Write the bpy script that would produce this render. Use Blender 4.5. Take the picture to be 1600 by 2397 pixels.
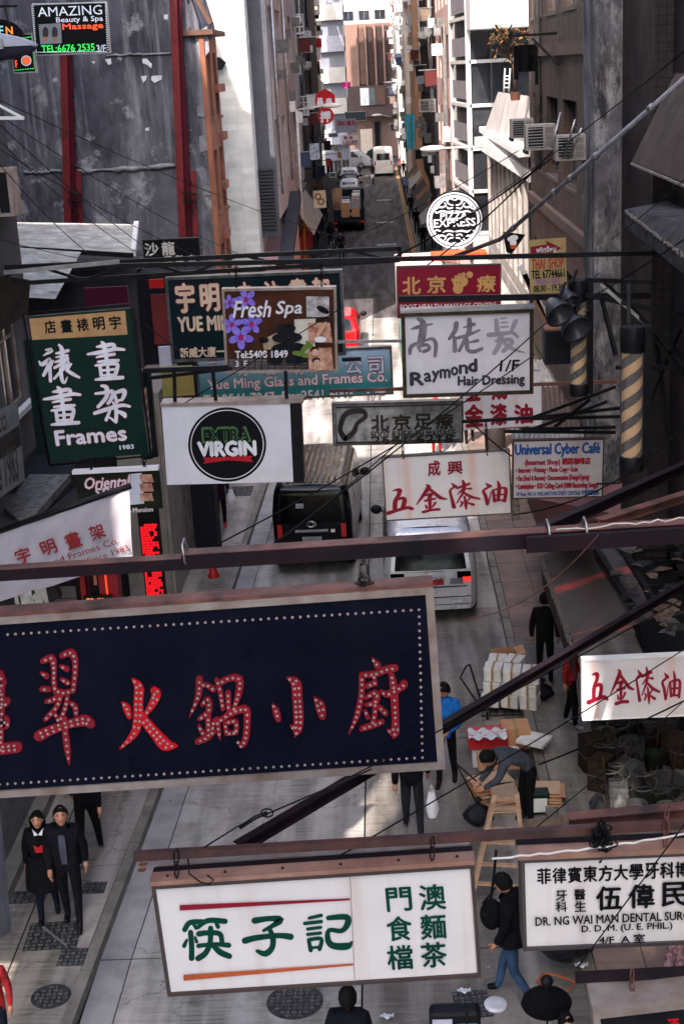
import bpy, bmesh, math, random
from mathutils import Vector, Matrix
RN = random.Random(11)
SC = bpy.context.scene
COL = SC.collection
for o in list(bpy.data.objects): bpy.data.objects.remove(o)

# ---------------------------------------------------------------- camera
H, F, CX, CY = 10.6, 3333.0, 800.0, 1198.5
vY = Vector((75, -1048.5, F)).normalized()
_a, _b = math.sin(math.radians(3.1)), math.cos(math.radians(3.1))
vD = Vector((_a, _b, (1048.5*_b-75*_a)/F)).normalized()
vX = vD.cross(vY)
def ray(px, py):
    v = Vector((px-CX, py-CY, F)); return Vector((vX.dot(v), vY.dot(v), -vD.dot(v)))
def P(px, py, Y):
    d = ray(px, py); return Vector((0, 0, H))+d*(Y/d.y)
def G(px, py, z=0.0):
    d = ray(px, py); return Vector((0, 0, H))+d*((z-H)/d.z)
def XP(px, py, X):
    d = ray(px, py); return Vector((0, 0, H))+d*(X/d.x)
cd = bpy.data.cameras.new('camera'); cam = bpy.data.objects.new('camera', cd); COL.objects.link(cam)
_r = Matrix(((vX.x, -vX.y, -vX.z), (vY.x, -vY.y, -vY.z), (-vD.x, vD.y, vD.z)))
cam.matrix_world = Matrix.Translation((0, 0, H)) @ _r.to_4x4()
cd.sensor_fit = 'VERTICAL'; cd.sensor_height = 36; cd.lens = 36*F/2397; cd.clip_end = 900
cd.dof.use_dof = True; cd.dof.focus_distance = 15; cd.dof.aperture_fstop = 8
SC.camera = cam
# ---------------------------------------------------------------- light
SUN = Vector((0.235, 0.62, -0.75)).normalized()
w = bpy.data.worlds.new("World"); SC.world = w; w.use_nodes = True
nt = w.node_tree; nt.nodes.clear()
sk = nt.nodes.new('ShaderNodeTexSky'); sk.sky_type = 'NISHITA'; sk.sun_disc = False
sk.sun_elevation = math.asin(-SUN.z); sk.sun_rotation = math.atan2(-SUN.x, -SUN.y)
sk.air_density = 1.0; sk.dust_density = 3.0; sk.ozone_density = 1.0
bg = nt.nodes.new('ShaderNodeBackground'); bg.inputs[1].default_value = 0.15
wo = nt.nodes.new('ShaderNodeOutputWorld'); nt.links.new(sk.outputs[0], bg.inputs[0]); nt.links.new(bg.outputs[0], wo.inputs[0])
sl = bpy.data.lights.new('sun', 'SUN'); sl.energy = 2.6; sl.angle = math.radians(0.55); sl.color = (1.0, 0.90, 0.82)
so = bpy.data.objects.new('sun', sl); COL.objects.link(so); so.rotation_euler = SUN.to_track_quat('-Z', 'Y').to_euler()
SC.view_settings.view_transform = 'Standard'; SC.view_settings.look = 'None'
SC.view_settings.exposure = 2.35; SC.view_settings.gamma = 1.0; SC.view_settings.use_curve_mapping = False
SC.cycles.max_bounces = 8; SC.cycles.diffuse_bounces = 4; SC.cycles.glossy_bounces = 3
SC.cycles.use_denoising = True

# ---------------------------------------------------------------- materials
MC = {}
def tone(c): return tuple(v*(max(v, .0005)/.36)**.44 if v < .36 else v for v in c)
def mat(name, col, rough=.7, metal=0, col2=None, scale=3, bump=0, streak=0, spec=.5, emit=0, dirt=0, kind='noise', cov=.5, alpha=1, trans=0):
    if name in MC: return MC[name]
    if not emit: col, col2 = tone(col), (tone(col2) if col2 else None)
    if spec == .5: spec = .14 if max(col) < .06 else .3
    m = bpy.data.materials.new(name); m.use_nodes = True; t = m.node_tree; b = t.nodes['Principled BSDF']
    L = t.links.new; N = t.nodes.new
    b.inputs['Roughness'].default_value = rough; b.inputs['Metallic'].default_value = metal
    b.inputs['Specular IOR Level'].default_value = spec; b.inputs['Alpha'].default_value = alpha
    b.inputs['Transmission Weight'].default_value = trans
    c = (*col, 1); tc = N('ShaderNodeTexCoord')
    cur = None
    def noise(sc, det=6, st=(1, 1, 1), r=.6):
        mp = N('ShaderNodeMapping'); mp.inputs['Scale'].default_value = st; L(tc.outputs['Object'], mp.inputs[0])
        n = N('ShaderNodeTexNoise'); n.inputs['Scale'].default_value = sc; n.inputs['Detail'].default_value = det; n.inputs['Roughness'].default_value = r
        L(mp.outputs[0], n.inputs[0]); return n.outputs[0]
    def ramp(src, a, bb):
        r = N('ShaderNodeMapRange'); r.inputs[1].default_value = a; r.inputs[2].default_value = bb; L(src, r.inputs[0]); return r.outputs[0]
    def mix(fac, A, B, mode='MIX', k=1):
        x = N('ShaderNodeMix'); x.data_type = 'RGBA'; x.blend_type = mode
        if isinstance(fac, float) or isinstance(fac, int): x.inputs[0].default_value = fac
        else:
            mm = N('ShaderNodeMath'); mm.operation = 'MULTIPLY'; L(fac, mm.inputs[0]); mm.inputs[1].default_value = k; L(mm.outputs[0], x.inputs[0])
        for i, v in ((6, A), (7, B)):
            if isinstance(v, tuple): x.inputs[i].default_value = v
            else: L(v, x.inputs[i])
        return x.outputs[2]
    if col2 is None: col2 = tuple(v*.72 for v in col) if dirt == 0 else col
    cur = mix(ramp(noise(scale), cov-.18, cov+.18), c, (*col2, 1))
    if streak:
        cur = mix(ramp(noise(streak, 5, (1, 1, .06)), .5, .72), cur, tuple([v*.45 for v in col]+[1]), k=.7)
    if dirt:
        cur = mix(ramp(noise(scale*.7+1.3, 8, (1, 1, .35)), .48, .75), cur, (.09, .075, .07, 1), k=dirt)
    L(cur, b.inputs['Base Color'])
    rr = ramp(noise(scale*2.1), .2, .8); mr = N('ShaderNodeMapRange'); L(rr, mr.inputs[0]); mr.inputs[3].default_value = max(rough-.12, .02); mr.inputs[4].default_value = min(rough+.12, 1); L(mr.outputs[0], b.inputs['Roughness'])
    if bump:
        bp = N('ShaderNodeBump'); bp.inputs['Strength'].default_value = min(bump, 1); bp.inputs['Distance'].default_value = .02; bp.inputs['Distance'].default_value = .06 if bump < 0 else .02; bp.inputs['Strength'].default_value = min(abs(bump), 1); L(noise(scale*(1.2 if bump < 0 else 6), 5 if bump < 0 else 8, (1, 1, .55) if bump < 0 else (1, 1, 1)), bp.inputs['Height']); L(bp.outputs[0], b.inputs['Normal'])
    if emit:
        b.inputs['Emission Color'].default_value = c; b.inputs['Emission Strength'].default_value = emit
    m['nodes_ready'] = 1; MC[name] = m; return m

# ---------------------------------------------------------------- mesh helpers
WM = {}
def link(o, parent=None, M=None):
    COL.objects.link(o)
    M = M or Matrix()
    if parent is not None:
        o.parent = parent; WM[o.name] = WM[parent.name] @ M
    else: WM[o.name] = M
    o.matrix_local = M
    return o
def T(name, label, cat, loc=(0, 0, 0), rz=0, group=None, M=None):
    o = bpy.data.objects.new(name, None); o.empty_display_size = .2
    link(o, None, M or (Matrix.Translation(loc) @ Matrix.Rotation(rz, 4, 'Z')))
    o['label'] = label; o['category'] = cat
    if group: o['group'] = group
    return o
def tag(o, label, cat, group=None):
    o['label'] = label; o['category'] = cat
    if group: o['group'] = group
    return o
class MB:
    def __init__(s): s.v = []; s.f = []; s.m = []; s.sm = []
    def add(s, vs, fs, mi=0, sm=False):
        n = len(s.v); s.v += [Vector(v) for v in vs]
        for f in fs: s.f.append([i+n for i in f]); s.m.append(mi); s.sm.append(sm)
        return s
    def box(s, x0, y0, z0, x1, y1, z1, mi=0, M=None):
        vs = [(x, y, z) for z in (z0, z1) for y in (y0, y1) for x in (x0, x1)]
        if M: vs = [M @ Vector(v) for v in vs]
        return s.add(vs, [(0, 2, 3, 1), (4, 5, 7, 6), (0, 1, 5, 4), (2, 6, 7, 3), (0, 4, 6, 2), (1, 3, 7, 5)], mi)
    def quad(s, a, b, c, d, mi=0): return s.add([a, b, c, d], [(0, 1, 2, 3)], mi)
    def beam(s, p, q, w, h, mi=0, up=(0, 0, 1)):
        p, q = Vector(p), Vector(q); d = (q-p).normalized(); u = Vector(up)
        if abs(d.dot(u)) > .98: u = Vector((1, 0, 0))
        x = d.cross(u).normalized()*w/2; y = x.cross(d).normalized()*h/2
        vs = [a+i*x+j*y for a in (p, q) for i, j in ((-1, -1), (1, -1), (1, 1), (-1, 1))]
        return s.add(vs, [(0, 1, 2, 3), (7, 6, 5, 4), (0, 4, 5, 1), (1, 5, 6, 2), (2, 6, 7, 3), (3, 7, 4, 0)], mi)
    def tube(s, pts, r, n=6, mi=0, sm=True, cap=True):
        pts = [Vector(p) for p in pts]; k = len(pts); rs = r if isinstance(r, (list, tuple)) else [r]*k
        prev = None; vs = []
        for i, p in enumerate(pts):
            d = (pts[min(i+1, k-1)]-pts[max(i-1, 0)])
            d = d.normalized() if d.length > 1e-9 else Vector((0, 0, 1))
            if prev is None:
                u = Vector((0, 0, 1)) if abs(d.z) < .9 else Vector((1, 0, 0)); a = d.cross(u).normalized()
            else:
                a = prev-d*prev.dot(d); a = a.normalized() if a.length > 1e-6 else d.orthogonal().normalized()
            prev = a; b = d.cross(a)
            vs += [p+rs[i]*(a*math.cos(2*math.pi*j/n)+b*math.sin(2*math.pi*j/n)) for j in range(n)]
        fs = [(i*n+j, i*n+(j+1) % n, (i+1)*n+(j+1) % n, (i+1)*n+j) for i in range(k-1) for j in range(n)]
        if cap: fs += [tuple(reversed(range(n))), tuple(range((k-1)*n, k*n))]
        return s.add(vs, fs, mi, sm)
    def lathe(s, prof, n=16, M=None, mi=0, sm=True, capt=True):
        vs = [Vector((r*math.cos(2*math.pi*j/n), r*math.sin(2*math.pi*j/n), z)) for r, z in prof for j in range(n)]
        if M: vs = [M @ v for v in vs]
        k = len(prof)
        fs = [(i*n+j, i*n+(j+1) % n, (i+1)*n+(j+1) % n, (i+1)*n+j) for i in range(k-1) for j in range(n)]
        s.add(vs, fs, mi, sm)
        if capt: s.add([vs[j] for j in range(n)], [tuple(reversed(range(n)))], mi); s.add([vs[(k-1)*n+j] for j in range(n)], [tuple(range(n))], mi)
        return s
    def ell(s, c, r, n=10, k=7, mi=0, M=None):
        vs = []
        for i in range(k+1):
            t = math.pi*i/k
            for j in range(n):
                a = 2*math.pi*j/n; v = Vector((c[0]+r[0]*math.sin(t)*math.cos(a), c[1]+r[1]*math.sin(t)*math.sin(a), c[2]-r[2]*math.cos(t)))
                vs.append(M @ v if M else v)
        return s.add(vs, [(i*n+j, i*n+(j+1) % n, (i+1)*n+(j+1) % n, (i+1)*n+j) for i in range(k) for j in range(n)], mi, True)
    def sheet(s, fn, nu, nv, mi=0, sm=True):
        vs = [fn(i/nu, j/nv) for j in range(nv+1) for i in range(nu+1)]
        return s.add(vs, [(j*(nu+1)+i, j*(nu+1)+i+1, (j+1)*(nu+1)+i+1, (j+1)*(nu+1)+i) for j in range(nv) for i in range(nu)], mi, sm)
    def mesh(s, name, mats):
        me = bpy.data.meshes.new(name); me.from_pydata(s.v, [], s.f)
        for m in (mats if isinstance(mats, (list, tuple)) else [mats]): me.materials.append(m)
        me.polygons.foreach_set('material_index', s.m); me.polygons.foreach_set('use_smooth', s.sm); me.update(); return me
    def to(s, name, mats, parent=None, local=False, bevel=0, kind=None):
        me = s.mesh(name, mats)
        if parent is None and not local:
            lo = Vector([min(v[i] for v in s.v) for i in range(3)]); hi = Vector([max(v[i] for v in s.v) for i in range(3)])
            c = Vector(((lo.x+hi.x)/2, (lo.y+hi.y)/2, lo.z)); me.transform(Matrix.Translation(-c)); M = Matrix.Translation(c)
        else:
            M = Matrix()
            if parent is not None and not local: me.transform(WM[parent.name].inverted())
        o = bpy.data.objects.new(name, me); link(o, parent, M)
        if bevel:
            b = o.modifiers.new('bevel', 'BEVEL'); b.width = bevel; b.segments = 2; b.limit_method = 'ANGLE'
        if kind: o['kind'] = kind
        return o
def struct(mb, name, mats, kind='structure'):
    o = mb.to(name, mats); o['kind'] = kind; return o
def cat_rom(pts, k=5):
    out = []; n = len(pts)
    for i in range(n-1):
        a, b, c, d = pts[max(i-1, 0)], pts[i], pts[i+1], pts[min(i+2, n-1)]
        for j in range(k):
            t = j/k; out.append([.5*((2*b[q])+(-a[q]+c[q])*t+(2*a[q]-5*b[q]+4*c[q]-d[q])*t*t+(-a[q]+3*b[q]-3*c[q]+d[q])*t**3) for q in range(len(b))])
    out.append(list(pts[-1])); return out
def cable(p, q, sag, r, m, label, group='cables strung over the street', name='overhead_cable', n=14, wob=0):
    p, q = Vector(p), Vector(q); pts = []
    for i in range(n+1):
        t = i/n; v = p.lerp(q, t); v.z -= 4*sag*t*(1-t)
        if wob and 0 < i < n: v += Vector((0, RN.uniform(-wob, wob), RN.uniform(-wob, wob)))
        pts.append(v)
    return tag(MB().tube(pts, r, 5).to(name, m), label, 'cable', group)

# common materials
BLK = mat('black_paint', (.012, .014, .022), .5, col2=(.03, .028, .03), scale=5)
DKST = mat('dark_steel', (.02, .022, .03), .45, .4, col2=(.045, .035, .035), scale=8)
RUST = mat('red_oxide_steel', (.24, .125, .105), .6, .2, col2=(.065, .04, .04), scale=3, bump=.3, dirt=.3)
GALV = mat('galvanised', (.42, .43, .45), .4, .8, col2=(.28, .27, .27), scale=6)
ALU = mat('aluminium', (.42, .37, .35), .42, .5, col2=(.24, .18, .15), scale=2.5, bump=.1)
WHT = mat('white_paint', (.72, .71, .70), .5, col2=(.60, .59, .58), scale=2, dirt=.25)
GLS = mat('dark_glass', (.018, .022, .032), .12, col2=(.03, .035, .045), scale=1.5, spec=.35)
GLS2 = mat('blue_glass', (.045, .055, .08), .10, col2=(.02, .025, .035), scale=.8, spec=.4)
GLS3 = mat('curtained_glass', (.16, .14, .13), .2, col2=(.03, .035, .045), scale=.9, spec=.3)
WIRE = mat('cable_black', (.012, .012, .016), .6)
WIREW = mat('cable_white', (.6, .56, .53), .6)
RUBB = mat('rubber', (.015, .015, .018), .8)
CARD = mat('cardboard', (.42, .26, .17), .85, col2=(.34, .20, .13), scale=4)
# ---------------------------------------------------------------- signs: helpers
class Sign: pass
def sgn(name, label, cat, TL, TR, BL, Y, depth, face, frame=None, fw=.03, proud=.012, Yr=None, group=None, back=None, casename='casing', facename='panel'):
    a = P(*TL, Y); b = P(*TR, Yr or Y); c = P(*BL, Y)
    x = (b-a).normalized(); y = Vector((0, 0, 1)).cross(x).normalized(); z = x.cross(y)
    wd = (b-a).length; ht = (a-c).dot(z)
    M = Matrix((x, y, z)).transposed().to_4x4(); o = a-z*ht+x*wd/2; M = Matrix.Translation(o) @ M
    s = Sign(); s.M = M; s.Mi = M.inverted(); s.w = wd; s.h = ht; s.k = 0; s.d = depth
    s.o = T(name, label, cat, M=M, group=group)
    hw = wd/2; s.hw = hw
    if depth > .02:
        MB().box(-hw, .004, 0, hw, depth, ht).to(casename, back or BLK, s.o, True)
    f = fw if frame else 0
    s.face = MB().box(-hw+f*.8, 0, f*.8, hw-f*.8, .003, ht-f*.8).to(facename, face, s.o, True)
    if frame:
        m = MB(); p = -proud; e = .0015
        m.box(-hw-e, p, -e, -hw+f, depth+e, ht+e); m.box(hw-f, p, -e, hw+e, depth+e, ht+e)
        m.box(-hw+f, p, ht-f, hw-f, depth+e, ht+e); m.box(-hw+f, p, -e, hw-f, depth+e, f)
        m.to('frame', frame, s.o, True)
    return s
def uv(s, px, py, off=0):
    d = s.Mi.to_3x3() @ ray(px, py); o = s.Mi @ Vector((0, 0, H)); t = (off-o.y)/d.y; p = o+d*t; return p.x, p.z
def lay(s):
    s.k += 1; return -.0025-.0007*s.k
TXT = {}
def textmesh(t):
    if t in TXT: return TXT[t]
    c = bpy.data.curves.new('t', 'FONT'); c.body = t; c.size = 1; c.resolution_u = 2
    o = bpy.data.objects.new('t', c); me = bpy.data.meshes.new_from_object(o)
    vs = [v.co.copy() for v in me.vertices]; fs = [tuple(p.vertices) for p in me.polygons]
    bpy.data.objects.remove(o); bpy.data.curves.remove(c); bpy.data.meshes.remove(me)
    x0 = min(v.x for v in vs); x1 = max(v.x for v in vs); y0 = min(v.y for v in vs); y1 = max(v.y for v in vs)
    vs = [((v.x-x0)/(x1-x0), (v.y-y0)/max(y1-y0, 1e-6)) for v in vs]
    TXT[t] = (vs, fs); return TXT[t]
def text(s, t, lt, rb, m, bold=0, shear=0, name='lettering', sub=None, th=0):
    u0, v1 = uv(s, *lt); u1, v0 = uv(s, *rb); vs, fs = textmesh(t); mb = MB(); hh = v1-v0
    y0 = lay(s)
    offs = [(0, 0)] if not bold else [(0, 0), (bold, 0), (-bold, 0), (0, bold), (0, -bold)]
    for i, (dx, dy) in enumerate(offs):
        mb.add([(u0+x*(u1-u0)+dx*hh+shear*y*hh, y0-.00008*i-th, v0+y*hh+dy*hh) for x, y in vs], fs)
    if len(offs) > 1: s.k += 1
    return mb.to(name, m, sub or s.o, True)
def ribbon(mb, pts, toL, y, th=0, grow=0):
    """pts: (x,y,w) in traced units; toL maps a point to sign-local (x,z)"""
    q = cat_rom(pts, 4) if len(pts) > 2 else cat_rom([pts[0], [(pts[0][i]+pts[1][i])/2 for i in range(3)], pts[1]], 2)
    L, R_ = [], []
    for i, p in enumerate(q):
        a, b = q[max(i-1, 0)], q[min(i+1, len(q)-1)]; dx, dy = b[0]-a[0], b[1]-a[1]; l = math.hypot(dx, dy) or 1
        w = max(p[2], 2)/2+grow; L.append((p[0]-dy/l*w, p[1]+dx/l*w)); R_.append((p[0]+dy/l*w, p[1]-dx/l*w))
    def cap(p, a, r):
        return [(p[0]+math.cos(a+t)*r, p[1]+math.sin(a+t)*r) for t in (-.9, -.3, .3, .9)]
    a0 = math.atan2(q[0][1]-q[1][1], q[0][0]-q[1][0]); a1 = math.atan2(q[-1][1]-q[-2][1], q[-1][0]-q[-2][0])
    r0, r1 = max(q[0][2], 2)/2+grow, max(q[-1][2], 2)/2+grow
    n = len(q); ol = L+cap(q[-1], a1, r1)[::-1]+R_[::-1]+cap(q[0], a0, r0)[::-1]
    V = []
    for p in ol:
        x, z = toL(p[0], p[1]); V.append((x, y-th, z))
    N_ = len(ol); fs = []
    for i in range(n-1): fs.append((i, i+1, 2*n+4-i-2, 2*n+4-i-1))
    fs.append(tuple([n-1]+list(range(n, n+4))+[n+4])); fs.append(tuple([2*n+3]+list(range(2*n+4, 2*n+8))+[0]))
    if th:
        V += [(v[0], y, v[2]) for v in V]; fs += [(i, (i+1) % N_, N_+(i+1) % N_, N_+i) for i in range(N_)]
    mb.add(V, fs)
def glyph(s, strokes, zm, m, th=0, grow=0, name='character', sub=None):
    y = lay(s); mb = MB()
    toL = lambda a, b: uv(s, *zm(a, b))
    for i, st in enumerate(strokes): ribbon(mb, st, toL, y-.00012*i, th, grow)
    s.k += 1
    return mb.to(name, m, sub or s.o, True)
def shape(s, pts, m, name='print', sub=None):
    y = lay(s); q = [uv(s, *p) for p in pts]; return MB().add([(a, y, b) for a, b in q], [tuple(range(len(q)))]).to(name, m, sub or s.o, True)
def disc(s, px, py, rx, ry, m, rot=0, name='print', inner=0, n=28, sub=None):
    y = lay(s); c, d = math.cos(rot), math.sin(rot); mb = MB()
    def pt(a, k): ex, ey = rx*k*math.cos(a), ry*k*math.sin(a); return uv(s, px+ex*c-ey*d, py+ex*d+ey*c)
    o = [pt(2*math.pi*i/n, 1) for i in range(n)]
    if inner:
        q = [pt(2*math.pi*i/n, inner) for i in range(n)]
        mb.add([(a, y, b) for a, b in o+q], [(i, (i+1) % n, n+(i+1) % n, n+i) for i in range(n)])
    else: mb.add([(a, y, b) for a, b in o], [tuple(range(n))])
    return mb.to(name, m, sub or s.o, True)
def Z(x0, y0, sc): return lambda a, b: (x0+a/sc, y0+b/sc)
def chain(p, q, r=.012, n=None, label='', m=None, group='chains holding up the signs', parent=None):
    p, q = Vector(p), Vector(q); L = (q-p).length; n = n or max(2, int(L/.07)); d = (q-p)/n; u = d.normalized()
    mb = MB(); ll = d.length*.68
    for i in range(n):
        c = p+d*(i+.5); a = u.orthogonal().normalized()
        if i % 2: a = u.cross(a)
        pts = [c+u*ll*math.cos(t)+a*.35*ll*math.sin(t) for t in [k*math.pi/4 for k in range(9)]]
        mb.tube(pts, r, 4, cap=False)
    o = mb.to('chain', m or DKST, parent)
    if parent is None: tag(o, label, 'chain', group)
    return o
def stain(name, base, rust=.0, s=2, rough=.45, col2=None, sk=6, k=.55):
    """sign sheet: painted face with vertical run marks"""
    if name in MC: return MC[name]
    m = mat(name, base, rough, col2=col2 or tuple(v*.86 for v in base), scale=s); t = m.node_tree; b = t.nodes['Principled BSDF']; N = t.nodes.new; L = t.links.new
    src = b.inputs['Base Color'].links[0].from_socket
    tc = N('ShaderNodeTexCoord'); mp = N('ShaderNodeMapping'); mp.inputs['Scale'].default_value = (1, 1, .05); L(tc.outputs['Object'], mp.inputs[0])
    n = N('ShaderNodeTexNoise'); n.inputs['Scale'].default_value = sk; n.inputs['Detail'].default_value = 6; L(mp.outputs[0], n.inputs[0])
    r = N('ShaderNodeMapRange'); r.inputs[1].default_value = .52; r.inputs[2].default_value = .75; r.inputs[4].default_value = k; L(n.outputs[0], r.inputs[0])
    x = N('ShaderNodeMix'); x.data_type = 'RGBA'; L(r.outputs[0], x.inputs[0]); L(src, x.inputs[6])
    x.inputs[7].default_value = (base[0]*(.6+rust*.3), base[1]*(.56-rust*.15), base[2]*(.52-rust*.3), 1); L(x.outputs[2], b.inputs['Base Color']); return m
# ---------------------------------------------------------------- ground
def groovemat(name, col, sc=26, k=.35, ang=0, dark=None):
    if name in MC: return MC[name]
    m = mat(name, col, .8, col2=tuple(v*.74 for v in col), scale=.55, dirt=.35); t = m.node_tree; N = t.nodes.new; L = t.links.new; b = t.nodes['Principled BSDF']
    src = b.inputs['Base Color'].links[0].from_socket
    tc = N('ShaderNodeTexCoord'); mp = N('ShaderNodeMapping'); mp.inputs['Scale'].default_value = (.35, 8, 1); L(tc.outputs['Object'], mp.inputs[0])
    n = N('ShaderNodeTexNoise'); n.inputs['Scale'].default_value = sc/8; n.inputs['Detail'].default_value = 6; n.inputs['Roughness'].default_value = .75; L(mp.outputs[0], n.inputs[0])
    r = N('ShaderNodeMapRange'); r.inputs[1].default_value = .40; r.inputs[2].default_value = .60; r.inputs[4].default_value = k; L(n.outputs[0], r.inputs[0])
    x = N('ShaderNodeMix'); x.data_type = 'RGBA'; x.blend_type = 'MULTIPLY'; L(r.outputs[0], x.inputs[0]); L(src, x.inputs[6]); x.inputs[7].default_value = (.42, .41, .42, 1); L(x.outputs[2], b.inputs['Base Color'])
    mp2 = N('ShaderNodeMapping'); mp2.inputs['Scale'].default_value = (1.4, .12, 1); L(tc.outputs['Object'], mp2.inputs[0])
    n2 = N('ShaderNodeTexNoise'); n2.inputs['Scale'].default_value = 1.6; n2.inputs['Detail'].default_value = 7; L(mp2.outputs[0], n2.inputs[0])
    r2 = N('ShaderNodeMapRange'); r2.inputs[1].default_value = .42; r2.inputs[2].default_value = .62; r2.inputs[4].default_value = .8; L(n2.outputs[0], r2.inputs[0])
    y = N('ShaderNodeMix'); y.data_type = 'RGBA'; L(r2.outputs[0], y.inputs[0]); L(x.outputs[2], y.inputs[6]); y.inputs[7].default_value = (col[0]*1.3, col[1]*1.26, col[2]*1.27, 1)
    n3 = N('ShaderNodeTexNoise'); n3.inputs['Scale'].default_value = .9; n3.inputs['Detail'].default_value = 9; n3.inputs['Roughness'].default_value = .72; ge = N('ShaderNodeNewGeometry'); L(ge.outputs['Position'], n3.inputs[0])
    r3 = N('ShaderNodeMapRange'); r3.inputs[1].default_value = .50; r3.inputs[2].default_value = .66; r3.inputs[4].default_value = .75; L(n3.outputs[0], r3.inputs[0])
    yy_ = N('ShaderNodeMix'); yy_.data_type = 'RGBA'; L(r3.outputs[0], yy_.inputs[0]); L(y.outputs[2], yy_.inputs[6]); yy_.inputs[7].default_value = (col[0]*.42, col[1]*.40, col[2]*.40, 1)
    vo = N('ShaderNodeTexVoronoi'); vo.feature = 'DISTANCE_TO_EDGE'; vo.inputs['Scale'].default_value = .55; nw = N('ShaderNodeTexNoise'); nw.inputs['Scale'].default_value = 3; nw.inputs['Detail'].default_value = 6; L(ge.outputs['Position'], nw.inputs[0]); va = N('ShaderNodeVectorMath'); va.operation = 'MULTIPLY_ADD'; L(nw.outputs[1], va.inputs[0]); va.inputs[1].default_value = (.5, .5, .5); L(ge.outputs['Position'], va.inputs[2]); L(va.outputs[0], vo.inputs[0])
    r4 = N('ShaderNodeMapRange'); r4.inputs[1].default_value = .0; r4.inputs[2].default_value = .012; r4.inputs[3].default_value = .38; r4.inputs[4].default_value = 0; L(vo.outputs[0], r4.inputs[0]); m4 = N('ShaderNodeMix'); m4.data_type = 'RGBA'; L(r4.outputs[0], m4.inputs[0]); L(yy_.outputs[2], m4.inputs[6]); m4.inputs[7].default_value = (.02, .02, .02, 1)
    L(m4.outputs[2], b.inputs['Base Color'])
    bp = N('ShaderNodeBump'); bp.inputs['Strength'].default_value = .5; bp.inputs['Distance'].default_value = .01; L(n.outputs[0], bp.inputs['Height']); L(bp.outputs[0], b.inputs['Normal'])
    return m
ROADM = groovemat('grooved_concrete', (.30, .287, .272), k=.9); ASPH = groovemat('asphalt', (.085, .08, .082), k=.2)
LANEM = groovemat('worn_concrete_lane', (.215, .198, .182), k=.75)
PAVL = groovemat('pavement_concrete', (.245, .225, .202), k=.85); JOINT = mat('joint_tar', (.02, .02, .024), .9)
KERBM = mat('kerb_stone', (.225, .21, .19), .8, col2=(.15, .14, .125), scale=3, bump=.3)
PAVR = mat('pink_paver', (.25, .185, .16), .8, col2=(.15, .125, .12), scale=1.6, bump=.2, dirt=.4)
def lx(y):  # left kerb line
    for (y0, x0), (y1, x1) in zip(LK, LK[1:]):
        if y <= y1: return x0+(x1-x0)*(y-y0)/(y1-y0)
    return LK[-1][1]
LK = [(-30, -4.25), (14, -3.98), (20, -3.75), (28, -3.48), (37, -3.3), (68, -3.15), (200, -3.0)]
RKX = 2.03
struct(MB().box(-60, -60, -.3, 60, 400, -.06), 'ground', mat('ground', (.10, .10, .10), .9))
struct(MB().box(-6.5, -30, -.06, 3, 172, -.012), 'road_bed', JOINT)
rd = struct(MB().box(lx(14)+.02, -30, -.058, RKX, -2, 0), 'road', ROADM)
Y = -2.0; k = 0
while Y < 62:
    L_ = 5.8; y1 = Y+L_-.03
    for xs in ((0, 'a'), (1, 'b')):
        xm0, xm1 = -.62+(Y-14)*.002, -.62+(y1-14)*.002
        if xs[0] == 0: q = [(lx(Y)+.40, Y), (xm0-.012, Y), (xm1-.012, y1), (lx(y1)+.40, y1)]
        else: q = [(xm0+.012, Y), (RKX, Y), (RKX, y1), (xm1+.012, y1)]
        dz = RN.uniform(-.003, .003)
        v = [(a, b, -.05) for a, b in q]+[(a, b, dz) for a, b in q]
        near = Y < 26 and xs[0] == 1
        MB().add(v, [(0, 3, 2, 1), (4, 5, 6, 7), (0, 1, 5, 4), (1, 2, 6, 5), (2, 3, 7, 6), (3, 0, 4, 7)]).to('concrete_slab', LANEM if near else ROADM, rd)
    q = [(lx(Y)-.0, Y), (lx(Y)+.385, Y), (lx(y1)+.385, y1), (lx(y1), y1)]; v = [(a, b, -.05) for a, b in q]+[(a, b, -.002) for a, b in q]
    MB().add(v, [(0, 3, 2, 1), (4, 5, 6, 7), (0, 1, 5, 4), (1, 2, 6, 5), (2, 3, 7, 6), (3, 0, 4, 7)]).to('gutter_slab', PALE if False else mat('gutter_concrete', (.33, .318, .318), .8, col2=(.23, .22, .225), scale=1.2, dirt=.4), rd)
    Y += L_
MB().box(-3.4, 62, -.055, RKX, 160, .0).to('asphalt_strip', ASPH, rd)
YEL = mat('yellow_line', (.40, .25, .10), .8, col2=(.25, .18, .10), scale=4); LNW = mat('lane_white', (.5, .5, .5), .8, col2=(.2, .2, .2), scale=3)
MB().box(RKX-.30, 62, .002, RKX-.20, 158, .006).to('yellow_line', YEL, rd)
MB().box(RKX-.14, 62, .002, RKX-.05, 158, .006).to('yellow_line', YEL, rd)
for y in (88, 101, 118): MB().box(-.3, y, .002, .9, y+.7, .006).to('lane_mark', LNW, rd)
MB().box(-6, 158, -.05, 3, 171, .0).to('cross_street', ASPH, rd)
# patches on asphalt
for x0, y0, x1, y1 in ((-.5, 84, .8, 92), (-.8, 108, .4, 116), (.2, 70, 1.2, 79)): MB().box(x0, y0, .001, x1, y1, .0035).to('asphalt_patch', mat('asphalt_patch', (.12, .115, .118), .85), rd)
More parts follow.
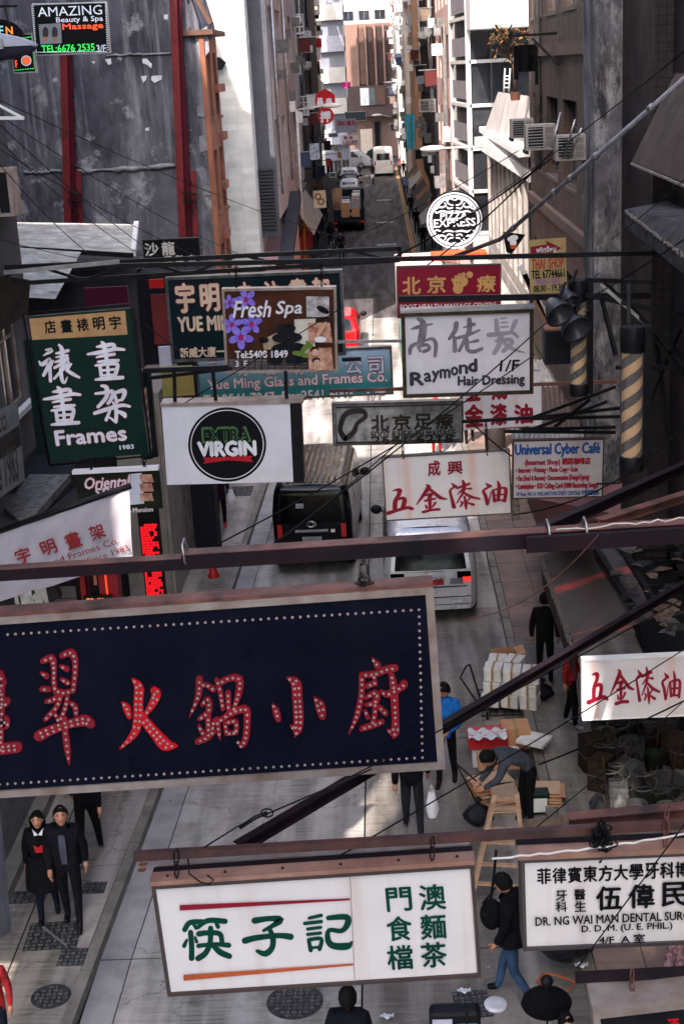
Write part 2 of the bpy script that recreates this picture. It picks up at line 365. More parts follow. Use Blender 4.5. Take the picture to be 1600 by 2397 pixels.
# left pavement
pl = MB(); ys = [-30, 0, 14, 20, 28, 37, 50, 68, 110, 158]
for a, b in zip(ys, ys[1:]): pl.add([(-6.4, a, -.05), (lx(a)-.14, a, -.05), (lx(b)-.14, b, -.05), (-6.4, b, -.05), (-6.4, a, .135), (lx(a)-.14, a, .135), (lx(b)-.14, b, .135), (-6.4, b, .135)], [(4, 5, 6, 7), (1, 2, 6, 5)])
PLO = struct(pl, 'pavement_left', JOINT)
Y = 2.0
while Y < 70:
    y1 = Y+2.2-.02
    for j in (0, 1):
        xa = lambda y: -6.35 if j == 0 else -4.98
        xb = lambda y: -5.0 if j == 0 else lx(y)-.15
        v = [(xa(Y), Y), (xb(Y), Y), (xb(y1), y1), (xa(y1), y1)]; dz = .145+RN.uniform(-.002, .002)
        MB().add([(a, b, .1) for a, b in v]+[(a, b, dz) for a, b in v], [(4, 5, 6, 7), (0, 1, 5, 4), (1, 2, 6, 5), (2, 3, 7, 6), (3, 0, 4, 7)]).to('paving_slab', PAVL, PLO)
    Y += 2.2
Y = 2.0
while Y < 90:
    y1 = Y+.97 if Y < 45 else Y+2.97
    v = [(lx(Y)-.14, Y), (lx(Y), Y), (lx(y1), y1), (lx(y1)-.14, y1)]; dz = .15+RN.uniform(-.004, .004)
    MB().add([(a, b, -.02) for a, b in v]+[(a, b, dz) for a, b in v], [(4, 5, 6, 7), (0, 1, 5, 4), (1, 2, 6, 5), (2, 3, 7, 6), (3, 0, 4, 7)]).to('kerb_stone', KERBM, PLO)
    Y = y1+.03
# right pavement
PRO = struct(MB().box(RKX+.15, -30, -.05, 7.5, 162, .135), 'pavement_right', JOINT)
Y = 4.0
while Y < 62:
    x = RKX+.16; big = Y > 20
    while x < 4.4:
        wd = .60 if not big else .62
        gry = 15.6 < Y < 23.6; ln = 1.8 if gry else (.60 if Y < 45 else 1.2); wd = 1.12 if gry else wd
        MB().box(x, Y, .1, x+wd-.012, Y+ln-.012, .145+RN.uniform(-.003, .003)).to('paving_slab', LANEM if gry else PAVR, PRO)
        x += wd
    Y += 1.8 if 15.6 < Y < 23.6 else (.60 if Y < 45 else 1.2)
Y = 4.0
while Y < 110:
    l = .97 if Y < 45 else 2.97
    MB().box(RKX, Y, -.02, RKX+.145, Y+l, .15+RN.uniform(-.004, .004)).to('kerb_stone', KERBM, PRO); Y += l+.03
MB().box(RKX+.15, 62, .136, 7.4, 160, .142).to('pavement_strip', mat('far_pave', (.14, .13, .125), .8), PRO)
# manhole covers, patterned iron
IRON = mat('cast_iron', (.045, .045, .05), .5, .4, col2=(.11, .11, .11), scale=14, bump=.4)
def cover(c, w_, h_, rot, parent, z, rnd=False, n=8):
    mb = MB(); M = Matrix.Translation((c.x, c.y, z)) @ Matrix.Rotation(rot, 4, 'Z')
    if rnd: mb.lathe([(w_/2+.03, .0), (w_/2+.03, .006), (w_/2, .007), (w_/2, .003), (.01, .003)], 24, M, sm=False)
    else: mb.box(-w_/2, -h_/2, 0, w_/2, h_/2, .006, M=M)
    for i in range(n):
        for j in range(n):
            x = (i+.5)/n*w_-w_/2; y = (j+.5)/n*h_-h_/2
            if rnd and math.hypot(x, y) > w_*.46: continue
            if (i+j) % 2: mb.box(x-w_/n*.38, y-h_/n*.16, .006, x+w_/n*.38, y+h_/n*.16, .014, 1, M=M)
            else: mb.box(x-w_/n*.16, y-h_/n*.38, .006, x+w_/n*.16, y+h_/n*.38, .014, 1, M=M)
    return mb.to('manhole_cover', [IRON, mat('iron_lug', (.19, .19, .19), .5, .3, col2=(.06, .06, .065), scale=9)], parent)
cover(G(125, 2190, .15), .68, .62, .05, PLO, .147); MB().beam(G(95, 2165, .165), G(155, 2212, .165), .03, .008).to('cover_joint', mat('iron_lug_pale', (.2, .2, .2), .6), PLO); cover(G(170, 2240, .15), .34, .36, 0, PLO, .147, n=5); cover(G(120, 2332, .15), .42, .42, 0, PLO, .147, True, 6)
cover(G(57, 2100, .15), .60, .30, 0, PLO, .147, n=6); cover(G(222, 2078, .15), .3, .28, 0, PLO, .147, n=4)
cover(G(690, 2345), .62, .62, 0, rd, .004, True, 9); cover(G(500, 2008), .9, .22, 0, rd, .004, n=7); cover(G(672, 1090), 1.0, 1.3, 0, rd, .004, n=6); cover(G(550, 1150, .15), .9, .9, 0, PLO, .147, n=6)
cover(G(1105, 2352), .42, .5, .1, rd, .004, n=6); cover(G(860, 1795), .5, .4, 0, rd, .004, n=5)
# litter specks
mb = MB()
for i in range(260):
    yy = RN.uniform(13.5, 32); xx = RN.uniform(lx(yy)-1.5, 4.2); z = .005 if lx(yy) < xx < RKX else .15; r_ = RN.uniform(.008, .028); a = RN.uniform(0, 3)
    mb.add([(xx+r_*math.cos(a+t)*RN.uniform(.5, 1), yy+r_*math.sin(a+t)*RN.uniform(.5, 1), z+RN.uniform(0, .01)) for t in (0, 1.5, 3, 4.6)], [(0, 1, 2, 3)], RN.choice((0, 0, 1, 2)))
struct(mb, 'litter', [mat('litter_pale', (.5, .48, .45), .8), mat('litter_dark', (.03, .03, .03), .8), mat('litter_brown', (.2, .1, .05), .8)], 'stuff')
# ---------------------------------------------------------------- facades
WINC = {}
def facade(par, o, u, W, z0, z1, cols, rows, wm, ww, wh, sill, glass, frame, inset=.14, mull=2, trans=1, skip=(), x_off=0, sills=None, wname='wall'):
    o = Vector(o); u = Vector(u); n = u.cross(Vector((0, 0, 1))); inn = -n; up = Vector((0, 0, 1))
    cw = W/cols; ch = (z1-z0)/rows; mb = MB()
    xs = [0]; 
    for i in range(cols): c = (i+.5)*cw+x_off; xs += [c-ww/2, c+ww/2]
    xs.append(W); zs = [0]
    for j in range(rows): zs += [j*ch+sill, j*ch+sill+wh]
    zs.append(z1-z0)
    PT = lambda a, d, b: o+u*a+inn*d+up*b
    for i in range(len(xs)-1):
        for j in range(len(zs)-1):
            if i % 2 and j % 2 and ((i-1)//2, (j-1)//2) not in skip:
                a, b, c, d = xs[i], xs[i+1], zs[j], zs[j+1]
                mb.quad(PT(a, 0, c), PT(a, inset, c), PT(a, inset, d), PT(a, 0, d)); mb.quad(PT(b, inset, c), PT(b, 0, c), PT(b, 0, d), PT(b, inset, d))
                mb.quad(PT(a, 0, c), PT(b, 0, c), PT(b, inset, c), PT(a, inset, c)); mb.quad(PT(a, inset, d), PT(b, inset, d), PT(b, 0, d), PT(a, 0, d))
            else: mb.quad(PT(xs[i], 0, zs[j]), PT(xs[i+1], 0, zs[j]), PT(xs[i+1], 0, zs[j+1]), PT(xs[i], 0, zs[j+1]))
    wall = mb.to(wname, wm, par)
    key = (round(ww, 3), round(wh, 3), frame.name, mull, trans)
    if key not in WINC:
        f = MB(); t = .045; f.box(0, -.03, 0, t, .03, wh); f.box(ww-t, -.03, 0, ww, .03, wh); f.box(t, -.03, 0, ww-t, .03, t); f.box(t, -.03, wh-t, ww-t, .03, wh)
        for k in range(1, mull): f.box(ww*k/mull-.018, -.022, t, ww*k/mull+.018, .022, wh-t)
        if trans: f.box(t, -.018, wh*.68-.018, ww-t, .018, wh*.68+.018)
        WINC[key] = f.mesh('window', frame)
    for i in range(cols):
        for j in range(rows):
            if (i, j) in skip: continue
            a, c = xs[1+2*i], zs[1+2*j]; org = PT(a, inset-.03, c)
            M = Matrix((u, inn, up)).transposed().to_4x4(); M = Matrix.Translation(org) @ M
            wo_ = bpy.data.objects.new('window', WINC[key]); link(wo_, par, WM[par.name].inverted() @ M)
            g = RN.choice(glass) if isinstance(glass, (list, tuple)) else glass; gk = ('p', key[0], key[1], g.name)
            if gk not in WINC: WINC[gk] = MB().quad((0.01, .012, .01), (ww-.01, .012, .01), (ww-.01, .012, wh-.01), (.01, .012, wh-.01)).mesh('pane', g)
            po = bpy.data.objects.new('pane', WINC[gk]); link(po, wo_)
            if sills:
                if ('s', key[0]) not in WINC: WINC[('s', key[0])] = MB().box(-.06, -.22, -.09, ww+.06, -.03, -.01).mesh('sill', sills)
                so_ = bpy.data.objects.new('sill', WINC[('s', key[0])]); link(so_, wo_)
    return wall
def plain(par, x0, y0, x1, y1, z0, z1, m, name='wall'):
    return MB().box(x0, y0, z0, x1, y1, z1).to(name, m, par)
def bld(name, label, x, y, cat='building', group=None): return T(name, label, cat, (x, y, 0), group=group)
GL = [GLS, GLS2, GLS, GLS3]
DKW = mat('grimy_wall', (.085, .08, .085), .85, col2=(.05, .05, .06), scale=1.3, streak=2, dirt=.4, bump=.3)
CONC = None
def tilemat(name, col, bw=.20, bh=.10, mortar=.35, bump=.4, col2=None, dirt=0, off=0.0, plane='x'):
    if name in MC: return MC[name]
    m = mat(name, col, .6, col2=col2, scale=1.2, dirt=dirt); t = m.node_tree; N = t.nodes.new; L = t.links.new; b = t.nodes['Principled BSDF']
    src = b.inputs['Base Color'].links[0].from_socket
    tc = N('ShaderNodeTexCoord'); sp = N('ShaderNodeSeparateXYZ'); L(tc.outputs['Object'], sp.inputs[0]); cb = N('ShaderNodeCombineXYZ')
    ad = N('ShaderNodeMath'); ad.operation = 'ADD'; L(sp.outputs[0], ad.inputs[0]); L(sp.outputs[1], ad.inputs[1]); L(ad.outputs[0], cb.inputs[0]); L(sp.outputs[2], cb.inputs[1])
    br = N('ShaderNodeTexBrick'); br.offset = off; br.inputs['Scale'].default_value = 1; br.inputs['Brick Width'].default_value = bw; br.inputs['Row Height'].default_value = bh; br.inputs['Mortar Size'].default_value = bh*.07
    br.inputs['Color1'].default_value = (1, 1, 1, 1); br.inputs['Color2'].default_value = (.8, .8, .8, 1); br.inputs['Mortar'].default_value = (mortar, mortar, mortar, 1); L(cb.outputs[0], br.inputs[0])
    x = N('ShaderNodeMix'); x.data_type = 'RGBA'; x.blend_type = 'MULTIPLY'; x.inputs[0].default_value = 1; L(src, x.inputs[6]); L(br.outputs[0], x.inputs[7]); L(x.outputs[2], b.inputs['Base Color']); return m

# --- near left tower (its end shows at the left edge; unseen slabs shaped to shade the street)
b0 = bld('apartment_tower', 'grey tower corner with windows along the left edge of the photo', -10, 12)
LTW = mat('tower_render', (.16, .15, .155), .8, col2=(.10, .10, .11), scale=.8, streak=3)
def holed(y0, y1, z0, z1, hy0, hy1, hz0, hz1):
    X0, X1 = -6.5, -5.5
    plain(b0, X0, y0, X1, hy0, z0, z1, LTW); plain(b0, X0, hy1, X1, y1, z0, z1, LTW); plain(b0, X0, hy0, X1, hy1, z0, hz0, LTW, 'sun_gap_sill'); plain(b0, X0, hy0, X1, hy1, hz1, z1, LTW)
holed(-4, -.2, 5.2, 42, -5.9+2.2, -1.4, 18.8, 25); holed(-.19, 11, 5.2, 42, 2.2, 6.3, 14.8, 20.2)  # openings shaped to let sun patches fall on the road
plain(b0, -40, 11.01, -5.75, 21.6, 5.2, 21, LTW)
plain(b0, -6.5, -16, -5.5, -4.01, 5.2, 26.5, LTW); plain(b0, -6.5, -16, -5.5, -4.01, 31.5, 46, LTW); plain(b0, -9, -60, -5.5, -16.01, 5.2, 46, LTW)  # open band added so sun reaches the dental sign and right pavement
for y_ in (-15.8, -4.3): plain(b0, -6.2, y_, -5.8, y_+.25, 26.5, 31.5, LTW, 'sun_gap_post')
facade(b0, (-5.5, 12, 5.2), (0, 1, 0), 9.8, 5.2, 17, 4, 4, LTW, 1.3, 1.5, .8, GL, ALU, sills=WHT)
plain(b0, -5.75, 12, -5.5, 21.8, 17, 21, LTW)
b9 = bld('shade_tower', 'unseen block added outside the left edge to shade the concrete wall', -20, 34)  # unseen block, added and sized to shade the gable wall
plain(b9, -60, 22, -12.6, 44, 0, 34.5, LTW)
# air conditioner on its corner
def aircon(p, sx, sy, sz, label, face=(0, -1), grp=None, parts=True):
    o = T('air_conditioner', label, 'air conditioner', p, math.atan2(face[0], -face[1]), group=grp)
    MB().box(-sx/2, -sy/2, 0, sx/2, sy/2, sz).to('casing', mat('aircon_white', (.36, .34, .33), .5, col2=(.26, .24, .23), scale=4, dirt=.3), o, True)
    m = MB(); m.box(-sx*.42, -sy/2-.01, sz*.1, sx*.08, -sy/2-.003, sz*.9)
    m.to('grille', BLK, o, True)
    m = MB()
    for i in range(7): m.box(-sx*.42, -sy/2-.022, sz*(.13+.115*i), sx*.08, -sy/2-.012, sz*(.16+.115*i))
    m.to('louvre', GALV, o, True); m = MB()
    for i in range(3): m.box(sx*.15, -sy/2-.012, sz*(.12+.28*i), sx*.42, -sy/2-.004, sz*(.33+.28*i))
    m.to('vent', mat('vent_grey', (.22, .21, .21), .6), o, True)
    MB().box(-sx/2, -sy*.45, -.06, -sx/2+.05, sy*1.2, -.003).to('bracket', DKST, o, True); MB().box(sx/2-.05, -sy*.45, -.06, sx/2, sy*1.2, -.003).to('bracket', DKST, o, True)
    return o
# --- low sheds in the gap on the left
CORR = mat('weathered_sheet', (.46, .45, .42), .6, .1, col2=(.24, .22, .20), scale=2.6, streak=5, bump=.2, dirt=.5)
def corr(a, b, c, d, n=24, amp=.03):
    """corrugated sheet through corners a(b) near edge, d-c far edge; ribs run a->d"""
    a, b, c, d = map(Vector, (a, b, c, d)); nm = (b-a).cross(d-a).normalized()
    return MB().sheet(lambda u, v: a.lerp(b, u).lerp(d.lerp(c, u), v)+nm*amp*math.sin(u*n*2*math.pi), n*4, 2)
sh = bld('low_shed', 'low shed with bleached corrugated roof sheets in front of the concrete wall', -8, 30, 'shed')
a, b = P(-20, 572, 29.5), P(312, 592, 29.5); c, d = P(320, 525, 33), P(35, 520, 33)
corr(b, c, d, a, 26, .012).to('roof_sheet', CORR, sh)
corr(P(130, 700, 26), P(190, 590, 29), P(-30, 574, 29), P(-60, 690, 26), 16, .012).to('roof_sheet', CORR, sh)
MB().beam(b, c, .10, .14).to('gutter', WHT, sh); MB().beam(a+Vector((0, 0, -.05)), b+Vector((0, 0, -.05)), .08, .1).to('fascia', BLK, sh)
plain(sh, -14, 33.4, -5.0, 40, 0, 6.0, DKW); plain(sh, -14, 30.2, P(290, 605, 29).x, 33.2, 0, 6.6, DKW); plain(sh, -14, 22, -6.4, 28.9, 0, 6.0, DKW)
# --- old gable building
gb = bld('gable_building', 'old grey concrete party wall with stains and white patches', -9, 46)
m = mat('party_wall', (.17, .17, .19), .85, col2=(.08, .08, .10), scale=.5, cov=.5, bump=.3)
t = m.node_tree; N = t.nodes.new; L = t.links.new; bs = t.nodes['Principled BSDF']; src = bs.inputs['Base Color'].links[0].from_socket
tc = N('ShaderNodeTexCoord')
def lay_noise(src, scl, sc, lo, hi, col, k, rough=.6):
    mp = N('ShaderNodeMapping'); mp.inputs['Scale'].default_value = scl; L(tc.outputs['Object'], mp.inputs[0]); n = N('ShaderNodeTexNoise'); n.inputs['Scale'].default_value = sc; n.inputs['Detail'].default_value = 9; n.inputs['Roughness'].default_value = rough; L(mp.outputs[0], n.inputs[0])
    r = N('ShaderNodeMapRange'); r.inputs[1].default_value = lo; r.inputs[2].default_value = hi; r.inputs[4].default_value = k; L(n.outputs[0], r.inputs[0]); x = N('ShaderNodeMix'); x.data_type = 'RGBA'; L(r.outputs[0], x.inputs[0]); L(src, x.inputs[6]); x.inputs[7].default_value = (*col, 1); L(x.outputs[2], bs.inputs['Base Color']); return x.outputs[2]
c1 = lay_noise(src, (1, 1, .16), 1.1, .50, .68, (.32, .32, .35), .7, .72)
c2 = lay_noise(c1, (1, 1, .38), 1.0, .46, .62, (.022, .022, .034), .85, .72)
c2 = lay_noise(c2, (1, 1, .05), 3.0, .55, .72, (.30, .30, .33), .6, .6)
c3 = lay_noise(c2, (1, 1, 1), .8, .56, .62, (.30, .30, .31), .7, .7)
c4 = lay_noise(c3, (1, 1, .8), 1.1, .70, .715, (.42, .42, .45), .8, .5)
GW = m
# wall outline: eave slopes down to the right
e0, e1, e2 = P(435, -40, 45), P(500, 42, 45), P(528, 52, 45)
rx = P(484, 300, 45).x
q = [(-16, 0), (rx, 0), (rx, P(500, 50, 45).z), (e0.x, e0.z), (-16, e0.z+6)]
mb = MB(); mb.add([(a, 45, b) for a, b in q]+[(a, 49.5, b) for a, b in q], [(0, 1, 2, 3, 4), (9, 8, 7, 6, 5), (1, 6, 7, 2), (2, 7, 8, 3), (3, 8, 9, 4)]); mb.to('party_wall', GW, gb)
for (x0, y0), (x1, y1), th in (((55, 405), (148, 400), .06), ((175, 403), (410, 388), .07), ((250, 130), (400, 124), .03)):
    pts = [P(x0+(x1-x0)*i/14, y0+(y1-y0)*i/14+RN.uniform(-2, 2), 44.97) for i in range(15)]; MB().tube(pts, [th*RN.uniform(.5, 1.4) for _ in pts], 5).to('ledge_scar', mat('scar_plaster', (.30, .30, .31), .9, col2=(.15, .15, .16), scale=3), gb)
def patch(pts, m_, name='plaster_patch', Y=44.96):
    return MB().add([P(x, y, Y) for x, y in pts], [tuple(range(len(pts)))]).to(name, m_, gb)
PW = mat('bare_white', (.66, .66, .70), .8)
for pts in ([(246, 139), (260, 137), (261, 150), (254, 152)], [(333, 138), (343, 137), (356, 150), (354, 160), (345, 152), (334, 148)], [(330, 178), (344, 177), (342, 187), (335, 194)], [(355, 178), (379, 176), (378, 186), (362, 194), (354, 187)], [(340, 300), (350, 298), (348, 306), (341, 306)], [(214, 143), (224, 144), (220, 150)], [(384, 34), (394, 34), (392, 47), (384, 44)]): patch(pts, PW)
LP = mat('light_plaster', (.27, .27, .29), .9, col2=(.13, .13, .15), scale=1.5, bump=.4)
for pts in ([(466, 318), (492, 315), (490, 350), (468, 358)], [(472, 428), (505, 440), (505, 456), (477, 458)], [(460, 250), (490, 245), (492, 275), (463, 272)], [(455, 80), (485, 60), (490, 120), (470, 145)], [(458, 395), (475, 388), (486, 408), (484, 436), (472, 425)]): patch(pts, LP)
# red steel struts
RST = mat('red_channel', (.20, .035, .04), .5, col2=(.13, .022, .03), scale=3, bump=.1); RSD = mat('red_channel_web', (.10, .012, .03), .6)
for i, (xt, xb, yt) in enumerate(((148, 170, 60), (404, 438, -40))):
    st = T('steel_column', ('left' if i == 0 else 'right')+' red steel strut bracing the concrete wall', 'steel column', P(xb, 540, 44.6), group=None)
    a, b = P(xt, yt, 44.7), P(xb-8, 620, 44.7)
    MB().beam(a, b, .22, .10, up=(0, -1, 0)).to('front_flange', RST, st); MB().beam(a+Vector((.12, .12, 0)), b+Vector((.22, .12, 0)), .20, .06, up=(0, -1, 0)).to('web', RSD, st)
    MB().beam(P(xb+14, 400, 44.75), P(xb+24, 620, 44.75), .15, .12, up=(0, -1, 0)).to('side_flange', RST, st)
    for yy in (450, 468): MB().beam(P(xb-10, yy, 44.5), P(xb+22, yy+6, 44.5), .1, .06).to('cleat', BLK, st)
    for k in range(9): p = P(xt+(xb-xt)*k/9+14, yt+(560-yt)*k/9, 44.6); MB().box(p.x, p.y-.05, p.z-.04, p.x+.07, p.y, p.z+.04).to('bolt', BLK, st)
# street facade of the gable building
of = mat('orange_render', (.34, .17, .11), .85, col2=(.20, .10, .08), scale=1.1, streak=3, bump=.4, dirt=.3)
xf = rx+.12
facade(gb, (xf, 45.0, 0), (0, 1, 0), 3.3, 0, 11.6, 2, 4, of, .9, 1.9, .6, GLS, mat('old_frame', (.2, .12, .09), .8), trans=1, sills=of, wname='street_wall')
MB().box(rx-.02, 44.9, 0, xf, 45.0, 11.7).to('corner_pilaster', of, gb)
mb = MB()
for k in range(7): mb.box(xf-.9, 44.8+k*.55, 11.7, xf+.3, 45.28+k*.55, 11.85)
mb.beam((e0.x, 45.1, e0.z+.1), (xf+.25, 45.1, 12.0), .5, .12); mb.to('eave', mat('eave_tile', (.16, .10, .08), .8), gb)
for i in range(7): MB().box(xf, 44.95+RN.uniform(0, 4), 1+i*1.5, xf+.14, 45.2+RN.uniform(0, 4), 1.25+i*1.5).to('broken_cornice', of, gb)
# --- white party wall and grey tiled tower
wb = bld('white_tiled_building', 'tall building with a blinding white tiled side wall', -8, 56)
WT = tilemat('white_tile', (.80, .77, .70), .5, .22, .86)
XW = P(590, 300, 53).x; plain(wb, -16, 53, XW, 60, 0, 34, WT, 'tiled_wall')
MB().beam((XW-1.1, 52.75, 11.0), (XW-.9, 52.9, 10.8), .25, .3).to('lamp_bracket', BLK, wb)
gt = bld('grey_tower', 'tower with grey mosaic side and pale window bays over the left pavement', -4.5, 62)
XG = P(650, 400, 55).x; GT = tilemat('grey_mosaic', (.13, .13, .145), .12, .12, .7, col2=(.105, .105, .12)); FW = mat('pale_facade', (.46, .40, .38), .8, col2=(.28, .24, .24), scale=.9, streak=3, dirt=.3)
plain(gt, XW-.02, 54.3, XG-.02, 55.2, 4.6, 34, GT, 'side_wall'); plain(gt, -12, 55.2, XG-.35, 74, 5.0, 34, GT, 'core')
facade(gt, (XG, 54.3, 5.2), (0, 1, 0), 20.5, 5.2, 5.2+4.06*7, 5, 7, FW, 2.9, 2.5, 1.1, GL, mat('timber_frame', (.30, .22, .18), .7), inset=.32, mull=3, wname='street_wall')
ml = MB()
for i in range(18): ml.box(P(582, 400, 54.25).x, 54.18, 4.9+i*.125, XG-.12, 54.27, 4.97+i*.125)
ml.to('louvre_panel', mat('louvre_grey', (.085, .085, .095), .6), gt)
PKW = mat('pink_wall', (.46, .30, .30), .8, col2=(.36, .24, .25), scale=1.2)
pk = bld('pink_podium', 'pink walled podium with a dark sloping parapet under the grey tower', -4.6, 58)
a, b = P(590, 545, 52.9), P(660, 478, 66); X2 = XG+.25
mb = MB(); mb.add([(X2, 53, 0), (X2, 62, 0), (X2, 62, 5.3), (X2, 53, 3.6), (-6, 53, 0), (-6, 62, 0), (-6, 62, 5.3), (-6, 53, 3.6)], [(0, 1, 2, 3), (4, 0, 3, 7), (7, 3, 2, 6), (5, 4, 7, 6)]); mb.to('wall', PKW, pk)
MB().beam((X2-.05, 52.9, 3.75), (X2-.05, 62, 5.45), .5, .35).to('parapet', mat('slate_cap', (.07, .07, .08), .7), pk)
pg = mat('magenta_print', (.25, .02, .22), .6); MB().add([(X2+.01, 55+math.cos(i*.785)*.7*(1 if i % 2 else .6), 2.2+math.sin(i*.785)*.9*(1 if i % 2 else .6)) for i in range(8)], [tuple(range(8))]).to('starburst_print', pg, pk)
# shop arcade under the tower
ar = bld('shop_arcade', 'ground floor shops with canvas blinds below the grey tower', -4.2, 66)
plain(ar, -8, 62.2, XG+.02, 76, 0, 4.9, mat('arcade_wall', (.20, .17, .15), .8)); 
MB().quad((XG+.03, 63, 4.9), (XG+.03, 74, 4.7), (XG+.85, 74, 3.4), (XG+.85, 63, 3.6)).to('blind', mat('canvas_blind', (.30, .27, .24), .8), ar)
for i in range(4): MB().box(XG+.05, 63.2+i*2.6, .3, XG+.1, 65.2+i*2.6, 3.3).to('shop_panel', (mat('amber_panel', (.60, .26, .03), .6), mat('red_panel', (.40, .03, .03), .6))[i % 2], ar)
# --- brick building, navy slab and the far left row
bb = bld('brick_building', 'narrow grey brick building with small white cage balconies', -4.6, 84)
BRK = tilemat('grey_brick', (.19, .175, .18), .5, .24, .5, off=.5); XB = -4.15
plain(bb, -12, 76.0, XB, 77, 4.2, 40, BRK, 'end_wall'); plain(bb, -12, 77, XB-.01, 92, 0, 40, BRK, 'core')
facade(bb, (XB, 77, 4.2), (0, 1, 0), 15, 4.2, 32, 4, 8, BRK, 1.3, 1.4, 1.0, GL, ALU, wname='street_wall')
for i, z in enumerate((12.3, 8.3, 16)):
    cg = T('cage_balcony', ('middle', 'lower', 'upper')[i]+' white cage balcony on the grey brick corner', 'balcony', (XB, 77, z)); m = MB()
    for k in range(4): m.beam((XB+k*.22, 76.2, z), (XB+k*.22, 76.2, z+.9), .04, .04); m.beam((XB, 76.2, z+k*.3), (XB+.66, 76.2, z+k*.3), .04, .04)
    m.to('bars', WHT, cg); MB().box(XB, 76.2, z-.06, XB+.68, 77.1, z-.01).to('floor_plate', WHT, cg)
nv = bld('navy_slab', 'plain dark navy slab building rising on the left', -4.4, 98); NVM = mat('navy_wall', (.018, .022, .045), .6, col2=(.012, .015, .03), scale=.4)
plain(nv, -12, 92.3, -3.95, 104, 0, 44, NVM, 'slab')
rowm = [mat('row_cream', (.46, .40, .35), .8, scale=.8, dirt=.3), mat('row_pink', (.38, .25, .22), .8, scale=.8, dirt=.3), mat('row_grey', (.22, .23, .26), .8, scale=.8, dirt=.3), mat('row_white', (.62, .58, .54), .8, scale=.8)]
yy = 104.3
for i, (l, hh, mi, xo, lab) in enumerate(((9, 21, 2, -4.5, 'grey flats crowded with air conditioners after the navy slab'), (10, 20, 1, -4.8, 'pinkish flats with cluttered balconies in the far left row'), (11, 20.5, 3, -5.1, 'white flats with bay fronts in the far left row'), (12, 20, 0, -5.6, 'cream flats at the far left corner before the crossing'))):
    fb = bld('flat_block', lab, xo-.5, yy+l/2, group=None)
    plain(fb, -14, yy, xo, yy+.5, 0, hh, rowm[mi], 'end_wall'); facade(fb, (xo, yy+.5, 0), (0, 1, 0), l-.5, 0, hh, 4, 13, rowm[mi], 1.5, 1.4, .9, GL, ALU, inset=.3, mull=2, trans=0, wname='street_wall')
    for k in range(26):
        z = 4+RN.random()*20; y_ = yy+.6+RN.random()*(l-1.6); sx = RN.uniform(.3, .75)
        MB().box(xo+.002, y_, z, xo+sx, y_+RN.uniform(.6, 1.6), z+RN.uniform(.4, .9)).to('balcony_box', RN.choice((rowm[0], rowm[2], rowm[3], WHT, GALV, BLK, mat('far_red_cloth', (.40, .03, .04), .8))), fb)
    yy += l+.2
# white bay block facing us beyond, left of the arched building
wf = bld('bay_front_block', 'white block with stacked bay window bands at the end of the left row', -4, 152)
x0, x1 = P(752, 200, 150).x, P(812, 250, 150).x
for j in range(10):
    z = 1.5+j*3.0; sh_ = .0; MB().box(x0, 150-.5, z+1.5, x1+.05*j*0, 156, z+3.0).to('bay_band', rowm[3] if j % 3 else mat('band_lilac', (.42, .42, .50), .7), wf)
facade(wf, (x0, 150, 0), (1, 0, 0), x1-x0, 1.5, 31.5, 3, 10, rowm[2], .75, 1.3, .1, GL, ALU, trans=0, wname='front_wall'); plain(wf, x0-4, 150.2, x1, 157, 0, 34, rowm[3], 'core')
# --- end of the street
eb = bld('brown_screen_building', 'brown building with tall perforated screens closing the street', 0, 175)
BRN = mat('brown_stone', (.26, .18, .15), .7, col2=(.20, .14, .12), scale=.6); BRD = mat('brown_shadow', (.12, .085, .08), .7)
gx = lambda px, Y=174: P(px, 200, Y).x
zt = lambda py, Y=174: P(870, py, Y).z
zb = zt(196); zt_ = zt(60); XL, XR = gx(800), gx(925)
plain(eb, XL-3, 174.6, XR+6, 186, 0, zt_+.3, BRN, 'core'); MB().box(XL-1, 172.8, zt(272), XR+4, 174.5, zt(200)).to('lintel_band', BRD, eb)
px0 = [842, 862, 884, 904]
for i, pxx in enumerate(px0):
    x = gx(pxx); wd = gx(pxx+14)-x; m = MB(); n, r_ = 5, 26; hz = (zt_-zb)/r_
    for a in range(n):
        m.box(x+wd*a/n, 174.2, zb, x+wd*a/n+wd/n*.45, 174.5, zt_)
    for b_ in range(r_): m.box(x, 174.25, zb+b_*hz, x+wd, 174.45, zb+b_*hz+hz*.5)
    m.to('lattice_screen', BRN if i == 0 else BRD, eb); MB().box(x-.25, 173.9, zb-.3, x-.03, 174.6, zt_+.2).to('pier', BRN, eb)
MB().box(gx(842), 172.6, zt(245), gx(862), 172.78, zt(205)).to('poster_panel', WHT, eb); MB().box(gx(877), 172.6, zt(245), gx(900), 172.78, zt(205)).to('poster_panel', mat('poster_mix', (.20, .08, .06), .6, col2=(.06, .10, .08), scale=2), eb); MB().box(gx(863), 172.6, zt(245), gx(876), 172.78, zt(205)).to('poster_panel', mat('poster_green', (.08, .12, .12), .6, col2=(.2, .2, .2), scale=2), eb)
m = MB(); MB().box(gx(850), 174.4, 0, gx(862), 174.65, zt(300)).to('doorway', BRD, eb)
DW = mat('beige_wall', (.50, .40, .33), .7); plain(eb, gx(838), 172.4, gx(866), 172.7, -1, zt(300), DW, 'beige_wall'); MB().box(gx(872), 174.3, 0, gx(884), 174.58, zt(285)).to('doorway', BLK, eb)
hd = tag(MB().ell((gx(880), 168, .8), (1.5, .5, .7), 12, 6).to('hedge', mat('hedge_green', (.03, .05, .025), .8, col2=(.01, .02, .01), scale=20, bump=1)), 'small dark hedge at the foot of the brown building', 'hedge')
ub = bld('pale_upper_block', 'pale block with window rows above the brown screen building', 0, 190)
plain(ub, -12, 190, 14, 200, 0, 60, rowm[3], 'core')
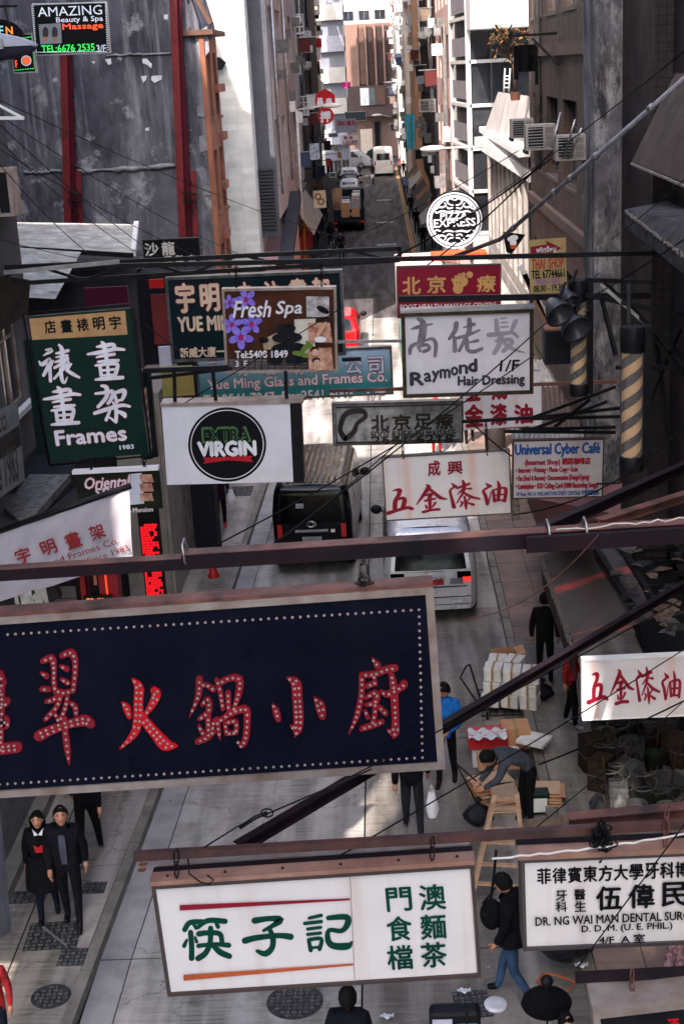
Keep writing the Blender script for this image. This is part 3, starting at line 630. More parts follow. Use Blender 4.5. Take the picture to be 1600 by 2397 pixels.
facade(ub, (-10, 189.8, 12), (1, 0, 0), 22, 12, 36, 11, 8, rowm[3], 1.4, 1.2, .9, GL, ALU, trans=0, wname='front_wall')
# --- right side far
sx_ = mat('sunny_plaster', (.62, .53, .46), .8, col2=(.50, .42, .36), scale=.7)
yy = 112; labs = ('sunlit orange corner block on the right behind the van', 'sunlit white slab on the far right row', 'sunlit cream flats at the far right end')
for i, (l, xo, mm_) in enumerate(((14, 2.95, mat('orange_plaster', (.50, .30, .21), .8, scale=.7)), (14, 2.6, sx_), (18, 2.2, rowm[3]))):
    fb = bld('flat_block', labs[i], xo+.5, yy+l/2); plain(fb, xo, yy, 12, yy+.5, 0, 40, mm_, 'end_wall'); plain(fb, xo+.5, yy+.5, 12, yy+l, 0, 40, mm_, 'core')
    facade(fb, (xo, yy+l, 0), (0, -1, 0), l-.5, 0, 39, 5, 13, mm_, 1.1, 1.4, .9, GL, ALU, inset=.25, trans=0, wname='street_wall')
    for k in range(16):
        z = 3+RN.random()*16; y_ = yy+1+RN.random()*(l-2); MB().box(xo-RN.uniform(.2, .5), y_, z, xo-.002, y_+RN.uniform(.5, 1.2), z+.5).to('aircon_box', RN.choice((WHT, GALV)), fb)
    yy += l+.2
# brown windowed block at right middle distance
bk = bld('brown_block', 'dark brown block with horizontal window bands, right of the far street', 4.5, 94); BRW = mat('brown_panel', (.09, .065, .06), .7, col2=(.06, .045, .045), scale=.7)
XK = 3.35
plain(bk, XK, 78.5, 14, 79, 6.0, 36, BRW, 'end_core'); facade(bk, (XK, 78.3, 6.0), (1, 0, 0), 6, 6.0, 34, 2, 9, BRW, 2.0, 1.4, 1.2, GL, BRW, wname='end_wall')
facade(bk, (XK, 108, 3), (0, -1, 0), 29.7, 3, 34, 8, 10, BRW, 2.4, 1.5, 1.0, GL, BRW, wname='street_wall'); plain(bk, XK+.5, 79, 14, 111, 0, 34, BRW, 'core')
GR2 = mat('grey_render', (.22, .21, .215), .8, col2=(.14, .135, .14), scale=.9, streak=3, dirt=.3)
gk = bld('grey_annex', 'low grey rendered annex with windows and awnings in front of the brown block', 4, 76)
plain(gk, 3.05, 72.5, 10, 78.2, 0, 9.2, GR2); facade(gk, (3.05, 72.3, 2.6), (1, 0, 0), 3.4, 2.6, 9.2, 2, 2, GR2, .9, 1.5, 1.0, GL, ALU, wname='front_wall')
MB().box(3.0, 72.2, 9.2, 6.6, 78.3, 9.45).to('roof_slab', GR2, gk)
for k in range(5): tag(MB().quad((2.95-k*.05, 73+k*7.5, 3.5), (2.95-k*.05, 78+k*7.5, 3.5), (2.05, 78+k*7.5, 2.7), (2.05, 73+k*7.5, 2.7)).to('shop_awning', (GALV, BLK, DKW, GALV, BLK)[k]), ('grey sheet awning under the grey annex', 'dark awning second along the far right pavement', 'grimy awning third along the far right pavement', 'fourth awning, pale, on the far right pavement', 'last dark awning on the far right pavement')[k], 'awning')
# --- glass curtain wall block with pink piers
cw = bld('curtain_wall_building', 'glass fronted building with white frames and pink piers in full sun', 5, 55)
WFR = mat('white_frame', (.50, .48, .46), .5); CG = mat('curtain_glass', (.025, .028, .034), .10, col2=(.07, .072, .078), scale=.8, spec=.35)
XC = P(1062, 300, 58).x; XE = P(1098, 300, 53).x; 
# chamfered glass bay: side strip receding + front panel
p0 = Vector((XC, 58, 0)); p1 = Vector((P(1100, 300, 53).x, 53, 0)); p2 = Vector((p1.x+2.6, 53, 0))
for aa, bb_, nm in ((p0, p1, 'side'), (p1, p2, 'front')):
    m = MB(); m.quad((aa.x, aa.y, 4.5), (bb_.x, bb_.y, 4.5), (bb_.x, bb_.y, 20), (aa.x, aa.y, 20)); m.to('glass_face', CG, cw)
    d = (bb_-aa); nn = Vector((d.y, -d.x, 0)).normalized()*.05
    for j in range(11):
        z = 4.5+j*1.5; m = MB(); m.beam(aa+nn+Vector((0, 0, z)), bb_+nn+Vector((0, 0, z)), .1, .12); m.to('mullion', WFR, cw)
    for tt in (0, 1): q_ = aa.lerp(bb_, tt)+nn; MB().beam(q_+Vector((0, 0, 4.5)), q_+Vector((0, 0, 20)), .1, .12).to('mullion', WFR, cw)
    if nm == 'front':
        for tt in (.3, .62): q_ = aa.lerp(bb_, tt)+nn; MB().beam(q_+Vector((0, 0, 4.5)), q_+Vector((0, 0, 20)), .07, .08).to('mullion', mat('dark_mullion', (.08, .08, .09), .5), cw)
    if nm == 'side':
        for j in range(10): z = 4.6+j*1.5; MB().quad(aa+nn*.4+Vector((0, 0, z+.1)), bb_+nn*.4+Vector((0, 0, z+.1)), bb_+nn*.4+Vector((0, 0, z+.75)), aa+nn*.4+Vector((0, 0, z+.75))).to('blind', mat('lilac_blind', (.22, .21, .225), .6), cw)
plain(cw, p1.x, 53.3, 12, 58, 4.5, 30, WFR, 'core'); plain(cw, XC+.1, 58.1, 12, 71, 0, 30, mat('pink_pier', (.46, .33, .31), .8, col2=(.36, .26, .25), scale=.8), 'pier_wall')
facade(cw, (XC-.1, 70.5, 3.5), (0, -1, 0), 12.4, 3.5, 29, 4, 9, mat('pink_pier', (0, 0, 0)), 1.6, 1.7, .7, GL, WFR, wname='pier_facade')
zc = P(1150, 66, 51).z; MB().box(P(1098, 60, 51).x, 50.5, zc, P(1242, 60, 51).x, 53, zc+4).to('white_cladding', mat('white_cladding', (.46, .44, .43), .5, col2=(.40, .38, .37), scale=.5), cw)
plain(cw, p1.x, 52.6, 9, 53.2, 0, 4.4, WFR, 'shop_wall')
# wall behind: pink slats near street level
m = MB()
for i in range(10): m.box(XC+.0, 58.5+i*1.1, 1.6, XC+.08, 59.3+i*1.1, 4.2)
m.to('slatted_vent', mat('pink_slat', (.40, .26, .24), .7), cw)
# --- white lower building with a sloping white roof
wl = bld('white_lower_building', 'low white building with a sloping sheeted roof and tall louvred windows', 4.2, 43)
A, B, C_, D = P(1165, 215, 48), P(1262, 228, 40), P(1262, 398, 37.7), P(1128, 320, 50)
WRF = mat('white_sheet_roof', (.36, .34, .33), .6, col2=(.36, .34, .33), scale=1.6, streak=4, dirt=.3)
corr(D, C_, B, A, 4, .06).to('sheet_roof', WRF, wl); MB().beam(D+Vector((-.1, 0, -.15)), C_+Vector((-.1, 0, -.15)), .35, .3).to('eave', WHT, wl)
xw = 3.85; WHB = mat('off_white_wall', (.36, .34, .32), .6, col2=(.24, .22, .21), scale=1.5, dirt=.4)
facade(wl, (xw, 52, 4.2), (0, -1, 0), 14.2, 4.2, 8.1, 9, 1, WHB, 1.05, 3.2, .35, [GLS, GLS3], WFR, inset=.2, mull=2, trans=1, wname='street_wall')
plain(wl, xw+.3, 38, 10, 52, 0, 8.0, WHB, 'core'); plain(wl, xw-.02, 37.8, xw+.4, 52.2, 0, 4.18, WHB, 'plinth')
for i in range(5): MB().box(xw-.1, 38.3+i*2.8, .2, xw-.03, 40.6+i*2.8, 3.2).to('shop_opening', (BLK, DKW, BLK, DKST, DKW)[i], wl)
MB().box(xw-.25, 37.8, 8.12, 9, 52.2, 8.3).to('roof_slab', WHT, wl)
MB().quad((xw-1.1, 39, 3.3), (xw-1.1, 50, 3.3), (xw-.1, 50, 3.9), (xw-.1, 39, 3.9)).to('shop_canopy', WHB, wl)
# --- tiled building with wide windows (right)
tb = bld('tiled_building', 'grimy brown mosaic building with shirt drying outside, right of the pizza sign', 5, 31)
TL = tilemat('brown_mosaic', (.17, .125, .105), .09, .09, .5, col2=(.10, .08, .075), dirt=.5); XT = 3.9
facade(tb, (XT, 37.5, 3.4), (0, -1, 0), 12, 3.4, 17.4, 4, 4, TL, 2.1, 1.7, 1.1, [GLS, GLS2, GLS], mat('grey_window_frame', (.13, .125, .13), .5), inset=.22, mull=3, sills=mat('sill_concrete', (.20, .18, .17), .8), wname='street_wall')
plain(tb, XT+.4, 25.5, 12, 37.3, 0, 26, TL, 'core'); plain(tb, XT, 37.5, 12, 37.8, 3.4, 26, TL, 'end_wall'); plain(tb, XT, 25.5, XT+.35, 37.5, 17.4, 26, TL, 'upper_wall')
for z in (7.2, 10.7, 14.2): MB().box(XT-.12, 25.5, z-.12, XT-.003, 37.4, z+.1).to('string_course', mat('course_concrete', (.17, .13, .115), .8, dirt=.5), tb)
# --- concrete column and the dark shop house at the right edge
cc = bld('concrete_pillar', 'flaking grey concrete pillar running the height of the right side', 3.9, 24, 'pillar')
CP = mat('flaking_concrete', (.22, .22, .24), .9, col2=(.04, .04, .05), scale=1.3, bump=.8, dirt=.8, streak=2.5)
t = CP.node_tree; bs = t.nodes['Principled BSDF']; N = t.nodes.new; L = t.links.new; tc = N('ShaderNodeTexCoord'); src = bs.inputs['Base Color'].links[0].from_socket
c1 = lay_noise(src, (1, 1, .5), 1.6, .5, .62, (.34, .34, .36), .85, .75); c2 = lay_noise(c1, (1, 1, .25), 2.4, .52, .62, (.01, .01, .016), .9, .7)
x0, x1 = P(1390, 300, 23.9).x, P(1462, 300, 23.9).x
MB().box(x0, 23.9, 3, x1, 25.2, 26).to('shaft', CP, cc, bevel=.03)
MB().box(x1-.03, 23.6, 3, x1+.12, 23.88, 26).to('downpipe', BLK, cc)
dh = bld('dark_shophouse', 'dark shop house filling the upper right corner', 5, 16)
DM = tilemat('dark_mosaic', (.085, .072, .072), .12, .12, .5, col2=(.05, .045, .052), dirt=.2)
plain(dh, 3.95, 21.2, 12, 25.2, 3, 26, DM, 'rear_wall'); plain(dh, 4.25, 4, 12, 21.2, 3, 26, DM, 'core')
facade(dh, (4.2, 21.1, 8.6), (0, -1, 0), 9, 8.6, 12, 3, 1, DM, 1.5, 1.6, .9, GLS, BLK, wname='street_wall')
# corrugated canopy upper right
aw = T('sheet_awning', 'brown corrugated awning over the upper right corner', 'awning', (4, 19, 9))
AWM = mat('brown_sheet', (.12, .095, .085), .6, .2, col2=(.08, .065, .065), scale=2, dirt=.4, streak=3)
a, b = P(1478, 378, 20.5), P(1700, 470, 16.5); c, d = P(1760, 100, 17.5), P(1590, 150, 21)
corr(a, b, c, d, 34, .012).to('sheet', AWM, aw); 
mb = MB(); n = 40
for i in range(n): p = a.lerp(b, i/n); q_ = a.lerp(b, (i+.7)/n); mb.beam(p+Vector((-.01, 0, -.03)), q_+Vector((-.01, 0, -.03)), .03, .03)
mb.to('torn_edge', mat('chipped_paint', (.30, .28, .26), .8), aw, kind='stuff')
# concrete balcony slab
bs_ = T('balcony', 'broken concrete balcony slab with chipped pale edge at the right', 'balcony', (3.6, 18, 8))
p, q_, r_, s_ = P(1462, 490, 19.5), P(1680, 655, 14), P(1760, 560, 14), P(1560, 470, 20)
v = [p, q_, r_, s_]; MB().add([*v, *[x+Vector((0, 0, -.22)) for x in v]], [(0, 1, 2, 3), (0, 4, 5, 1), (7, 6, 5, 4), (3, 2, 6, 7), (0, 3, 7, 4)]).to('slab', mat('grimy_slab', (.10, .10, .11), .9, col2=(.03, .03, .035), scale=3, bump=.5, dirt=.6), bs_)
mb = MB()
for i in range(150):
    if RN.random() < .75: a_ = p.lerp(q_, i/150); b_ = p.lerp(q_, (i+.95)/150); mb.beam(a_+Vector((-.01, -.01, -.02)), b_+Vector((-.01, -.01, -.02)), .012, RN.uniform(.01, .06))
mb.to('chipped_edge', mat('chipped_paint', (0, 0, 0)), bs_, kind='stuff')
# --- lower right: shop canopy, dark interior
lc = T('shop_canopy', 'large grey red canopy sheet over the shop at the right', 'canopy', (3.5, 20, 3.2))
CM = mat('canopy_sheet', (.11, .10, .10), .7, col2=(.085, .07, .07), scale=.9)
t = CM.node_tree; bs = t.nodes['Principled BSDF']; N = t.nodes.new; L = t.links.new; tc = N('ShaderNodeTexCoord'); src = bs.inputs['Base Color'].links[0].from_socket
c1 = lay_noise(src, (.35, 1.6, .3), .9, .53, .60, (.40, .07, .06), .95)
zc0 = 3.1
cs = [G(1268, 1300, zc0), G(1345, 1515, zc0), G(1530, 1485, zc0), G(1430, 1262, zc0)]
z_ = lambda v, d: Vector((v.x, v.y, v.z+d))
MB().add([cs[0], cs[1], z_(cs[2], .25), z_(cs[3], .25)], [(0, 1, 2, 3)]).to('sheet', CM, lc)
mb = MB(); e0_, e1_ = cs[0], cs[1]
for i in range(50): a_ = e0_.lerp(e1_, i/50); b_ = e0_.lerp(e1_, (i+.7)/50); mb.beam(a_+Vector((-.03, 0, -.04)), b_+Vector((-.03, 0, -.04)), RN.uniform(.02, .07), RN.uniform(.03, .1))
mb.to('frayed_edge', mat('frayed_edge', (.16, .15, .14), .8), lc, kind='stuff')
MB().quad(e0_+Vector((-.02, 0, -.02)), e1_+Vector((-.02, 0, -.02)), e1_+Vector((-.0, 0, -.5)), e0_+Vector((0, 0, -.5))).to('valance', mat('faded_valance', (.09, .05, .055), .8, col2=(.03, .03, .04), scale=3), lc)
ss = bld('ground_floor_shop', 'gloomy open shop front at the lower right behind the hardware sign', 4.6, 18, 'shop')
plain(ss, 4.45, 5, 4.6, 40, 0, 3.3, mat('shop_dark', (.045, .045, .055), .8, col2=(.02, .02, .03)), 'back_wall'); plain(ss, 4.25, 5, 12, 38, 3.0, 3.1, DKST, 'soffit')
for i, (a_, b_) in enumerate((((1385, 1270), (1490, 1440)), ((1440, 1262), (1530, 1408)))): MB().beam(G(*a_, 3.4), G(*b_, 3.4), .08, .08).to('canopy_beam', DKST, ss)
for i in range(6): q0 = G(1470+i*12, 1290+i*28, 3.36); MB().beam(q0, q0+Vector((2.5, 0, 0)), .06, .06).to('canopy_rafter', BLK, ss)
SCR = [mat('scrap_grey', (.16, .15, .15), .8, col2=(.04, .04, .04), scale=9), mat('scrap_tan', (.22, .16, .12), .8, col2=(.05, .04, .04), scale=9), mat('scrap_dark', (.06, .06, .06), .8)]
for i in range(34):
    q0 = G(1440+RN.uniform(0, 160), 1270+i*6.5, 3.42); a0 = RN.uniform(0, 3); r0 = RN.uniform(.05, .22)
    MB().add([(q0.x+r0*math.cos(a0+t)*RN.uniform(.5, 1.1), q0.y+r0*math.sin(a0+t)*RN.uniform(.5, 1.1), 3.42+RN.uniform(0, .08)) for t in (0, 1.2, 2.4, 3.6, 4.9)], [(0, 1, 2, 3, 4)]).to('roof_scrap', SCR[i % 3], ss)
# cream side wall right of universal cyber cafe and pink wall panel
pw = tag(MB().add([G(1232, 1172, 1.0), G(1262, 1248, .6), P(1450, 1205, 17.6), P(1455, 1130, 18.5), P(1240, 1165, 21)], [(0, 1, 2), (0, 2, 3, 4)]).to('leaning_board', mat('dusty_pink', (.30, .17, .17), .8)), 'dusty pink sheet leaning below the cyber cafe board', 'panel')
# --- left shop front (red) and neighbours
lf = bld('red_shop', 'narrow shop with glowing red letter panel and red doorway on the left', -5.3, 25, 'shop')
XS = -4.75; SHW = mat('shop_beige', (.30, .27, .25), .7)
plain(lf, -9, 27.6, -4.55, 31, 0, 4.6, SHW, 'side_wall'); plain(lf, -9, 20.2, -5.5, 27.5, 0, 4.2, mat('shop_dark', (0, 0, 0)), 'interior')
LEDP = mat('led_panel_red', (1, .01, .02), .5, emit=.16)
m = MB(); a_ = P(328, 1225, 24.0); b_ = P(384, 1400, 24)
for r in range(30):
    z = a_.z-(a_.z-b_.z)*r/30
    x = a_.x
    while x < b_.x-.02:
        l = RN.uniform(.02, .07)
        if RN.random() < .82: m.box(x, 23.97, z-.05, min(x+l, b_.x), 23.99, z-.015)
        x += l+.012
LS = T('light_box', 'tall panel of glowing red letters on the left shop', 'illuminated panel', (a_.x, 24, b_.z)); m.to('letter_rows', LEDP, LS, kind='stuff'); MB().box(a_.x-.03, 24, b_.z-.03, b_.x+.05, 24.06, a_.z+.5).to('board', BLK, LS)
MB().box(P(342, 1400, 24.05).x, 23.9, .3, b_.x+.05, 24.05, b_.z-.05).to('red_pillar', CRIM_ if 0 else mat('crimson_pillar', (.28, .005, .04), .5), LS)
MB().box(P(300, 1400, 24.1).x, 24.08, .2, P(345, 1400, 24.1).x, 24.16, b_.z+.0).to('dotted_panel', mat('dotted_print', (.42, .40, .40), .6, col2=(.20, .18, .19), scale=30), lf)
bx = P(390, 1300, 27).x
for i, (yy_, mm_) in enumerate(((1250, 0), (1180, 1))): pass
st_ = tag(MB().quad((-4.62, 27.55, .15), (-4.50, 30.8, .15), (-4.50, 30.8, 4.3), (-4.62, 27.55, 4.3)).to('poster_wall', mat('peeling_posters', (.30, .29, .28), .8, col2=(.16, .12, .09), scale=3, dirt=.6)), 'grey wall edge with peeling posters behind the extra virgin sign', 'wall')
tag(MB().box(-4.57, 30.85, .15, -4.42, 31.1, 4.6).to('red_door_post', mat('rusty_post', (.25, .10, .08), .8)), 'rusty red post at the end of the poster wall', 'post')
# doorway of the fortune kiosk with LED ticker
kd = T('red_doorway', 'red framed kiosk doorway with an orange LED ticker', 'doorway', P(220, 1400, 21))
ka, kb = P(185, 1345, 21), P(290, 1430, 21)
MB().box(ka.x, 21, 0, ka.x+.08, 21.3, ka.z+.3).to('door_post', mat('door_red', (.25, .015, .03), .5), kd); MB().box(kb.x-.35, 21, 0, kb.x-.05, 21.3, ka.z+.3).to('door_panel', mat('door_red', (0, 0, 0)), kd)
MB().box(ka.x+.1, 21.2, 0, kb.x-.36, 21.25, ka.z+.3).to('interior', BLK, kd); MB().box(ka.x+.25, 21.1, P(220, 1375, 21).z, kb.x-.45, 21.19, ka.z+.1).to('shelf_box', mat('warm_box', (.45, .16, .10), .6), kd)
MB().box(kb.x-.24, 20.97, 0, kb.x-.215, 20.99, ka.z+.3).to('neon_strip', mat('neon_strip', (1, .06, .02), .5, emit=.2), kd)
s = sgn('led_ticker', 'orange LED ticker in the red doorway', 'sign', (195, 1396), (262, 1393), (196, 1416), 20.9, .04, BLKL_ if 0 else BLK, None, 0); text(s, 'TO  KA', (203, 1401), (246, 1411), mat('led_orange', (1, .25, .02), .5, emit=.2), .04)
gsb = T('shop_shutter', 'grey roller shutter beside the red doorway', 'shutter', P(150, 1420, 21)); m = MB(); a_ = P(120, 1350, 21); b_ = P(183, 1430, 21)
for i in range(14): MB().box(a_.x, 21.0+(i % 2)*.0, .2+i*.2, b_.x, 21.04, .38+i*.2).to('slat', mat('shutter_grey', (.14, .13, .13), .6), gsb)
nb = sgn('awning_sign', 'dark awning with curved white block letters at the left edge', 'sign', (15, 1385), (118, 1350), (25, 1440), 19.5, .2, BLK, None, 0); text(nb, 'ORGIN', (22, 1384), (112, 1412), GALV, .06, shear=.2)
# awning roofs at left middle
for i, (q4, mm_, lab) in enumerate((([(-80, 1180), (10, 1075), (75, 1190), (-80, 1290)], mat('dirty_grey_roof', (.20, .19, .19), .8, dirt=.5), 'grimy flat awning roof at the left edge'), ([(60, 1240), (230, 1095), (310, 1110), (200, 1250)], mat('black_roof', (.03, .03, .035), .7), 'black awning roof behind the slanting pole'), ([(10, 1190), (70, 1110), (165, 1110), (60, 1230)], mat('roof_debris', (.10, .10, .10), .8, col2=(.25, .24, .23), scale=9), 'litter strewn ledge beside the green sign'))):
    v = [G(*p_, 4.3+i*.05) for p_ in q4]; tag(MB().add([*v, *[x+Vector((0, 0, -.12)) for x in v]], [(0, 1, 2, 3), (0, 4, 5, 1), (1, 5, 6, 2), (2, 6, 7, 3)]).to('awning_roof', mm_), lab, 'awning')
s = sgn('awning_banner', 'grey and navy striped awning banner reading since 1983 at the left edge', 'banner', (-60, 985), (42, 940), (-50, 1190), 17, .02, mat('banner_grey', (.26, .26, .27), .8), None, 0, Yr=19.5)
shape(s, [(-58, 1062), (45, 995), (50, 1042), (-55, 1115)], NAVY_ if 0 else mat('banner_navy', (.02, .022, .035), .6)); text(s, 'since 1983', (-40, 1085), (45, 1120), BLK, .03); text(s, 'S CO.', (-20, 985), (20, 1002), BLK, .03)
# dark green canopy post and upper left building lower floors
gp = tag(MB().box(P(60, 900, 20).x, 20.2, P(80, 1070, 20).z, P(92, 900, 20).x, 20.5, P(80, 800, 20).z).to('green_post', mat('dark_green_post', (.006, .03, .035), .6)), 'dark green upright beside the green canvas sign', 'post')
plain(sh, -12, 21.9, -6.0, 22.4, 0, 8.6, DKW); 
# big dark mural awning far left at y 600-750
tag(MB().add([P(-40, 640, 19), P(72, 655, 21), P(66, 735, 21), P(-40, 800, 19)], [(0, 1, 2, 3)]).to('dark_banner', mat('sepia_print', (.07, .055, .045), .7, col2=(.03, .028, .03), scale=3)), 'dark printed banner with pale strokes at the left edge', 'banner')
# red upper wall pieces behind green sign
for (x0, y0, x1, y1, Y_, mm_, lab) in ((195, 675, 302, 716, 26, mat('maroon_panel', (.09, .006, .04), .6), 'maroon board just above the green canvas sign'), (352, 690, 398, 805, 30, mat('brick_red_panel', (.20, .045, .045), .7), 'brick red board left of the bottle green board'), (348, 655, 384, 674, 30, mat('scarlet_board', (.55, .02, .02), .6), 'small scarlet board under the salon sign'), (370, 812, 402, 862, 29, mat('pale_lilac_board', (.46, .46, .56), .6), 'pale lilac board left of the barber pole'), (376, 860, 455, 925, 28, mat('lime_print', (.20, .24, .08), .6, col2=(.36, .26, .12), scale=2.5), 'lime and wood printed board above the extra virgin sign')):
    a_, b_ = P(x0, y0, Y_), P(x1, y1, Y_); tag(MB().box(a_.x, Y_, b_.z, b_.x, Y_+.08, a_.z).to('shop_board', mm_), lab, 'board')
plain(sh, P(330, 700, 31).x, 30.5, P(470, 700, 31).x, 31.2, 0, 6.6, mat('dark_shop_wall', (.03, .032, .045), .8), 'shop_wall')
# ledge with dark objects right-bottom above (roof mess) - left

# --- extra clutter on the facades: air conditioners, pipes, racks
GRM = mat('grimy_unit', (.20, .19, .18), .7, col2=(.10, .10, .10), scale=5)
def clutter(par, X, y0, y1, z0, z1, side, n):
    for k in range(n):
        y, z = RN.uniform(y0, y1), RN.uniform(z0, z1); d = RN.uniform(.25, .55)*side; a, b = sorted((X+.002*side, X+d))
        MB().box(a, y, z, b, y+RN.uniform(.5, .9), z+RN.uniform(.35, .55)).to('aircon_box', RN.choice((GRM, WHT, GALV, GRM)), par)
    for k in range(max(2, n//5)):
        y = RN.uniform(y0, y1); MB().tube([(X+.08*side, y, z0), (X+.08*side, y, z1)], .06, 6).to('drain_pipe', RN.choice((GRM, GALV, GRM)), par)
    for k in range(n//4):
        y, z = RN.uniform(y0, y1), RN.uniform(z0, z1); MB().beam((X, y, z), (X+1.0*side, y, z), .04, .04).to('laundry_pole', GALV, par)
        MB().quad((X+.2*side, y+.01, z), (X+.75*side, y+.01, z), (X+.72*side, y+.02, z-.7), (X+.22*side, y+.02, z-.65)).to('laundry', RN.choice((WHT, BLK, mat('laundry_blue', (.08, .11, .17), .8), mat('laundry_red', (.14, .04, .04), .8), mat('laundry_tan', (.25, .2, .16), .8))), par)
clutter(gt, XG, 56, 74, 6, 14, 1, 9); clutter(bb, XB, 78, 91, 5, 18, 1, 16); clutter(bk, XK, 80, 107, 3.6, 15, -1, 26); clutter(cw, XC-.1, 59, 70, 4.5, 12, -1, 7); clutter(tb, XT, 27, 37, 8, 15, -1, 0)
for ob in list(bpy.data.objects):
    if ob.name.startswith('flat_block') and 'far right' in ob.get('label', ''): yb = ob.location.y; clutter(ob, ob.location.x-.5, yb-6, yb+6, 3, 17, -1, 22)
LB = ['dark framed', 'pale green', 'navy', 'cream', 'small red', 'white', 'grey lattice', 'dull orange', 'brown', 'teal']
LCc = [(.02, .02, .03), (.20, .26, .22), (.02, .03, .08), (.42, .36, .26), (.36, .03, .03), (.45, .45, .45), (.12, .12, .13), (.35, .16, .05), (.10, .06, .04), (.04, .14, .15)]
for i, (x, y, w_, h_, Y_) in enumerate(((757, 330, 16, 22, 100), (768, 312, 22, 10, 108), (742, 388, 18, 26, 78), (778, 340, 14, 14, 120), (762, 372, 12, 20, 96), (810, 300, 18, 10, 118), (742, 318, 14, 18, 90), (788, 356, 10, 16, 125), (728, 420, 14, 20, 70), (770, 404, 16, 12, 88))):
    s = sgn('hanging_sign', LB[i]+' board among the far signs over the left pavement', 'sign', (x, y), (x+w_, y-1), (x, y+h_), Y_, .12, mat('far_board_%s' % LB[i].replace(' ', '_'), LCc[i], .6, col2=tuple(v*.4 for v in LCc[i]), scale=4), GALV if i % 2 else DKST, .04)
    MB().beam((-s.hw-1.2, .06, s.h*.8), (-s.hw, .06, s.h*.8), .05, .05).to('bracket_arm', DKST, s.o, True)
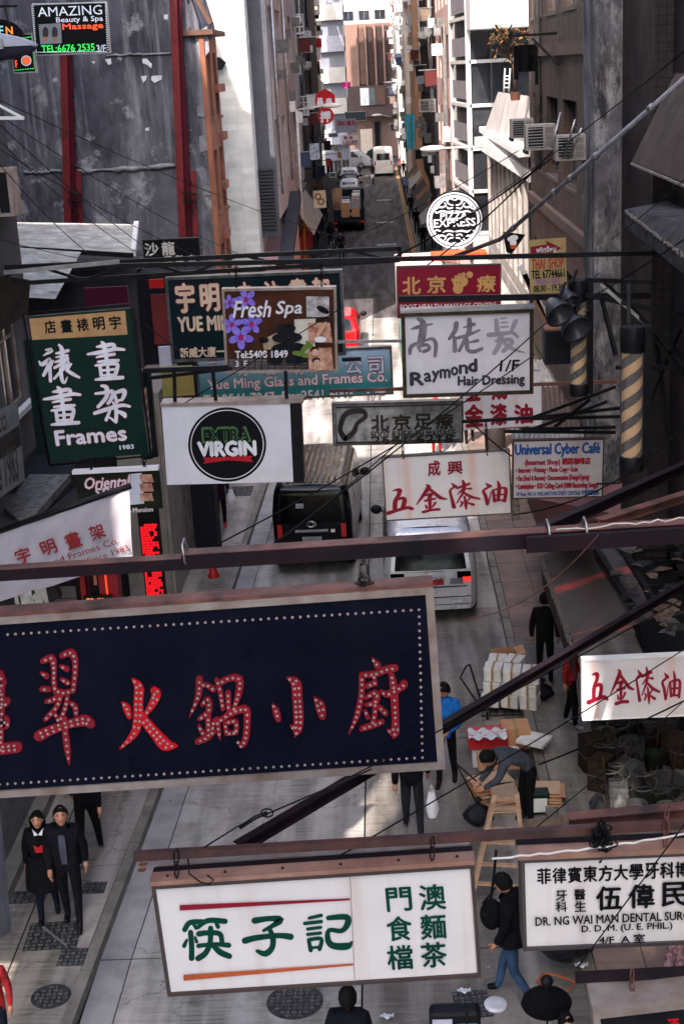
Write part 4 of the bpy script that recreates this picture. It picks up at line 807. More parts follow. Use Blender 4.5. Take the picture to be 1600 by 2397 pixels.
# ---------------------------------------------------------------- vehicles
TYRE = RUBB; RIM = mat('rim', (.35, .35, .37), .35, .8); PLATE = mat('plate_red', (.32, .03, .03), .5)
LRED = mat('tail_red', (.45, .01, .01), .2, spec=.8); CHR = mat('chrome', (.6, .6, .62), .15, .9)
def vehicle(name, label, cat, x, y, L, W, Ht, body, rz=0, belt=.55, taper=.16, rear=.12, front=.5, z0=.28, glass=GLS, ribs=0, side_windows=True, rw=(.08, .92, .58, .90), roofm=None, lamps='side', group=None, plate=True, hood=0):
    o = T(name, label, cat, (x, y, 0), rz, group=group)
    zb = z0+(Ht-z0)*belt
    def hw(z, t):
        e = W/2
        if z > zb: e *= 1-taper*((z-zb)/(Ht-zb))**1.3
        if z > Ht-.16: e -= .16*(1-math.sqrt(max(0, 1-((z-(Ht-.16))/.16)**2)))
        if z < z0+.15: e -= .03*(1-(z-z0)/.15)
        k = 1
        if t < .07: k = 1-.15*(1-t/.07)**2
        if t > .95: k = 1-.16*((t-.95)/.05)**2
        return e*k
    def yr(z): return 0 if z < zb else rear*((z-zb)/(Ht-zb))**1.2+(.10*max(0, (z-(Ht-.12))/.12)**2)
    def yf(z):
        if z <= zb: return L-.12*(z-z0)/(zb-z0)
        return L-.12-hood-front*((z-zb)/(Ht-zb))
    zs = [z0, z0+.07, z0+.15]+[z0+.15+(zb-z0-.15)*i/4 for i in range(1, 5)]+[zb+(Ht-.16-zb)*i/4 for i in range(1, 5)]+[Ht-.11, Ht-.06, Ht-.02, Ht]
    ts = [0, .008, .018, .03, .045, .07, .1, .2, .35, .5, .65, .8, .9, .95, .975, 1]
    pt = lambda s_, z, t: Vector((s_*hw(z, t), yr(z)+(yf(z)-yr(z))*t, z))
    m = MB()
    for s_ in (-1, 1):
        vs = [pt(s_, z, t) for z in zs for t in ts]; n = len(ts)
        fs = [(j*n+i, j*n+i+1, (j+1)*n+i+1, (j+1)*n+i) for j in range(len(zs)-1) for i in range(n-1)]
        m.add(vs, fs if s_ > 0 else [f[::-1] for f in fs], 0, True)
    for t, fl in ((0, 1), (1, -1)):
        nx = 8; vs = [Vector((hw(z, t)*(-1+2*i/nx), pt(1, z, t).y-.03*fl*(1-((-1+2*i/nx))**2), z)) for z in zs for i in range(nx+1)]
        fs = [(j*(nx+1)+i, j*(nx+1)+i+1, (j+1)*(nx+1)+i+1, (j+1)*(nx+1)+i) for j in range(len(zs)-1) for i in range(nx)]
        m.add(vs, fs if fl > 0 else [f[::-1] for f in fs], 0, True)
    nt_ = len(ts); vs = [Vector((hw(Ht, t)*a, pt(1, Ht, t).y, Ht+.02*(1-a*a))) for t in ts for a in (-1, -.6, -.2, .2, .6, 1)]
    m.add(vs, [(j*6+i, j*6+i+1, (j+1)*6+i+1, (j+1)*6+i) for j in range(nt_-1) for i in range(5)], 1 if roofm else 0, True)
    b = m.to('body', [body]+([roofm] if roofm else []), o, True)
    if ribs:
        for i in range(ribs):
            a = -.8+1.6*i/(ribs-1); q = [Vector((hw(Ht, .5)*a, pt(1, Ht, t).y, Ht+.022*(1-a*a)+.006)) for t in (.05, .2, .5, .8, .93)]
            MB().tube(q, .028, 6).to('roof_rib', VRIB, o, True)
    def rearpatch(x0, x1, za, zb_, mm, nm, par=o, out=.006, t=0):
        vs = []; nx, nz = 8, 5; za_ = z0+(Ht-z0)*za; zz_ = z0+(Ht-z0)*zb_
        for j in range(nz+1):
            z = za_+(zz_-za_)*j/nz
            for i in range(nx+1):
                a = -1+2*(x0+(x1-x0)*i/nx); fl = 1 if t == 0 else -1; vs.append(Vector((hw(z, t)*a, pt(1, z, t).y-.03*fl*(1-a*a)-out*fl, z)))
        fs = [(j*(nx+1)+i, j*(nx+1)+i+1, (j+1)*(nx+1)+i+1, (j+1)*(nx+1)+i) for j in range(nz) for i in range(nx)]
        return MB().add(vs, fs if t == 0 else [f[::-1] for f in fs], 0, True).to(nm, mm, par, True)
    rearpatch(rw[0], rw[1], rw[2], rw[3], glass, 'rear_window')
    rearpatch(.06, .94, .60, .92, glass, 'windscreen', t=1)
    if lamps == 'side':
        for a, c in ((.0, .07), (.93, 1.0)): rearpatch(a, c, .34, .52, LRED, 'tail_light', out=.012)
    if plate: rearpatch(.36, .64, .30, .36, WHT if cat != 'van' else CHR, 'trim_bar', out=.02)
    rearpatch(.0, 1.0, .02, .13, DKST if body.name.startswith('black') else body, 'bumper', out=.05)
    if side_windows:
        for s_ in (-1, 1):
            for t0, t1 in ((.06, .30), (.33, .58), (.61, .80)):
                za_, zz_ = zb+.06, Ht-.22; vs = []
                for j in range(4):
                    z = za_+(zz_-za_)*j/3
                    for i in range(5): t = t0+(t1-t0)*i/4; p = pt(s_, z, t); vs.append(p+Vector((s_*.006, 0, 0)))
                fs = [(j*5+i, j*5+i+1, (j+1)*5+i+1, (j+1)*5+i) for j in range(3) for i in range(4)]
                MB().add(vs, fs if s_ > 0 else [f[::-1] for f in fs], 0, True).to('side_window', glass, o, True)
    for s_ in (-1, 1):
        for yy in (L*.17, L*.80):
            wv = MB().lathe([(.30, -.1), (.33, -.06), (.33, .06), (.30, .1)], 20, Matrix.Translation((s_*(W/2-.10), yy, .33)) @ Matrix.Rotation(math.pi/2, 4, 'Y')).to('wheel', TYRE, o, True)
            MB().lathe([(.19, -.105), (.20, .105)], 14, Matrix.Translation((s_*(W/2-.10), yy, .33)) @ Matrix.Rotation(math.pi/2, 4, 'Y')).to('rim', RIM, wv, True)
        mr = MB().ell((s_*(W/2+.13), L*.80, zb+.12), (.13, .07, .11), 10, 6).to('mirror', BLK if body is not SILV else BLK, o, True)
        MB().tube([(s_*(W/2-.06), L*.80, zb+.05), (s_*(W/2+.1), L*.80, zb+.1)], .02, 5).to('mirror_arm', BLK, mr, True)
    return o, rearpatch, pt, hw
SILV = mat('silver_car_paint', (.50, .50, .54), .28, .3, col2=(.44, .44, .48), scale=.8)
VBLK = mat('black_car_paint', (.006, .008, .014), .2, spec=.25); VGL = mat('vehicle_glass', (.004, .005, .009), .12, spec=.12); VROOF = mat('black_reflective_roof', (.03, .025, .022), .3, .3, col2=(.10, .07, .05), scale=2.5); VRIB = mat('painted_reflection_rib', (.40, .30, .22), .25, .6, col2=(.10, .07, .05), scale=1.6)  # tan roof reflections painted into the rib and roof colours
a, b = G(640, 1345), G(828, 1345)
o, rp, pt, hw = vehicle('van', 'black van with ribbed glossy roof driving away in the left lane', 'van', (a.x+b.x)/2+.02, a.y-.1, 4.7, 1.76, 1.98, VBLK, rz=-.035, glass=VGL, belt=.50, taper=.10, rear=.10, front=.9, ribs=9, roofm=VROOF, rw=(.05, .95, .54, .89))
rp(.26, .74, .42, .455, CHR, 'chrome_strip', out=.02); rp(.02, .36, .09, .11, CHR, 'bumper_strip', out=.07); rp(.64, .96, .09, .11, CHR, 'bumper_strip', out=.07)
rp(.78, .84, .41, .45, WHT, 'badge', out=.02); rp(.28, .40, .74, .80, mat('grey_mirror', (.3, .3, .34), .3), 'parking_mirror', out=.05)
LOGO = MB().tube([Vector((.10*math.cos(t*.5236), -.035, 1.17+.065*math.sin(t*.5236))) for t in range(13)], .012, 5)
LOGO.tube([Vector((.04*math.cos(t*.5236), -.035, 1.17+.06*math.sin(t*.5236))) for t in range(13)], .010, 5); LOGO.to('emblem', CHR, o, True)
a, b = G(905, 1462), G(1120, 1468)
o, rp, pt, hw = vehicle('minivan', 'silver grey people carrier stopped at the right kerb', 'car', (a.x+b.x)/2, a.y, 4.8, 1.84, 1.88, SILV, rz=.0, glass=VGL, belt=.50, taper=.17, rear=.24, front=1.0, rw=(.05, .95, .52, .94), hood=.5, lamps='none', plate=False)
rp(.0, .17, .41, .49, VGL, 'lamp_cluster', out=.012); rp(.83, 1.0, .41, .49, VGL, 'lamp_cluster', out=.012); rp(.0, 1.0, .16, .17, VGL, 'panel_seam', out=.008); rp(.12, .88, .50, .51, CHR, 'window_trim', out=.02)
rp(.90, 1.0, .36, .42, mat('brake_light', (1, .03, .02), .4, emit=.2), 'tail_light', out=.016); rp(.0, .10, .36, .42, LRED, 'tail_light', out=.016)
rp(.74, .90, .33, .41, CHR, 'lamp_trim', out=.014); rp(.10, .26, .33, .41, CHR, 'lamp_trim', out=.014)
rp(.05, .95, .295, .31, VGL, 'tailgate_strip', out=.02); pb = rp(.34, .66, .33, .40, PLATE, 'number_plate', out=.024)
rp(.0, 1.0, .075, .085, BLK, 'bumper_seam', out=.06)
me = bpy.data.objects.new('lettering', None) if 0 else None
vs, fs = textmesh('WANCHAI'); MB().add([(-.25+x*.5, -.062, .90+z_*.08) for x, z_ in vs], fs).to('lettering', BLK, pb, True)
m = MB().tube([Vector((.09*math.cos(t*.5236), .0, 1.10+.06*math.sin(t*.5236))) for t in range(13)], .012, 5); m.tube([Vector((.035*math.cos(t*.5236), 0, 1.10+.055*math.sin(t*.5236))) for t in range(13)], .010, 5); m.to('emblem', mat('emblem_dark', (.06, .06, .07), .3, .6), o, True)
MB().box(-.55, 1.0, 1.905, .5, 1.5, 1.93).to('sunroof', mat('painted_sunroof_reflection', (.45, .36, .30), .3, .5, col2=(.05, .04, .04), scale=9), o, True)  # sunroof reflection mottled into the colour
RDP = mat('red_car_paint', (.42, .01, .02), .25)
a = G(815, 822); vehicle('taxi', 'red taxi partly hidden between the hanging signs', 'car', a.x-.35, a.y-1, 4.3, 1.68, 1.45, RDP, belt=.55, taper=.22, rear=.5, front=.9, hood=.7, rw=(.1, .9, .60, .92))
a = G(897, 411); vehicle('minibus', 'white minibus seen from behind near the end of the street', 'bus', a.x+.02, a.y-1, 6.5, 2.0, 2.55, WHT, belt=.5, taper=.08, rear=.1, front=.5, rw=(.12, .88, .56, .84))
a = G(832, 397); vehicle('delivery_van', 'silver van crossing at the junction, side on', 'van', a.x-3.4, a.y+2, 5.0, 1.8, 2.0, SILV, rz=-math.pi/2, belt=.5, taper=.08, rear=.1, front=1.2)
PKR = mat('parked_roof', (.25, .27, .30), .3, .4)
for i, (py, mm_, lab) in enumerate(((470, PKR, 'nearest'), (452, SILV, 'second'), (434, VBLK, 'third'), (420, SILV, 'farthest'))):
    a = G(818, py+14); vehicle('parked_car', lab+' of the cars parked in line beyond the loaded lorry', 'car', a.x-.0, a.y, 4.2, 1.7, 1.5, mm_, belt=.55, taper=.2, rear=.4, front=.8, hood=.8, group='cars parked along the left kerb')
# loaded lorry
a, b = G(783, 546), G(853, 546); cx = (a.x+b.x)/2
lo = T('lorry', 'blue flatbed lorry piled with crates and bundles by the left kerb', 'truck', (cx, a.y, 0)); W_ = b.x-a.x
BLT = mat('lorry_blue', (.022, .034, .055), .6, col2=(.012, .018, .028), scale=3)
MB().box(-W_/2, 0, .75, W_/2, 6.5, 1.0).to('flatbed', BLT, lo, True); MB().box(-W_/2, -.04, .8, W_/2, 0, 1.5).to('tailboard', BLT, lo, True); MB().box(-W_/2, 6.6, .6, W_/2, 8.2, 2.3).to('cab', BLT, lo, True, bevel=.1)
for s_ in (-1, 1):
    MB().box(s_*W_/2-.03, 0, 1.0, s_*W_/2+.03, 6.5, 1.6).to('side_board', BLT, lo, True)
    for yy in (1.2, 7.3): MB().lathe([(.42, -.12), (.42, .12)], 16, Matrix.Translation((s_*(W_/2-.15), yy, .42)) @ Matrix.Rotation(math.pi/2, 4, 'Y')).to('wheel', TYRE, lo, True)
    MB().box(s_*W_/2-.22*(s_ > 0), -.08, .62, s_*W_/2+.22*(s_ < 0), -.05, .74).to('tail_light', LRED, lo, True)
MB().box(-.5, -.07, 1.12, .55, -.05, 1.3).to('name_board', mat('ochre', (.4, .25, .05), .6), lo, True)
gp_ = 'crates and bundles on the blue lorry'
for i in range(27):
    x = cx-W_/2+.2+(i % 3)*.62+RN.uniform(-.05, .05); y = a.y+.2+(i//3)*.68; h_ = RN.uniform(.5, 1.3)
    if i % 3 == 0:
        mm_ = mat('bundle_tan', (.36, .24, .17), .8); mb = MB()
        for k in range(7): mb.tube([(x-.2+k*.07, y, 1.02), (x-.2+k*.07+RN.uniform(-.1, .1), y+.5, 1.6+h_)], .03, 5)
        ob = mb.to('bundle', mm_)
        lab = 'tan bundle of poles standing on the blue lorry'
    else:
        ob = MB().box(x-.26, y-.28, 1.02, x+.26, y+.28, 1.02+h_, M=None).to('crate', RN.choice((WHT, DKST, GALV, CARD, mat('crate_speckle', (.5, .5, .52), .7, col2=(.04, .04, .06), scale=7)))); lab = 'crate among the load of the blue lorry'
    tag(ob, lab, 'bundle' if i % 3 == 0 else 'crate', gp_)
# pinkish box lorry at right
a = G(935, 905); bl = T('box_lorry', 'lorry with a pinkish box roof and grey green tailboard beside the red banner', 'truck', (1.05, 44.5, 0))
p_ = P(940, 570, 52); 
pr = mat('pink_lorry_roof', (.60, .44, .40), .6, col2=(.48, .36, .34), scale=.8, dirt=.2)
MB().box(-.55, 9.5, .9, 1.3, 15.5, 3.0).to('cargo_box', pr, bl, True, bevel=.05)
MB().box(-.5, 2.0, .5, 1.2, 3.8, 2.3).to('cab', mat('lorry_cream', (.50, .42, .36), .6), bl, True, bevel=.12)
MB().box(-.55, 3.9, .7, 1.25, 9.4, 1.5).to('load_bed', mat('tail_green', (.14, .19, .17), .6), bl, True)
for s_ in (-.3, .95):
    for yy in (3, 8, 13): MB().lathe([(.42, -.12), (.42, .12)], 16, Matrix.Translation((s_, yy, .42)) @ Matrix.Rotation(math.pi/2, 4, 'Y')).to('wheel', TYRE, bl, True)
# ---------------------------------------------------------------- people
SKIN = mat('skin', (.42, .24, .17), .55); HAIR = mat('black_hair', (.006, .005, .006), .6, col2=(.010, .009, .009), scale=40, bump=.5); EYE = mat('eye_dark', (.02, .015, .015), .3); LIP = mat('lips', (.30, .10, .09), .5)
SHOE = mat('black_shoe', (.012, .012, .015), .5); SHW_ = mat('white_shoe', (.45, .45, .50), .6, col2=(.10, .10, .12), scale=14)
def cloth(name, col, col2=None, scale=9): return mat(name, col, .85, col2=col2 or tuple(v*.6 for v in col), scale=scale, bump=-.9)
NV = cloth('navy_wool', (.013, .015, .026)); BK = cloth('black_cloth', (.012, .012, .018)); DN = cloth('dark_denim', (.012, .022, .04)); JN = cloth('blue_denim', (.06, .11, .19), (.03, .055, .10), 5)
BASE = dict(pel=(0, 0, .95), wai=(0, 0, 1.10), che=(0, .0, 1.32), nek=(0, 0, 1.47), nk2=(0, -.01, 1.53), sL=(-.165, 0, 1.425), sR=(.165, 0, 1.425), eL=(-.225, .02, 1.14), eR=(.225, .02, 1.14), wL=(-.235, -.05, .90), wR=(.235, -.05, .90),
    hL=(-.085, 0, .91), hR=(.085, 0, .91), kL=(-.095, -.01, .50), kR=(.095, -.01, .50), aL=(-.10, .02, .09), aR=(.10, .02, .09), tL=(-.115, -.13, .035), tR=(.115, -.13, .035), head=(0, -.025, 1.635))
EDG = [('pel', 'wai', 't'), ('wai', 'che', 't'), ('che', 'nek', 't'), ('nek', 'nk2', 's'), ('che', 'sL', 't'), ('che', 'sR', 't'), ('sL', 'eL', 't'), ('sR', 'eR', 't'), ('eL', 'wL', 't'), ('eR', 'wR', 't'), ('pel', 'hL', 'l'), ('pel', 'hR', 'l'), ('hL', 'kL', 'l'), ('hR', 'kR', 'l'), ('kL', 'aL', 'l'), ('kR', 'aR', 'l'), ('aL', 'tL', 'f'), ('aR', 'tR', 'f')]
RAD = dict(pel=.145, wai=.135, che=.15, nek=.075, nk2=.055, sL=.078, sR=.078, eL=.052, eR=.052, wL=.036, wR=.036, hL=.092, hR=.092, kL=.064, kR=.064, aL=.045, aR=.045, tL=.038, tR=.038)
def person(label, p, face, top, leg, shoe=SHOE, pose=None, h=1.72, hair=HAIR, bulk=1.0, coat=0, hairlen=0, headrot=(0, 0), lean=0, group=None, collar=None, shirt=None, detail=True, lod=1):
    J = {k: Vector(v) for k, v in BASE.items()}; R_ = dict(RAD)
    if pose: J.update({k: Vector(v) for k, v in pose.items()})
    names = [k for k in J if k != 'head']; idx = {k: i for i, k in enumerate(names)}
    me = bpy.data.meshes.new('skel'); me.from_pydata([J[k] for k in names], [(idx[a], idx[b]) for a, b, _ in EDG], [])
    ob = bpy.data.objects.new('skel', me); COL.objects.link(ob); md = ob.modifiers.new('s', 'SKIN'); sv = me.skin_vertices[0].data
    for k in names:
        r = R_[k]*(bulk if k in ('pel', 'wai', 'che', 'sL', 'sR', 'eL', 'eR', 'wL', 'wR') else 1)
        sv[idx[k]].radius = (r*(1.12 if k in ('che', 'pel', 'wai') else 1), r*(.78 if k in ('che', 'pel', 'wai') else 1)); sv[idx[k]].use_root = k == 'pel'
    md.use_smooth_shade = True; sb = ob.modifiers.new('u', 'SUBSURF'); sb.levels = lod; sb.render_levels = lod
    dg = bpy.context.evaluated_depsgraph_get(); dg.update(); ev = ob.evaluated_get(dg); em = bpy.data.meshes.new_from_object(ev); bpy.data.objects.remove(ob)
    vs = [v.co.copy() for v in em.vertices]; fs = [tuple(f.vertices) for f in em.polygons]; bpy.data.meshes.remove(em)
    m = MB(); n0 = 0; MI = {'t': 0, 'l': 1, 's': 2, 'f': 3}
    segs = [(J[a], J[b], c) for a, b, c in EDG]
    m.v = vs; m.f = [list(f) for f in fs]; m.sm = [True]*len(fs)
    for f in fs:
        c = sum((vs[i] for i in f), Vector())/len(f); best = None
        for a, b, k in segs:
            ab = b-a; t = max(0, min(1, (c-a).dot(ab)/ab.length_squared)); d = (a+ab*t-c).length-(.05 if k == 't' else 0)
            if best is None or d < best[0]: best = (d, k)
        m.m.append(MI[best[1]])
    hd = J['head']; HM = Matrix.Translation(hd) @ Matrix.Rotation(headrot[0], 4, 'Z') @ Matrix.Rotation(headrot[1], 4, 'X')
    # head: skull narrowing to the chin, nose, ears, eyes, mouth
    n, k = (16, 12) if detail else (8, 6); hv = []; HM = HM @ Matrix.Scale(1.09, 4)
    for i in range(k+1):
        t = math.pi*i/k
        for j in range(n):
            a = 2*math.pi*j/n; z = -math.cos(t)*.118; w_ = math.sin(t)**.8; x = w_*.075*math.cos(a); y = w_*.093*math.sin(a)
            if z < 0: x *= 1+z*2.4; y *= 1+z*1.2
            if y < 0 and detail:
                fx = math.exp(-(x/.016)**2)
                y -= fx*.020*math.exp(-((z+.012)/.022)**2); y += .006*math.exp(-((abs(x)-.03)/.014)**2-((z-.014)/.012)**2); y -= fx*.006*math.exp(-((z+.055)/.014)**2)
            hv.append(HM @ Vector((x, y, z)))
    m.add(hv, [(i*n+j, i*n+(j+1) % n, (i+1)*n+(j+1) % n, (i+1)*n+j) for i in range(k) for j in range(n)], 2, True)
    if detail:
        for s_ in (-1, 1):
            m.ell((s_*.029, -.083, .014), (.012, .008, .006), 8, 5, 4, HM); m.ell((s_*.030, -.088, .030), (.017, .006, .004), 8, 4, 4, HM); m.ell((s_*.074, .0, -.002), (.010, .022, .03), 8, 5, 2, HM)
        m.ell((0, -.083, -.052), (.022, .009, .006), 8, 5, 5, HM)
    # hands
    for w_, e_, s_ in (('wL', 'eL', -1), ('wR', 'eR', 1)):
        d = (J[w_]-J[e_]).normalized(); sd = Vector((0, 1, 0)) if abs(d.y) < .8 else Vector((0, 0, 1)); sd = (sd-d*sd.dot(d)).normalized(); nn = d.cross(sd); q = J[w_]
        m.tube([q-d*.02, q+d*.035, q+d*.085], [.026, .034, .030], 7, 2)
        if detail:
            for i in range(4):
                b0 = q+d*.08+sd*(-.024+.016*i); l = (.062, .072, .068, .052)[i]; m.tube([b0, b0+d*l*.5-nn*s_*.006, b0+d*l*.9-nn*s_*.024], [.0085, .008, .006], 5, 2)
            b0 = q+d*.03-sd*.03; m.tube([b0, b0-sd*.022+d*.03, b0-sd*.026+d*.055], [.010, .009, .007], 5, 2)
    zmin = min(v.z for v in m.v)
    S_ = h/1.755; m.v = [Vector((v.x*S_, v.y*S_, (v.z-zmin)*S_)) for v in m.v]
    o = T('person', label, 'person', (p[0], p[1], p[2]), face, group=group)
    m.to('body', [top, leg, SKIN, shoe, EYE, LIP], o, True)
    XF = lambda v: Vector((v.x*S_, v.y*S_, (v.z-zmin)*S_))
    if hair:
        g = MB(); n, k = (16, 9); vv = []
        for i in range(k+1):
            t = math.pi*i/k*.64
            for j in range(n):
                a = 2*math.pi*j/n; fr = max(0, -math.sin(a)); tt = t*(1-(.47+RN.uniform(-.04, .05))*fr**.7); 
                if hairlen and fr < .3: tt = t*1.12
                r = 1.085+RN.uniform(-.035, .05); x = math.sin(tt)*.082*r*math.cos(a); y = math.sin(tt)*.096*r*math.sin(a); z = math.cos(tt)*.116*r
                if hairlen and i > k-3: z -= hairlen*(i-k+3)/3*(1 if fr < .35 else 0); x *= 1.22
                vv.append(XF(HM @ Vector((x, y+.006, z))))
        g.add(vv, [((i+1)*n+j, (i+1)*n+(j+1) % n, i*n+(j+1) % n, i*n+j) for i in range(k) for j in range(n)], 0, True); g.to('hair', hair, o, True)
    if coat:
        g = MB(); n = 18; pz = J['pel']; vv = []
        for i in range(6):
            f = i/5; c = J['wai'].lerp(pz+Vector((0, 0, -.02)), min(1, f*2)) if f < .5 else (pz+Vector((0, 0, -coat*(f-.5)*2))); rr = (.165+.05*f)*bulk
            for j in range(n): a = 2*math.pi*j/n; q = 1+.04*math.sin(a*6+1); vv.append(XF(Vector((c.x+rr*1.05*q*math.cos(a), c.y+rr*.82*q*math.sin(a), c.z))))
        g.add(vv, [((i+1)*n+j, (i+1)*n+(j+1) % n, i*n+(j+1) % n, i*n+j) for i in range(5) for j in range(n)], 0, True); g.to('coat_skirt', top, o, True)
    if collar:
        g = MB()
        for s_ in (-1, 1): g.add([XF(J['nek']+Vector(v)) for v in ((0, -.115, -.03), (s_*.065, -.095, .045), (s_*.085, -.055, .045), (s_*.055, -.13, -.035))], [(0, 1, 2, 3) if s_ > 0 else (3, 2, 1, 0)])
        g.to('collar', collar, o, True)
    if shirt:
        g = MB(); c = J['che']; g.add([XF(Vector(v)) for v in ((-.04, c.y-.136, 1.42), (.04, c.y-.136, 1.42), (.045, c.y-.150, 1.20), (.035, c.y-.128, 1.0), (-.035, c.y-.128, 1.0), (-.045, c.y-.150, 1.20))], [(0, 5, 4, 3, 2, 1)]); g.to('shirt_front', shirt, o, True)
    return o
def walk(s=.22, arm=.18, swap=1, **k):
    d = dict(kL=(-.095, -.10*swap*s/.22-.02, .51), aL=(-.10, -s*.9*swap+.03, .11), tL=(-.11, -s*.9*swap-.12, .05), kR=(.095, .03*swap, .51), aR=(.10, s*swap, .14), tR=(.11, s*swap-.13, .05), eL=(-.225, .02+arm*.5*swap, 1.15), wL=(-.235, arm*.9*swap-.02, .92), eR=(.225, .02-arm*.4*swap, 1.15), wR=(.235, -arm*swap-.04, .93))
    d.update(k); return d
g1 = G(118, 2148, .15); 
w1 = person('woman in black coat with white collar arm in arm with a man', g1, .12, BK, DN, pose=walk(.16, .05, wR=(.16, -.20, 1.10), eR=(.24, .0, 1.14)), h=1.60, hairlen=.07, coat=.40, bulk=1.22, collar=mat('white_collar', (.62, .62, .68), .7), headrot=(-.1, -.15), lod=2)
MB().add([(-.07+.03*i+.01*(i % 2), -.155-.0, 1.17-.02*(i % 3)) for i in range(5)]+[(-.07+.03*i+.02, -.157, 1.06) for i in range(5)], [(i, i+1, i+6, i+5) for i in range(4)]).to('red_print', mat('red_pattern', (.40, .02, .04), .8), w1, True)
g2 = G(175, 2165, .15); person('man in dark padded jacket walking with a woman on his arm', (g2.x, g2.y, .15), .05, NV, BK, pose=walk(.15, .06, -1, wL=(-.20, -.12, .92)), h=1.76, bulk=1.26, shirt=cloth('grey_shirt', (.10, .10, .13)), headrot=(.15, -.3), lod=2)
g3 = G(214, 2010, .15); person('dark dressed walker just behind the couple, cut off by the big sign', (g3.x, g3.y, .15), math.pi, BK, BK, SHW_, pose=walk(.3, .2), h=1.75)
g4 = G(1046, 1835); person('man in bright blue jacket looking down beside the big sign', (g4.x, g4.y, 0), -.25, cloth('blue_jacket', (.01, .17, .42), (.008, .11, .30)), BK, pose=walk(.14, .08, 1, wL=(-.10, -.27, 1.06), eL=(-.24, -.06, 1.12), wR=(.09, -.28, 1.05), eR=(.24, -.05, 1.12)), h=1.74, headrot=(-.3, .45), bulk=1.22, lod=2)
tag(MB().box(g4.x-.13, g4.y-.36, 1.08, g4.x+.02, g4.y-.34, 1.17).to('phone', mat('phone_blue', (.12, .2, .35), .3)), 'small pale blue phone held by the man in the blue jacket', 'phone')
g5 = G(968, 1955); person('figure in black with grey trousers carrying a white bag below the big sign', (g5.x, g5.y, 0), math.pi, BK, cloth('charcoal_trousers', (.035, .037, .05)), pose=walk(.2, .2, -1), h=1.76, bulk=1.28, lod=2)
# white bags etc
def bag(p, sx, sz, m_, label, name='carrier_bag'):
    mb = MB(); 
    def f(u, v): a = u*2*math.pi; r = (.55+.45*math.sin(math.pi*min(1, v*1.25)*.9+.3))*(1+.08*math.sin(a*5+v*6)); return Vector((p[0]+sx*r*math.cos(a)*.6, p[1]+sx*r*math.sin(a)*.4, p[2]-sz+sz*v))
    mb.sheet(f, 16, 7); o = T(name, label, 'bag', (p[0], p[1], p[2]-sz)); mb.to('sack', m_, o); MB().tube([(p[0]-.03, p[1], p[2]-.02), (p[0], p[1], p[2]+.09), (p[0]+.03, p[1], p[2]-.02)], .008, 5).to('handle', m_, o); return o
WPL = mat('white_plastic', (.62, .62, .68), .45, col2=(.50, .50, .56), scale=12, bump=.5)
p_ = P(1010, 1868, g5.y-.25); bag((p_.x, p_.y, p_.z+.12), .15, .42, WPL, 'white plastic carrier bag held low beside grey trousers')
# bending man
GRS = cloth('grey_sweater', (.085, .09, .11), (.06, .065, .08), 7)
g6 = G(1232, 1925); bend = dict(pel=(0, .05, .93), wai=(0, -.08, 1.07), che=(0, -.27, 1.16), nek=(0, -.42, 1.19), nk2=(0, -.48, 1.18), head=(0, -.58, 1.15), sL=(-.16, -.38, 1.16), sR=(.16, -.38, 1.16), eL=(-.20, -.46, .88), eR=(.20, -.50, .90), wL=(-.12, -.66, .74), wR=(.12, -.70, .76), hL=(-.085, .05, .89), hR=(.085, .05, .89), kL=(-.10, -.03, .48), kR=(.10, .0, .48))
person('man in grey sweater and dark trousers bending over cartons', (g6.x, g6.y, 0), -1.25, GRS, BK, pose=bend, h=1.78, headrot=(0, .95), bulk=1.12, lod=2)
g7 = G(1275, 1600, .14); person('person all in black standing with back turned on the right pavement', (g7.x, g7.y, .14), 3.0, BK, BK, h=1.70, bulk=1.15)
g8 = G(1345, 1700, .14); person('person with a red jacket and white trainers partly behind the lower hardware sign', (g8.x-.06, g8.y, .14), 1.3, cloth('red_jacket', (.34, .03, .035)), BK, SHW_, pose=walk(.12, .1), h=1.68, bulk=1.1)
g9 = G(1203, 2342); person('walker in blue jeans and dark coat leaning forward with a shoulder bag', (g9.x, g9.y, 0), -2.0, BK, JN, pose=walk(.3, .1, 1, che=(0, -.05, 1.31), nek=(0, -.08, 1.46), nk2=(0, -.1, 1.52), head=(0, -.12, 1.62)), h=1.72, coat=.05, bulk=1.15, headrot=(0, .3), lod=2)
p_ = P(1150, 2140, g9.y); tg = T('shoulder_bag', 'black shoulder bag swinging behind the walker in jeans', 'bag', (p_.x, p_.y, p_.z-.2)); MB().ell((p_.x, p_.y, p_.z), (.14, .10, .20), 12, 8).to('sack', BK, tg); MB().tube([(p_.x-.1, p_.y, p_.z+.15), (p_.x+.12, p_.y+.05, p_.z+.40), (p_.x+.15, p_.y, p_.z+.15)], .015, 5).to('strap', DKST, tg)
q_ = P(812, 2330, 12.28); person('dark haired man in navy jacket at the bottom edge, back to the camera', (q_.x, 12.28, 0), math.pi-.15, NV, BK, h=1.74, pose=walk(.15, .08), bulk=1.22, lod=2)
g10 = G(520, 1238, .15); person('woman in purple jacket walking with plastic bags on the left pavement', (g10.x, g10.y, .15), .2, cloth('purple_jacket', (.06, .012, .05)), BK, mat('red_shoe', (.4, .01, .03), .5), pose=walk(.2, .05), h=1.62, bulk=1.05)
p_ = P(540, 1155, g10.y-.2); bag((p_.x, p_.y, p_.z+.1), .17, .35, WPL, 'bulging clear plastic bag carried by the woman in purple')
p_ = P(1590, 1900, 13.2); person('person in plaid shirt and red cap edge at the right margin', (p_.x+.1, 13.2, .14), .3, cloth('plaid', (.30, .22, .24), (.10, .03, .05), 22), BK, h=1.66, bulk=1.15)
q_ = P(1310, 2400, 12.4); person('rider in black with a dark hood at the bottom right corner', (q_.x, 12.0, .12), .3, BK, BK, h=1.45, bulk=1.25)
